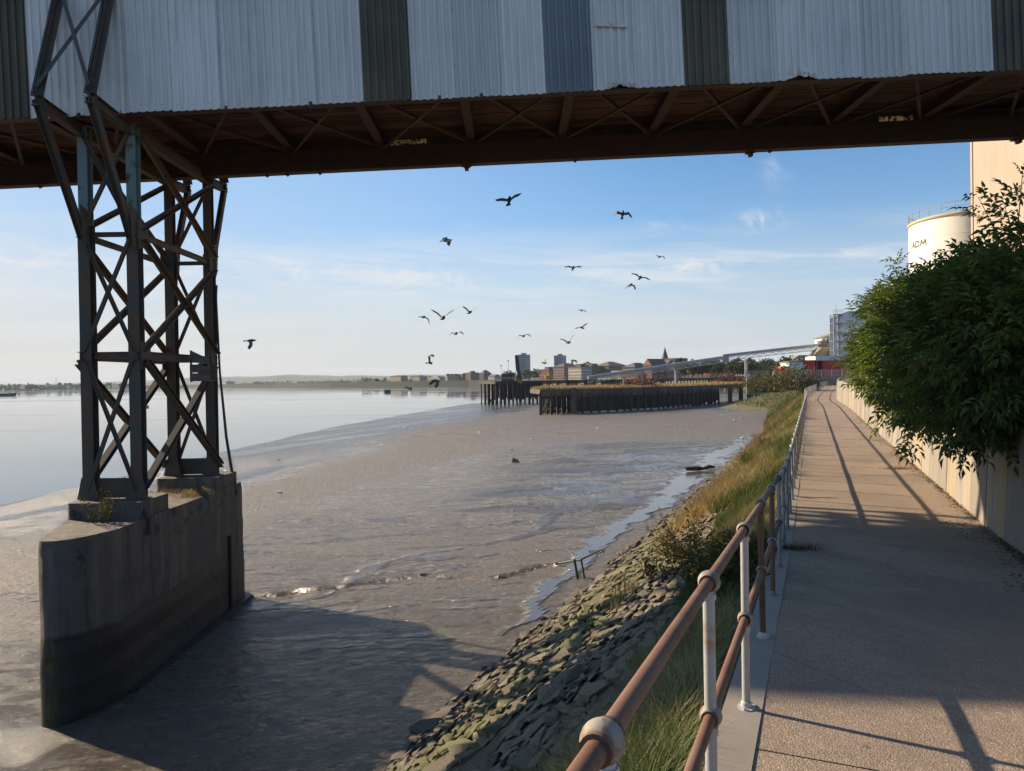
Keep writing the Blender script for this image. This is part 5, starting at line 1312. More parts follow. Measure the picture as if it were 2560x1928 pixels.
A = px_poly([(1988, 895), (1998, 888), (2036, 888), (2030, 895)], 262); mb = MB(); mb.extr(A, (0, 5, 0)); mb.build('roof', BROWNROOF, sh2)
for px in (1992, 2010, 2030): xx = x_at(px, 263); mb = MB(); mb.bb(xx - .15, xx + .15, 262.5, 262.8, E - .8, A[0][2] + .03); mb.build('post', STEELG, sh2)
# white fascia building with red panels
Yf = 236.0
wf = thing('red_fronted_store', 'low store with white fascia and tall red panels below it', 'building', (x_at(2080, Yf), Yf, E - .7))
zf0, zf1 = z_at(2080, 901, Yf), z_at(2080, 890, Yf)
mb = MB(); mb.bb(x_at(2039, Yf), x_at(2260, Yf), Yf, Yf + 8, zf0, zf1); mb.build('fascia', WHITEP, wf)
mb = MB(); mb.bb(x_at(2041, Yf), x_at(2255, Yf), Yf + 2.0, Yf + 7.5, E - .8, zf0 - .01); mb.build('recess', DARKIN, wf)
def corr(b, x0, x1, y, z0, z1, pitch=.7):
    n = max(2, int((x1 - x0) / pitch)); w = (x1 - x0) / n
    for k in range(n): b.bb(x0 + k * w, x0 + (k + .55) * w, y - .12, y + .1, z0, z1); b.bb(x0 + (k + .55) * w, x0 + (k + 1) * w, y - .02, y + .1, z0, z1)
for pa, pb, ya in ((2060, 2107, 899), (2107, 2160, 899), (2160, 2230, 899)):
    b_ = MB(); corr(b_, x_at(pa, Yf) + .05, x_at(pb, Yf) - .05, Yf + .3, E - .8, zf0 - .01); b_.build('red_panel', REDP, wf)
for pa in (2043, 2058): xx = x_at(pa, Yf); b_ = MB(); b_.bb(xx - .12, xx + .12, Yf + .1, Yf + .35, E - .8, zf0 - .01); b_.build('column', REDP, wf)
rd = thing('red_store_bay', 'red corrugated bay between the mint shed and the white fascia', 'building', (x_at(2022, Yf), Yf, E - .7))
b_ = MB(); corr(b_, x_at(2008, Yf), x_at(2038.5, Yf), Yf + .2, E - .8, z_at(2020, 903, Yf)); b_.build('red_panel', REDP, rd)
b_ = MB(); b_.bb(x_at(2008, Yf), x_at(2038.5, Yf), Yf + .35, Yf + 8, E - .8, z_at(2020, 902.5, Yf)); b_.build('body', REDP, rd)
b_ = MB(); b_.bb(x_at(2007, Yf), x_at(2039, Yf), Yf - .1, Yf + 8.2, z_at(2020, 902.5, Yf) + .01, z_at(2020, 900.5, Yf)); b_.build('roof', BROWNROOF, rd)
ms = thing('mint_shed', 'low mint green shed with tall doors beside the red bay', 'shed', (x_at(1990, Yf), Yf, E - .7))
b_ = MB(); b_.bb(x_at(1973, Yf), x_at(2007.5, Yf), Yf, Yf + 8, E - .8, z_at(1990, 904, Yf)); b_.build('wall', MINT, ms)
b_ = MB(); b_.extr(px_poly([(1971, 904), (2007.5, 900), (2007.5, 902), (1971, 906)], Yf - .3), (0, 8.6, 0)); b_.build('roof', BROWNROOF, ms)
for pa in (1977, 1985, 1993, 2001): b_ = MB(); b_.bb(x_at(pa, Yf), x_at(pa + 5, Yf), Yf - .12, Yf - .002, E - .6, z_at(1990, 909, Yf)); b_.build('door', PALEBLUE, ms)
sk = thing('red_container', 'small red corrugated container standing left of the mint shed', 'container', (x_at(1964, 225), 225, E - .75))
b_ = MB(); corr(b_, x_at(1952, 225), x_at(1977, 225), 225, E - .75, z_at(1964, 917, 225), .45); b_.build('side', REDP, sk)
b_ = MB(); b_.bb(x_at(1952, 225), x_at(1977, 225), 225.12, 227.6, E - .75, z_at(1964, 916, 225)); b_.build('body', REDP, sk)
# dark and white tanks nearby
for nm, lb, cat, px, pw, pt, m in (('dark_bin', 'narrow dark steel hopper by the red container', 'hopper', 1944, 7, 907, DARKIN), ('white_tank', 'small white tank left of the dark hopper', 'tank', 1936, 8, 925, WHITEP)):
    t = thing(nm, lb, cat, (x_at(px, 228), 228, E - .75)); b_ = MB(); r_ = (x_at(px + pw / 2, 228) - x_at(px - pw / 2, 228)) / 2; zt2 = z_at(px, pt, 228); b_.lathe([(r_, E - .75), (r_, zt2 - .3), (r_ * .6, zt2)], (x_at(px, 228), 228, 0), 14); b_.build('shell', m, t, True); b_ = MB(); b_.tube((x_at(px, 228), 228, zt2 - .02), (x_at(px, 228), 228, zt2 + .5), .1, 6); b_.build('vent', STEELG, t)

# palisade fence on the flood wall and along the river edge
def fence(name, label, p0, p1, zb, h, mat, pitch, postp=3.0, rails=(.3, .85)):
    p0, p1 = Vector(p0), Vector(p1); d = p1 - p0; L = d.length; d.normalize(); t = thing(name, label, 'fence', (p0.x, p0.y, zb))
    n = int(L / postp)
    for k in range(n + 1): c = p0 + d * (L * k / n); b_ = MB(); b_.box((c.x, c.y, zb + h / 2), (.09, .09, h)); b_.build('post', mat, t)
    for r_ in rails: b_ = MB(); b_.bar((p0.x, p0.y, zb + h * r_), (p1.x, p1.y, zb + h * r_), .05, .06); b_.build('rail', mat, t)
    PMh = None; m = min(int(L / pitch), 300); b0 = MB(); b0.extr([(-.035, 0, 0), (.035, 0, 0), (.035, 0, h * .95), (0, 0, h), (-.035, 0, h * .95)], (0, .012, 0)); me = b0.mesh('pale', mat); yaw = math.atan2(d.y, d.x); nn = Vector((d.y, -d.x, 0)) * .05
    for k in range(m): c = p0 + d * (L * (k + .5) / m) + nn; inst('pale', me, t, (c.x, c.y, zb + .02), (0, 0, yaw))
    return t
fence('palisade_fence', 'grey steel palisade fence on top of the beige flood wall', fw0 + nf * .18, fw1 + nf * .18, E - .55, 1.95, STEELG, .28)
fence('palisade_fence', 'grey palisade fence running from the flood wall to the grassed jetty', (70.0, 207.0, 0), (58.2, 178.6, 0), E - 2.1, 2.5, STEELG, .30)
fence('red_barrier', 'red and white barrier fence beside the jetty fence', (66.2, 190, 0), (61.0, 179.5, 0), E - 1.1, 1.7, M('faded_red_paint', (.46, .10, .07), (.5, .3, .27), 1.5, .7), .5)

# ------------------------------------------------------------------ old concrete jetty with grass
OLDC = M('sooty_concrete', (.12, .105, .088), (.055, .05, .045), .35, .9, .4, 3, stretch=(1, 1, .4))
DARKW = M('black_timber', (.030, .027, .023), (.055, .048, .040), .8, .85, .4, 6, stretch=(1, 1, .3), objvar=.25)
JN = [(5.6, 145.0), (12.5, 147.5), (22, 151.5), (32, 158.0), (42, 167.5), (51, 178.0), (60, 190.0), (69, 204.0)]
JF = [(69, 216), (56, 203), (45, 190), (35, 178.5), (25, 170), (14, 164), (4.0, 160)]
ZD = E - 2.1
cj = thing('concrete_jetty', 'old sooty concrete jetty with dry grass growing on its deck', 'jetty', (30, 160, E - 7))
mb = MB(); mb.prism(JN + JF, ZD - .9, ZD); mb.build('deck', OLDC, cj)
def along(pts, step_):
    out = []; acc = 0
    for (x0, y0), (x1, y1) in zip(pts[:-1], pts[1:]):
        L = math.hypot(x1 - x0, y1 - y0); n = max(1, int(L / step_))
        for k in range(n): f = k / n; out.append((x0 + (x1 - x0) * f, y0 + (y1 - y0) * f))
    return out
front = along(JN, 1.9)
for k, (x, y) in enumerate(front):
    zb_ = float(zmud(x, y)) - .5
    if x > 51 and k % 4: continue
    if x > 51: b_ = MB(); b_.bb(x - .45, x + .45, y + .3, y + 1.2, zb_, ZD - .91); b_.build('column', OLDC, cj)
    else: b_ = MB(); b_.tube((x + random.uniform(-.1, .1), y - .05, zb_), (x, y - .05, ZD - (.91 if x > 12 else .6)), .26, 8, .22); b_.build('pile', DARKW, cj)
pl = [p for p in JN if p[0] >= 12 and p[0] <= 52]
for (x0, y0), (x1, y1) in zip(pl[:-1], pl[1:]):
    n = 3
    for k in range(n):
        a = Vector((x0, y0, 0)).lerp(Vector((x1, y1, 0)), k / n); c = Vector((x0, y0, 0)).lerp(Vector((x1, y1, 0)), (k + .97) / n); b_ = MB(); zl_ = float(zmud(a.x, a.y)) + (0.35 if x0 < 40 else .1)
        b_.extr([(a.x, a.y + .35, zl_), (c.x, c.y + .35, zl_ + (.9 if x0 > 41 and k > 0 else 0)), (c.x, c.y + .35, ZD - .91), (a.x, a.y + .35, ZD - .91)], (-.15, .25, 0)); b_.build('facing', DARKW, cj)
        b_ = MB(); b_.extr([(a.x + .06, a.y - .02, ZD - 1.6), (c.x - .06, c.y - .02, ZD - 1.6), (c.x - .06, c.y - .02, ZD - .08), (a.x + .06, a.y - .02, ZD - .08)], (-.1, .15, 0)); b_.build('fascia_panel', OLDC, cj)
for k in range(3):
    for (x, y) in [(6.0 + k * .5 + j * 1.1, 147.6 + k * 3 + j * .25) for j in range(6)]:
        b_ = MB(); zb_ = float(zmud(x, y)) - .5; b_.tube((x, y, zb_), (x, y, ZD - .91), .22, 7); b_.build('pile', DARKW, cj)
for k in range(5):
    b_ = MB(); x = 6.2 + k * 1.15; b_.bar((x, 145.2 + .25 * k, ZD - 4.2), (x + 1.6, 145.7 + .25 * k, ZD - 1.0), .16, .2); b_.build('brace', DARKW, cj)
b_ = MB(); b_.bb(11.9, 13.1, 146.9, 147.9, float(zmud(12, 147)) - .5, ZD + .25); b_.build('corner_post', OLDC, cj)
b_ = MB(); b_.extr([(5.5, 144.85, ZD - 1.35), (12.0, 147.2, ZD - 1.35), (12.0, 147.2, ZD - .9), (5.5, 144.85, ZD - .9)], (-.1, .3, 0)); b_.build('waling', OLDC, cj)
# grass over the deck
def in_strip(n, rng):
    k = rng.integers(0, len(JN) - 1, n); f = rng.random(n); A = np.array(JN); Bf = np.array(JF[::-1] + [(69, 216)])[:len(JN)]
    Bf = np.array([(4.0, 160), (14, 164), (25, 170), (35, 178.5), (45, 190), (56, 203), (62, 209), (69, 216)])
    a = A[k] * (1 - f)[:, None] + A[k + 1] * f[:, None]; b = Bf[k] * (1 - f)[:, None] + Bf[k + 1] * f[:, None]; w = rng.random(n)[:, None] ** 1.5 * .96 + .015
    return a * (1 - w) + b * w
rj = np.random.default_rng(44); p = in_strip(24000, rj); hgt = .5 + .8 * fbm(p[:, 0] * .2, p[:, 1] * .2, 9, 3)
g = blades(np.column_stack([p, np.full(len(p), ZD - .02)]), hgt * rj.uniform(.4, 1, len(p)), rj.uniform(.1, .7, len(p)), rj, np.clip(rj.normal(.45, .25, len(p)), 0, 1), rj.uniform(.04, .10, len(p)))
JGR = leaf_material('rust_gold_grass', [(0, (.30, .19, .085)), (.6, (.45, .30, .145)), (1, (.55, .41, .23))], .7, .2)
o = obj('jetty_grass', np_mesh('jetty_grass', g[0], g[1], JGR, False, {'tint': g[2]})); tag(o, 'dry orange grass covering the old jetty deck', 'grass', kind='stuff')
BROWNB = leaf_material('brown_bramble', [(0, (.10, .05, .035)), (.6, (.17, .085, .055)), (1, (.22, .13, .07))], .8, .15)
def bush(name, label, base, rx, ry, rz, n, mat, rng, lsc, group=None, tm_=.45, trunk=True, cards=None):
    t = thing(name, label, 'bush', base, group); c = np.array(base) + np.array([0, 0, rz * .75])
    P2, O2, T2 = clump_points([(c[0], c[1], c[2], rx, ry, rz), (c[0] - rx * .45, c[1], c[2] - rz * .25, rx * .6, ry * .6, rz * .6), (c[0] + rx * .5, c[1], c[2] - rz * .2, rx * .55, ry * .6, rz * .65)], n // 9, 9, rx * .4, rng, .35)
    P2[:, 2] = np.maximum(P2[:, 2], base[2] + .02)
    V, Fc, tn = scatter(CARD_V, CARD_F, P2, rotmats(O2, rng.uniform(-2, 2, len(P2))), rng.uniform(.6, 1.4, len(P2)) * lsc, np.clip(T2 + tm_ - .42, 0, 1)); obj('foliage', np_mesh('foliage', V, Fc, mat, False, {'tint': tn}), t)
    b_ = MB()
    for k in range(5): b_.tube((base[0] + random.uniform(-.2, .2) * rx, base[1], base[2] - .1), (c[0] + random.uniform(-.6, .6) * rx, c[1], c[2] + random.uniform(-.2, .4) * rz), .05 * rz, 5, .015 * rz)
    b_.build('stems', BARK, t); return t
pb = at_y(1600, 950, 158); bush('bramble', 'brown bramble mound on the grass of the old jetty', (pb.x, 161, ZD), 3.4, 2.0, 1.1, 900, BROWNB, rj, .35)
pb = at_y(1832, 950, 195); bush('bramble', 'taller brown shrub at the landward end of the old jetty', (pb.x, 201, ZD), 2.4, 1.6, 1.9, 800, BROWNB, rj, .35, None, .5)
pb = at_y(1855, 955, 195); bush('bramble', 'reddish brown bramble beside the jetty fence', (pb.x + 1, 205, ZD), 4.0, 1.6, 1.0, 800, BROWNB, rj, .35, None, .35)
for (px, py, Y), rx, rz, lb in (((1910, 975, 128), 3.3, 1.7, 'round grey green bush nearest the old jetty'), ((1948, 968, 125), 3.8, 2.3, 'tallest grey green bush on the bank by the jetty'), ((1985, 970, 120), 3.2, 2.2, 'spreading grey green bush next to the two posts')):
    p = at_y(px, py, Y); bush('shore_bush', lb, (p.x, p.y, p.z - .3), rx, 2.4, rz, 1900, TAMM, rj, .26, 'bushes on the bank')
p = at_y(2038, 966, 118); bush('shore_bush', 'thin yellowish bush beside the railing at the bend', (p.x - 1.0, p.y, E - 2.75), 1.9, 1.4, 1.6, 500, TAMM, rj, .24, None, .75)
# mound of the bank on which those bushes stand
mb = MB(); cm_ = at_y(1945, 985, 122); mx = []; 
xs = np.linspace(-24, 22, 40); ys = np.linspace(-26, 40, 40); Xm, Ym = np.meshgrid(xs, ys, indexing='ij')
zm_ = E - 7.3 + 4.4 * np.exp(-((Xm - 9) / 8) ** 2 - ((Ym - 16) / 22) ** 2) + (fbm(Xm * .3, Ym * .3, 5, 3) - .5) * .5
o = obj('bank_spit', np_mesh('bank_spit', np.stack([Xm + cm_.x, Ym + cm_.y, zm_], -1).reshape(-1, 3), grid_faces(40, 40), tm.mat, True)); tag(o, 'low grassy spit of the bank by the old jetty', kind='structure')
n = 16000; px_ = rj.normal(size=n) * 7 + 7; py_ = rj.normal(size=n) * 17 + 8; pz_ = E - 7.3 + 4.4 * np.exp(-((px_ - 9) / 8) ** 2 - ((py_ - 16) / 22) ** 2); k_ = pz_ > E - 5.9
g = blades(np.column_stack([px_ + cm_.x, py_ + cm_.y, pz_ - .1])[k_], rj.uniform(.3, .9, n)[k_], rj.uniform(.1, .9, n)[k_], rj, np.clip(rj.normal(.36, .2, n), 0, 1)[k_], rj.uniform(.05, .1, n)[k_])
o = obj('spit_grass', np_mesh('spit_grass', g[0], g[1], GRASSM, False, {'tint': g[2]})); tag(o, 'yellow green grass on the spit below the bushes', 'grass', kind='stuff')
for px in (1992, 1997):
    p = at_y(px, 985, 104); b_ = MB(); zt_ = z_at(px, 943, 104); b_.tube((p.x, p.y, E - 5.5), (p.x, p.y, zt_), .07, 7); b_.lathe([(.1, zt_), (.1, zt_ + .12), (.01, zt_ + .16)], (p.x, p.y, 0), 7); tag(b_.build('marker_post', DARKW), 'thin dark marker post standing in the grass by the bushes', 'post', 'marker posts')

# ------------------------------------------------------------------ working timber jetty
ZJ = E - .35
tj = thing('timber_jetty', 'long dark timber piled jetty with working head on the river', 'jetty', (0, 220, 0))
J0, J1 = Vector((-5.0, 214, 0)), Vector((9.0, 219, 0)); jd = (J1 - J0).normalized(); jn = Vector((-jd.y, jd.x, 0))
mb = MB(); mb.extr([(J0.x, J0.y, ZJ - .8), (J1.x, J1.y, ZJ - .8), (J1.x, J1.y, ZJ), (J0.x, J0.y, ZJ)], jn * 16); mb.build('head_deck', DARKW, tj)
pile_mesh = MB(); pile_mesh.tube((0, 0, 0), (0, 0, 1), .22, 8, .2); PMESH = pile_mesh.mesh('pile', DARKW, True)
GREYPILE = MB(); GREYPILE.tube((0, 0, 0), (0, 0, 1), .2, 8, .18); GPM = GREYPILE.mesh('pile', WOODG, True)
for r_ in range(5):
    for k in range(12):
        c = J0 + jd * (k * 1.33 + .1) + jn * (r_ * 3.5 + (-.1 if r_ == 0 else .2)); zb_ = -1.5
        inst('pile', GPM if (r_ == 0 and k % 3 == 1) else PMESH, tj, (c.x, c.y, zb_), (random.uniform(-.01, .01), random.uniform(-.01, .01), 0), (1, 1, ZJ - .79 - zb_))
for k in range(5):
    a = J0 + jd * (5.5 + k * 1.8) - jn * .35; c = a + jd * 2.4; b_ = MB(); b_.bar((a.x, a.y, 1.8), (c.x, c.y, ZJ - 1.0), .2, .22); b_.build('brace', DARKW, tj)
for k in range(14): a = J0 + jd * (.1 + k * 1.06) + jn * (.55 if k > 3 else 1.6); c = a + jd * 1.06; b_ = MB(); b_.extr([(a.x, a.y, 2.2 if k % 2 else 1.6), (c.x, c.y, 2.2 if k % 2 else 1.6), (c.x, c.y, ZJ - .81), (a.x, a.y, ZJ - .81)], jn * .12); b_.build('fender_board', DARKW, tj)
for z_ in (3.2, 5.4): b_ = MB(); a, c = J0 - jn * .3, J1 - jn * .3; b_.bar((a.x, a.y, z_), (c.x, c.y, z_), .25, .3); b_.build('waling', DARKW, tj)
# approach trestle running back to the shore
A0, A1 = J1 + jn * 12, Vector((112, 330, 0)); ad = (A1 - A0).normalized(); an = Vector((-ad.y, ad.x, 0)); AL = (A1 - A0).length
mb = MB(); mb.extr([(A0.x, A0.y, ZJ - .7), (A1.x, A1.y, ZJ - .7), (A1.x, A1.y, ZJ), (A0.x, A0.y, ZJ)], an * 5); mb.build('approach_deck', DARKW, tj)
nb_ = int(AL / 4.6)
for k in range(nb_):
    c = A0 + ad * (k * 4.6 + 1)
    for w in (.2, 4.8):
        e = c + an * w; inst('pile', PMESH, tj, (e.x, e.y, -1.5), (0, 0, 0), (1.25, 1.25, ZJ - .69 + 1.5))
    if k < nb_ - 1 and k < 16:
        e = c + ad * 4.6; b_ = MB(); b_.bar((c.x, c.y - .2, ZJ - .8), (e.x, e.y - .2, ZJ - 3.2), .2, .2); b_.bar((e.x, e.y - .25, ZJ - .8), (c.x, c.y - .25, ZJ - 3.2), .2, .2); b_.build('cross_brace', DARKW, tj)
    b_ = MB(); e = c + an * 2.5; b_.box((e.x, e.y, ZJ - .95), (.5, 5.4, .4), Matrix.Rotation(math.atan2(ad.y, ad.x), 3, 'Z')); b_.build('cap_beam', DARKW, tj)
for k in range(int(AL / 3)):
    c = A0 + ad * (k * 3); b_ = MB(); b_.tube((c.x, c.y, ZJ), (c.x, c.y, ZJ + 1.1), .05, 5); b_.build('guard_post', STEELG, tj)
for h in (.55, 1.1): b_ = MB(); b_.bar((A0.x, A0.y, ZJ + h), (A1.x, A1.y, ZJ + h), .07, .07); b_.build('guard_rail', STEELG, tj)
YEL = M('yellow_paint', (.50, .36, .05), (.42, .31, .06), 2, .6); DKGREEN = M('dark_green_paint', (.025, .065, .050), (.02, .05, .04), 2, .6)
ys_ = thing('access_stair', 'yellow railed access stair on the jetty head', 'stair', tuple(at_y(1292, 950, 213.5)))
for w in (0, 1.0):
    pa, pb2 = at_y(1282, 945, 213 - w), at_y(1305, 958, 213 - w); b_ = MB()
    b_.bar(pa, pb2, .12, .25); b_.bar(pa + Vector((0, 0, .9)), pb2 + Vector((0, 0, .9)), .08, .08); b_.bar(pa + Vector((0, 0, .5)), pb2 + Vector((0, 0, .5)), .07, .07)
    for f in np.linspace(0, 1, 6): c = pa.lerp(pb2, f); b_.bar(c, c + Vector((0, 0, .92)), .06, .06)
    b_.build('balustrade', YEL, ys_)
pa, pb2 = at_y(1282, 945, 212.5), at_y(1305, 958, 212.5); b_ = MB()
for f in np.linspace(0, 1, 9): c = pa.lerp(pb2, f); b_.box(c, (.35, 1.0, .05))
b_.build('treads', STEELG, ys_)
for h in (.55, 1.1):
    a, c = J0, J0 + jd * 5
    b_ = MB(); b_.bar((a.x, a.y, ZJ + h), (c.x, c.y, ZJ + h), .07, .07); b_.build('guard_rail', YEL, tj)
cr = thing('jetty_crane', 'dark green crane column standing on the jetty head', 'crane', (x_at(1297, 222), 222, ZJ))
xc = x_at(1297, 222); zt_ = z_at(1297, 888, 222)
b_ = MB(); b_.lathe([(1.0, ZJ), (1.0, ZJ + 1.2), (.7, ZJ + 1.5), (.6, ZJ + 3)], (xc, 222, 0), 12); b_.build('pedestal', DKGREEN, cr); b_ = MB(); b_.bar((xc - .45, 222, ZJ + 2.9), (xc - .75, 222, zt_), .8, .8); b_.build('jib', DKGREEN, cr); b_ = MB(); b_.bar((xc + .3, 222, ZJ + 2.5), (xc - .3, 222, zt_ - .4), .4, .35); b_.build('ram', DKGREEN, cr)
hb = thing('jetty_cabin', 'low dark green cabin left of the crane', 'cabin', (x_at(1267, 220), 220, ZJ)); b_ = MB(); b_.bb(x_at(1254, 220), x_at(1286, 220), 219, 222, ZJ, z_at(1267, 937, 220)); b_.build('body', DKGREEN, hb); b_ = MB(); b_.bb(x_at(1253, 220), x_at(1287, 220), 218.7, 222.2, z_at(1267, 937, 220) + .01, z_at(1267, 936, 220) + .12); b_.build('roof', DARKW, hb)
for px in (1258, 1265, 1272, 1279): b_ = MB(); b_.bb(x_at(px, 220), x_at(px + 3.5, 220), 218.94, 218.998, ZJ + .55, ZJ + 1.2); b_.build('window', STEELG, hb)
yl_ = thing('yellow_hopper', 'yellow loading hopper at the foot of the conveyor tube', 'hopper', (x_at(1372, 236), 236, ZJ)); b_ = MB(); b_.prism([(x_at(1363, 236), 235), (x_at(1381, 236), 235), (x_at(1381, 236), 238), (x_at(1363, 236), 238)], z_at(1372, 947, 236), z_at(1372, 939, 236)); b_.build('bin', YEL, yl_)
b_ = MB(); b_.bb(x_at(1371, 236), x_at(1380, 236), 235.4, 237.6, z_at(1372, 939, 236) + .01, z_at(1372, 935, 236)); b_.build('hood', YEL, yl_)
for px in (1364, 1380): b_ = MB(); xx = x_at(px, 236); b_.bb(xx - .12, xx + .12, 235.1, 235.4, ZJ - .1, z_at(1372, 947, 236)); b_.build('leg', STEELG, yl_)
for px, pt, Y, lb in ((1253, 912, 221, 'short flag mast at the jetty cabin'), (1271, 900, 224, 'tall thin lamp mast behind the jetty cabin')):
    xx = x_at(px, Y); b_ = MB(); zt_ = z_at(px, pt, Y); b_.tube((xx, Y, ZJ - .1), (xx, Y, zt_), .09, 7, .04); b_.box((xx, Y, zt_ - .3), (.35, .2, .5)); b_.lathe([(.2, ZJ), (.2, ZJ + .3), (.1, ZJ + .4)], (xx, Y, 0), 7); tag(b_.build('mast', STEELG), lb, 'mast')
fl = thing('mooring_float', 'dark floating fender moored by the jetty head', 'float', tuple(at_z(1229, 1004, 0))); p = at_z(1229, 1004, 0); b_ = MB(); b_.tube((p.x - .9, p.y, .35), (p.x + .9, p.y, .35), .55, 12); b_.build('drum', DARKW, fl); b_ = MB(); b_.tube((p.x, p.y, .8), (p.x, p.y, 1.2), .12, 6); b_.build('ring_post', STEELG, fl)

# ------------------------------------------------------------------ conveyor tube
TUBE = M('weathered_tube', (.40, .40, .39), (.30, .30, .295), .5, .6)
ct = thing('conveyor_tube', 'long inclined grey conveyor tube rising from the jetty to the works', 'conveyor', tuple(at_y(1475, 945, 246)))
T0, T1 = at_y(1470, 944, 246), at_y(1812, 893, 256); T2 = at_y(2052, 862, 262)
for a, c in ((T0, T1), (T1 + Vector((.1, 0, .55)), T2)):
    b_ = MB(); b_.tube(a, c, .56, 14); b_.build('tube', TUBE, ct, True)
    n = int((c - a).length / 3.0); up = Vector((0, 0, 1))
    for sgn in (-.9, .9):
        b_ = MB(); b_.bar(a + Vector((0, sgn, -.75)), c + Vector((0, sgn, -.75)), .14, .18); b_.bar(a + Vector((0, sgn, -1.75)), c + Vector((0, sgn, -1.75)), .16, .2); b_.build('truss_chord', STEELG, ct)
        for k in range(n):
            p0 = a.lerp(c, k / n); p1 = a.lerp(c, (k + 1) / n); b_ = MB(); b_.bar(p0 + Vector((0, sgn, -.75)), p0 + Vector((0, sgn, -1.75)), .10, .10); b_.bar(p0 + Vector((0, sgn, -1.75)), p1 + Vector((0, sgn, -.75)), .09, .09); b_.build('truss_web', STEELG, ct)
    b_ = MB()
    for k in range(0, n, 1): p0 = a.lerp(c, k / n); b_.lathe([(.575, -.06), (.575, .06)], p0, 14, (c - a).to_track_quat('Z', 'Y').to_matrix())
    b_.build('tube_bands', STEELG, ct)['kind'] = 'stuff'
for px, Y, zb_ in ((1866, 257.3, E - .75), (2032, 261.5, E - .75), (1690, 252.3, -1), (1560, 248.7, -1)):
    xx = x_at(px, Y); f = (xx - T0.x) / (T2.x - T0.x); zt_ = (T0.lerp(T1, (xx - T0.x) / (T1.x - T0.x)) if xx < T1.x else T1.lerp(T2, (xx - T1.x) / (T2.x - T1.x))).z - 1.8
    b_ = MB(); b_.bb(xx - .35, xx + .35, Y - .9, Y - .5, zb_, zt_); b_.bb(xx - .35, xx + .35, Y + .5, Y + .9, zb_, zt_); b_.bb(xx - .45, xx + .45, Y - 1.0, Y + 1.0, zt_ - .3, zt_ + .1); b_.build('support', STEELG, ct)
b_ = MB(); b_.box(T2 + Vector((.6, 0, .1)), (2.4, 2.6, 2.6)); b_.build('head_box', TRESTLE, ct)
b_ = MB(); b_.box(T1 + Vector((0, 0, -.3)), (2.2, 2.4, 2.4)); b_.build('joint_box', STEELG, ct)

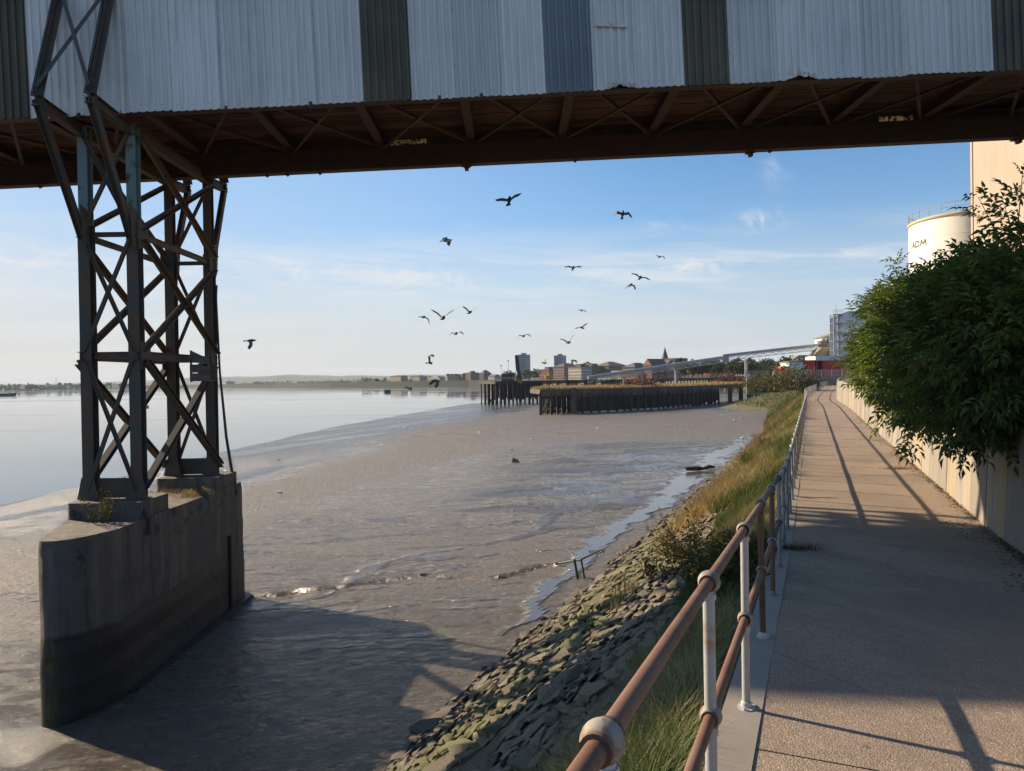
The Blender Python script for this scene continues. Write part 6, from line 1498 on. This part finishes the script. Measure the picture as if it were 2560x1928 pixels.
# ------------------------------------------------------------------ town across the bay
GLASS = M('window_glass', (.06, .07, .085), (.10, .115, .13), .3, .2)
def facade(name, label, px0, px1, ptop, Y, depth, wallm, floors, cols, roof=None, roofm=None, rh=None, yaw=-48.0, wfrac=.5, hfrac=.5, sill=None, base=None, split=None, side=True):
    """block whose front spans px0..px1; windows recessed pieces on the front and the river side"""
    xa_, xb_ = x_at(px0, Y), x_at(px1, Y); zt_ = z_at((px0 + px1) / 2, ptop, Y); zb_ = base if base is not None else (E - .76 if Y < 820 else E + .49)
    t = thing(name, label, 'building', ((xa_ + xb_) / 2, Y, zb_)); W = xb_ - xa_; H = zt_ - zb_
    b_ = MB(); b_.bb(xa_, xb_, Y, Y + depth, zb_, zt_); b_.build('wall', wallm, t)
    cw, fh = W / cols, H / floors; b0 = MB(); b0.bb(-cw * wfrac / 2, cw * wfrac / 2, -.12, .06, 0, fh * hfrac); me = b0.mesh('window', GLASS)
    for i in range(floors):
        for j in range(cols): inst('window', me, t, (xa_ + cw * (j + .5), Y, zb_ + fh * (i + .28)))
    t.rotation_euler = (0, 0, 0)
    if side:
        nc = max(2, int(depth / max(cw, 2.5))); cd = depth / nc; b1 = MB(); b1.bb(-.12, .06, -cd * wfrac / 2, cd * wfrac / 2, 0, fh * hfrac); me1 = b1.mesh('window', GLASS)
        for i in range(floors):
            for j in range(nc): inst('window', me1, t, (xb_ + .06, Y + cd * (j + .5), zb_ + fh * (i + .28)))
    if roof == 'hip':
        o_ = .5; rr = rh * Y / F; P = [(xa_ - o_, Y - o_, zt_ + .01), (xb_ + o_, Y - o_, zt_ + .01), (xb_ + o_, Y + depth + o_, zt_ + .01), (xa_ - o_, Y + depth + o_, zt_ + .01)]; k = min(W, depth) / 2
        if W >= depth: R1, R2 = (xa_ + k, Y + depth / 2, zt_ + rr), (xb_ - k, Y + depth / 2, zt_ + rr)
        else: R1, R2 = ((xa_ + xb_) / 2, Y + k, zt_ + rr), ((xa_ + xb_) / 2, Y + depth - k, zt_ + rr)
        b_ = MB(); b_.add(P + [R1, R2], [(3, 2, 1, 0), (0, 1, 5, 4) if W >= depth else (0, 1, 4), (2, 3, 4, 5) if W >= depth else (2, 3, 5), (1, 2, 5) if W >= depth else (1, 2, 5, 4), (3, 0, 4) if W >= depth else (3, 0, 4, 5)]); b_.build('roof', roofm, t)
    elif roof == 'gable':    # ridge runs away from the viewer
        rr = rh * Y / F; b_ = MB(); b_.extr([(xa_ - .4, Y - .3, zt_ + .01), (xb_ + .4, Y - .3, zt_ + .01), ((xa_ + xb_) / 2, Y - .3, zt_ + rr)], (0, depth + .6, 0)); b_.build('roof', roofm, t)
        b_ = MB(); b_.extr([(xa_, Y - .36, zt_ + .01), (xb_, Y - .36, zt_ + .01), ((xa_ + xb_) / 2, Y - .36, zt_ + rr - .4)], (0, .05, 0)); b_.build('gable_wall', wallm, t)
    elif roof == 'ridge':
        rr = rh * Y / F; b_ = MB(); b_.extr([(xa_ - .3, Y - .4, zt_ + .01), (xa_ - .3, Y + depth + .4, zt_ + .01), (xa_ - .3, Y + depth / 2, zt_ + rr)], (W + .6, 0, 0)); b_.build('roof', roofm, t)
    elif roof == 'flat':
        b_ = MB(); b_.bb(xa_ - .3, xb_ + .3, Y - .3, Y + depth + .3, zt_ + .01, zt_ + .7); b_.build('parapet', roofm, t)
        b_ = MB(); b_.bb(xa_ + W * .3, xb_ - W * .3, Y + depth * .3, Y + depth * .7, zt_ + .71, zt_ + 3.2); b_.build('plant_room', roofm, t)
    t.rotation_euler = (0, 0, rad(yaw)); return t
BRICK = M('brown_brick', (.25, .16, .11), (.20, .13, .09), .5, .85); REDB = M('red_brick', (.34, .135, .075), (.27, .11, .065), .4, .85); CREAM = M('cream_render', (.56, .47, .35), (.48, .41, .31), .4, .85); YELB = M('yellow_stock_brick', (.40, .31, .19), (.34, .26, .16), .4, .85)
SLATE = M('brown_slate', (.14, .11, .09), (.105, .085, .07), .6, .85); TOWERB = M('tower_block_grey', (.20, .24, .29), (.26, .29, .33), .12, .7); TOWERP = M('tower_block_pale', (.42, .43, .45), (.36, .37, .39), .2, .7); DKGREY = M('dark_grey_cladding', (.055, .06, .07), (.045, .05, .06), .4, .7)
facade('tower_block', 'slim grey tower block behind the jetty crane', 1293, 1318, 888, 1050, 15, TOWERB, 14, 6, 'flat', TOWERB, None, yaw=-22, wfrac=.72, hfrac=.55)
facade('tower_block', 'blue grey tower block above the brown flats', 1385, 1409, 890, 1080, 15, TOWERB, 14, 6, 'flat', TOWERB, None, yaw=-22, wfrac=.62, hfrac=.5)
facade('flats', 'red brick flats with white balconies behind the yellow hopper', 1340, 1378, 925, 760, 16, REDB, 4, 7, 'flat', SLATE, None)
facade('flats', 'brown brick flats with wide hipped roof below the second tower block', 1378, 1416, 917, 700, 22, BRICK, 5, 6, 'hip', SLATE, 9)
facade('flats', 'low cream fronted flats in the sun between two brown blocks', 1415, 1459, 919, 640, 14, CREAM, 4, 8, 'flat', SLATE, None, wfrac=.4)
facade('flats', 'brown brick block adjoining the cream fronted flats', 1455, 1480, 918, 652, 18, BRICK, 4, 4, 'flat', SLATE, None)
facade('flats', 'brown flats with pyramid roof right of the cream flats', 1477, 1529, 915, 660, 26, BRICK, 5, 6, 'hip', SLATE, 11)
facade('flats', 'dim brown flats with hipped roof behind the conveyor tube', 1552, 1592, 918, 640, 24, BRICK, 5, 6, 'hip', SLATE, 11)
facade('warehouse_flats', 'red brick gabled warehouse building beside the spire', 1606, 1632, 914, 520, 20, REDB, 6, 4, 'gable', SLATE, 17, wfrac=.35, hfrac=.4)
facade('warehouse_flats', 'long red brick range with slate roof behind the gabled front', 1632, 1664, 916, 524, 16, REDB, 5, 6, 'ridge', SLATE, 16, wfrac=.35, hfrac=.4)
facade('office_block', 'dark grey flat roofed block in front of the spire', 1649, 1693, 896, 560, 16, DKGREY, 5, 9, None, None, None, wfrac=.5, hfrac=.35)
facade('brick_block', 'orange brick block catching the sun below the dark office block', 1664, 1690, 916, 515, 12, REDB, 5, 4, 'flat', SLATE, None)
facade('terrace', 'brick terrace half hidden by trees under the tube', 1700, 1760, 921, 470, 12, BRICK, 3, 8, 'ridge', SLATE, 7)
facade('terrace', 'orange roofed houses among the trees below the tube', 1730, 1778, 926, 450, 10, REDB, 2, 7, 'ridge', M('orange_tile', (.34, .15, .08), (.28, .13, .075), .5, .85), 6)
facade('terrace', 'low brick shed by the shore below the tube', 1545, 1600, 934, 480, 10, REDB, 1, 5, 'ridge', SLATE, 3)
facade('quay_sheds', 'long low pale sheds along the town quay', 1480, 1600, 938, 520, 10, CREAM, 1, 14, 'flat', STEELG, None)
# spire
sp_ = thing('church_spire', 'slender grey church spire above the dark office block', 'church', (x_at(1665, 600), 600, E - .75)); xx = x_at(1665, 600)
b_ = MB(); b_.bb(xx - 3, xx + 3, 600, 606, E - .8, z_at(1665, 897, 600)); b_.build('belfry', BRICK, sp_); b_ = MB(); b_.lathe([(2.9, z_at(1665, 897, 600)), (.05, z_at(1665, 867, 600))], (xx, 603, 0), 8); b_.build('spire', SLATE, sp_); b_ = MB(); b_.tube((xx, 603, z_at(1665, 867, 600) - .3), (xx, 603, z_at(1665, 864, 600)), .1, 5); b_.build('finial', SLATE, sp_)
# waterfront further off
facade('apartments', 'yellow brick waterfront apartments nearest the far jetty', 964, 1013, 941, 1250, 14, YELB, 3, 10, 'hip', SLATE, 3, base=E + .49)
facade('apartments', 'second yellow brick apartment row right of the first', 1016, 1058, 941, 1230, 14, YELB, 3, 9, 'hip', SLATE, 3, base=E + .49)
for k in range(3): facade('gabled_house', 'pale gabled waterfront house in a row of three', 1111 + k * 9.6, 1120 + k * 9.6, 942, 1080, 12, CREAM, 3, 2, 'gable', SLATE, 7, base=E + .49, side=False)['group'] = 'gabled houses on the waterfront'
facade('apartments', 'brown waterfront block with dark roof right of the gabled houses', 1141, 1160, 938, 1080, 14, BRICK, 4, 5, 'hip', SLATE, 5, base=E + .49)
facade('apartments', 'tall brown brick waterfront block with flat roof', 1160, 1181, 933, 1060, 16, BRICK, 5, 5, 'flat', SLATE, None, base=E + .49)
facade('mansion', 'dark turreted house among trees on the waterfront', 1195, 1213, 934, 1040, 14, DKGREY, 3, 4, 'hip', SLATE, 9, base=E + .49)
facade('terrace', 'small pale houses left of the timber jetty', 1216, 1240, 941, 1000, 12, CREAM, 2, 5, 'ridge', SLATE, 5, base=E + .49)
facade('sheds', 'long low pale roofed shed between apartments and gabled houses', 1060, 1108, 945, 1200, 12, CREAM, 1, 8, 'flat', STEELG, None, base=E + .49)
for px0, px1, pt, lb in ((540, 575, 955, 'pale riverside works building seen past the trestle'), (575, 660, 958, 'long low riverside shed right of the works building'), (700, 760, 957, 'low dark riverside shed beside the moored ship'), (20, 90, 964, 'faint long shed on the far left shore'), (255, 320, 960, 'wide dim factory shed behind the trestle legs')):
    facade('riverside_shed', lb, px0, px1, pt, 2350 if px0 > 300 else 1980, 30, TOWERP if px0 == 540 else SHOREM, 2, 8, 'flat', STEELG, None, base=3.9, side=False)
# far jetty, ship, buoys, barge, boat
fj = thing('far_jetty', 'long low piled jetty on the far side of the river', 'jetty', tuple(at_z(900, 964, 0))); Yj = 1450; x0, x1 = x_at(788, Yj), x_at(1000, Yj + 60)
b_ = MB(); b_.bb(x0, x1, Yj, Yj + 10, 5.2, 7.0); b_.build('deck', DARKW, fj)
for k in range(48): xx = x0 + (x1 - x0) * k / 47; b_ = MB(); b_.bb(xx - .45, xx + .45, Yj - .2, Yj + .7, -1.5, 5.25); b_.build('pile', DARKW, fj)
for k in range(4): xx = x0 + (x1 - x0) * (.1 + .25 * k); b_ = MB(); b_.bb(xx - 6, xx + 6, Yj + 3, Yj + 8, 7.0, 9.2); b_.build('hut', DARKW, fj)
sj = thing('small_jetty', 'small low jetty in front of the far waterfront', 'jetty', tuple(at_z(1030, 961, 0))); Yk = 1180; b_ = MB(); b_.bb(x_at(998, Yk), x_at(1070, Yk), Yk, Yk + 4, 2.6, 3.4); b_.build('deck', DARKW, sj)
for k in range(12): xx = x_at(1000 + k * 6, Yk); b_ = MB(); b_.bb(xx - .3, xx + .3, Yk, Yk + .6, -1.5, 2.62); b_.build('pile', DARKW, sj)
def hull(b, x0, x1, y, w, z1, rise): 
    L = x1 - x0; b.extr([(x0 + L * .02, y, -.5), (x1 - L * .06, y, -.5), (x1, y, z1 + rise), (x1 - L * .1, y, z1 + rise * .4), (x0 + L * .1, y, z1), (x0, y, z1 + rise * .3)], (0, w, 0))
shp = thing('moored_ship', 'small white ship moored at the far bank', 'ship', tuple(at_z(715, 966, 0))); xs0, xs1 = x_at(705, 1900), x_at(728, 1900); b_ = MB(); hull(b_, xs0, xs1, 1900, 8, 3.5, 1.5); b_.build('hull', WHITEP, shp); b_ = MB(); b_.bb(xs0 + 3, xs0 + 12, 1901, 1906, 3.3, 9); b_.build('bridge', WHITEP, shp)
bg_ = thing('barge', 'dark empty barge moored on the open river', 'barge', tuple(at_z(10, 989, 0))); p = at_z(5, 990, 0); b_ = MB(); hull(b_, p.x - 16, p.x + 10, p.y, 6, 1.9, .6); b_.build('hull', DARKW, bg_); b_ = MB(); b_.bb(p.x - 13, p.x + 5, p.y + 1, p.y + 5, 1.85, 2.3); b_.build('hatch', STEELG, bg_)
bt = thing('small_boat', 'tiny orange and white boat seen between the trestle legs', 'boat', tuple(at_z(362, 1018, 0))); p = at_z(362, 1018, 0); b_ = MB(); hull(b_, p.x - .95, p.x + 1.0, p.y, 1.0, .45, .2); b_.build('hull', M('orange_paint', (.5, .26, .12), (.4, .2, .1), 2, .6), bt); b_ = MB(); b_.bb(p.x - .4, p.x + .3, p.y + .2, p.y + .8, .42, .95); b_.build('cabin', WHITEP, bt)
for px, py, w, lb in ((969, 981, 14, 'nearest mooring buoy on the river, pale on top'), (1016, 970, 7, 'smaller dark mooring buoy beside the drum shaped one'), (1025, 973, 10, 'drum shaped dark mooring buoy')):
    p = at_z(px, py, 0); r_ = w * p.y / F / 2; t = thing('mooring_buoy', lb, 'buoy', tuple(p), 'mooring buoys'); b_ = MB(); b_.tube((p.x - r_, p.y, r_ * .35), (p.x + r_, p.y, r_ * .35), r_ * .62, 12); b_.build('drum', DARKW, t); b_ = MB(); b_.tube((p.x, p.y, r_ * .9), (p.x, p.y, r_ * 1.25), r_ * .12, 6); b_.build('ring_post', STEELG, t)
# pylons on the left horizon
for px, Y, h in ((140, 4300, 60), (223, 4200, 55), (233, 4300, 58), (440, 4400, 50), (245, 4400, 50)):
    x = x_at(px, Y); t = thing('pylon', 'faint electricity pylon on the far hills', 'pylon', (x, Y, 4), 'pylons on the far hills'); b_ = MB()
    for sg in (-1, 1): b_.bar((x + sg * 5, Y, 4), (x + sg * .8, Y, 4 + h), .8, .8)
    b_.build('lattice', STEELG, t); b_ = MB()
    for f in (.6, .75, .9): b_.bar((x - 9 * (1.3 - f), Y, 4 + h * f), (x + 9 * (1.3 - f), Y, 4 + h * f), .8, .8)
    b_.build('cross_arms', STEELG, t)

# ------------------------------------------------------------------ trees
def tree(label, group, x, y, zb_, h, w, rng, n=420, lsc=None, tm_=.42):
    n = int(n * 1.7)
    t = thing('tree', label, 'tree', (x, y, zb_), group); b_ = MB(); b_.tube((x, y, zb_ - .3), (x, y, zb_ + h * .45), h * .03, 6, h * .018)
    for k in range(3): a = rng.uniform(0, 6.28); b_.tube((x, y, zb_ + h * .35), (x + math.cos(a) * w * .3, y + math.sin(a) * w * .3, zb_ + h * .7), h * .015, 5, h * .006)
    b_.build('trunk', BARK, t)
    E_ = [(x, y, zb_ + h * .62, w * .42, w * .42, h * .36)]
    for k in range(4): a = rng.uniform(0, 6.28); E_.append((x + math.cos(a) * w * .26, y + math.sin(a) * w * .26, zb_ + h * rng.uniform(.42, .72), w * .28, w * .28, h * .22))
    P2, O2, T2 = clump_points(E_, n // 8, 8, w * .16, rng, .45); P2[:, 2] = np.maximum(P2[:, 2], zb_ + h * .08)
    V, Fc, tn = scatter(CARD_V, CARD_F, P2, rotmats(O2, rng.uniform(-3, 3, len(P2))), rng.uniform(.6, 1.5, len(P2)) * (lsc or w * .125), np.clip(T2 + tm_ - .42 + rng.normal(0, .08), 0, 1))
    obj('crown', np_mesh('crown', V, Fc, TREEM, False, {'tint': tn}), t); return t
rt = np.random.default_rng(77); ZL = E - .75
def trees(px0, px1, n, Y0, Y1, top0, top1, wpx, label, group, num=420, zb_=ZL):
    for k in range(n):
        px = px0 + (px1 - px0) * (k + rt.uniform(.2, .8)) / n; Y = rt.uniform(Y0, Y1); top = z_at(px, rt.uniform(top0, top1), Y); zb_ = ZL if Y < 820 else E + .49; h = max(top - zb_, 3); tree(label, group, x_at(px, Y), Y, zb_, h, max(wpx * Y / F * rt.uniform(.8, 1.25), h * .55), rt, num)
trees(1695, 1960, 20, 380, 440, 893, 908, 26, 'broad green tree in the wood behind the timber jetty', 'trees in the wood behind the jetty', 520)
trees(1790, 1975, 12, 330, 360, 905, 920, 24, 'lower green tree along the front edge of the wood', 'trees along the front of the wood', 520)
trees(1950, 2045, 6, 400, 460, 885, 895, 24, 'dark tree behind the works buildings', 'trees behind the works', 420)
trees(1700, 1735, 4, 420, 440, 915, 922, 16, 'small tree in front of the brick terrace', 'trees by the brick terrace', 320)
trees(1462, 1476, 2, 720, 740, 905, 910, 22, 'rounded tree rising behind the brown flats', 'trees behind the flats', 260)
trees(1310, 1345, 3, 720, 780, 921, 928, 22, 'rounded green tree near the foot of the slim tower block', 'trees by the tower block', 320)
trees(1258, 1300, 4, 820, 900, 924, 932, 16, 'tree on the waterfront behind the jetty cabin', 'trees behind the jetty cabin', 240)
trees(1185, 1240, 8, 1060, 1120, 928, 938, 13, 'dark tree around the turreted house', 'trees round the turreted house', 200)
trees(1540, 1560, 2, 700, 720, 908, 914, 14, 'dark tree beside the hipped roof behind the tube', 'trees beside the hipped roof', 220)
trees(1636, 1660, 2, 548, 555, 898, 903, 12, 'conical dark tree in front of the dark office block', 'trees before the office block', 240)
trees(900, 965, 6, 1280, 1400, 939, 947, 10, 'dark tree left of the yellow apartments', 'trees left of the yellow apartments', 140)
trees(1045, 1110, 5, 1260, 1330, 938, 945, 11, 'dark tree between the apartments and gabled houses', 'trees between the waterfront blocks', 140)
# woods and hedges on the far shores that read as one mass
nfar = 5200; fx = rt.uniform(-100, 1300, nfar); fY = rt.uniform(2450, 3400, nfar); X3 = (fx - 1280) / F * fY; hh = rt.uniform(3, 15, nfar) * (.4 + 1.1 * fbm(fx * .02, fx * 0, 70, 3)); P3 = np.column_stack([X3, np.where(fx < 430, fY - 400, fY + 900), 4 + hh * rt.random(nfar)])
V, Fc, tn = scatter(CARD_V, CARD_F, P3, rotmats(rt.normal(size=(nfar, 3)), rt.uniform(-3, 3, nfar)), rt.uniform(5, 15, nfar), np.clip(rt.normal(.4, .15, nfar), 0, 1))
o = obj('far_woods', np_mesh('far_woods', V, Fc, TREEM, False, {'tint': tn})); tag(o, 'low dark woods and scrub along the far shore', 'woods', kind='stuff')

# ------------------------------------------------------------------ pigeons
BIRD_D = M('pigeon_dark', (.035, .037, .043), (.06, .062, .07), 30, .7); BIRD_W = M('pigeon_wing', (.16, .155, .15), (.10, .098, .095), 20, .7)
def pigeon(inner, outer, sweep, twist=0.0, tail=.3):
    b = MB(); b.cm = 0
    b.lathe([(.002, -.14), (.03, -.11), (.052, -.03), (.058, .04), (.042, .10), (.028, .125), (.033, .145), (.027, .17), (.012, .185), (.006, .20), (.001, .21)], (0, 0, 0), 10, Matrix.Rotation(rad(-90), 3, 'X'))
    n = 5; a_ = [(-1 + 2 * k / (n - 1)) * tail for k in range(n)]
    top = [(.012 * (k - 2), -.11, .01) for k in range(n)] + [(.17 * math.sin(a), -.10 - .15 * math.cos(a), .0) for a in a_]; b.extr([top[0], top[4], top[9], top[8], top[7], top[6], top[5]], (0, 0, .008))
    b.cm = 1
    for sg in (-1, 1):
        ia, oa = inner, outer; c1 = Vector((sg * .035, .05, .015)); w = Vector((sg * math.cos(ia), 0, math.sin(ia))); c2 = c1 + w * .16 + Vector((0, .03, 0)); w2 = Vector((sg * math.cos(oa), 0, math.sin(oa))); c3 = c2 + w2 * .21 + Vector((0, -sweep, 0)); b0, b2 = c1 + Vector((0, -.11, 0)), c2 + Vector((0, -.125, -.0)) + w2 * .02; m3 = c2 + w2 * .13 + Vector((0, -.10 - sweep * .7, 0)); f3 = c2 + w2 * .10 + Vector((0, .005 - sweep * .25, 0))
        nn = Vector((0, 0, .006)); b.extr([c1, c2, b2, b0], nn); b.extr([c2, f3, c3, m3, b2], nn)
    return b.mesh('pigeon', [BIRD_D, BIRD_W], False)
POSES = {'glide': (pigeon(.30, -.12, .06), 'dark pigeon gliding with flat spread wings'), 'arch': (pigeon(.25, -.75, .10), 'dark pigeon in flight with wings arched downwards'), 'vee': (pigeon(.75, .55, .05), 'dark pigeon in flight with wings raised in a vee'), 'down': (pigeon(-.35, -1.0, .14), 'dark pigeon in flight with wings beating down'), 'bank': (pigeon(.35, .10, .03, 0, .5), 'dark pigeon banking with fanned tail')}
BL = [(1100, 433, 50, 'bank', 10, 50, -12), (1345, 463, 40, 'arch', 20, 55, 14), (965, 520, 40, 'arch', 70, 10, 28), (1425, 555, 24, 'arch', 30, 20, 12), (1238, 579, 32, 'glide', 15, 35, 4), (1383, 600, 36, 'glide', 25, 25, 24), (1362, 616, 28, 'down', 40, 30, 10), (1257, 671, 20, 'arch', 30, 15, 10), (1257, 708, 26, 'bank', -150, 10, 20), (1228, 740, 36, 'vee', 160, 5, 14), (1131, 726, 32, 'arch', 170, 5, 8), (1015, 675, 34, 'vee', 20, 20, 8), (957, 687, 50, 'vee', 165, 8, 0), (915, 685, 36, 'down', 160, 5, -12), (985, 721, 34, 'arch', 10, 15, -6), (931, 768, 22, 'down', 120, 10, 20), (928, 784, 24, 'vee', 100, 5, -50), (541, 736, 38, 'down', 75, 5, 30), (1177, 785, 20, 'vee', 130, 15, 25), (1239, 779, 24, 'down', -60, 5, -15), (940, 823, 40, 'down', 60, -5, 10)]
for x2, y2, span, pose, hd, pit, bk in BL:
    d = .64 * F / (span * 1.1573); p = q(x2, y2, d); me, lb = POSES[pose]
    o = inst('pigeon', me, None, p, (0, 0, 0)); o.rotation_euler = (Matrix.Rotation(rad(-hd), 3, 'Z') @ Matrix.Rotation(rad(pit), 3, 'X') @ Matrix.Rotation(rad(bk), 3, 'Y')).to_euler(); tag(o, lb, 'pigeon', 'pigeons in the air, ' + pose)
def perch():
    b = MB(); b.lathe([(.002, -.16), (.02, -.13), (.05, -.03), (.06, .04), (.045, .10), (.03, .13), (.034, .155), (.02, .18), (.001, .19)], (0, 0, .09), 10, Matrix.Rotation(rad(-55), 3, 'X')); b.tube((.02, 0, 0), (.02, 0, .06), .006, 4); b.tube((-.02, 0, 0), (-.02, 0, .06), .006, 4); return b.mesh('pigeon', BIRD_D, True)
PMe = perch()
for x2, lb in ((1004, 'pigeon perched on the gallery chord beside its splice'), (1355, 'pigeon perched inside the gallery chord to the right')):
    g_ = GW.inverted() @ q(x2, 330, D2 - .2); o = inst('pigeon', PMe, None, GW @ Vector((g_.x, D2 - .15, .498)), (0, 0, rad(80))); tag(o, lb, 'pigeon')

# ------------------------------------------------------------------ haze
hz = MB(); hz.bb(-7000, 7000, -400, 7000, -7.0, 110.0); hm = bpy.data.materials.new('haze'); hm.use_nodes = True; hn = hm.node_tree.nodes; hn.clear()
ho = hn.new('ShaderNodeOutputMaterial'); pv = hn.new('ShaderNodeVolumePrincipled'); pv.inputs['Color'].default_value = (.80, .89, 1.0, 1); pv.inputs['Density'].default_value = 0.00007; pv.inputs['Anisotropy'].default_value = 0.0
hm.node_tree.links.new(pv.outputs[0], ho.inputs['Volume']); o = hz.build('haze', hm); tag(o, kind='stuff')
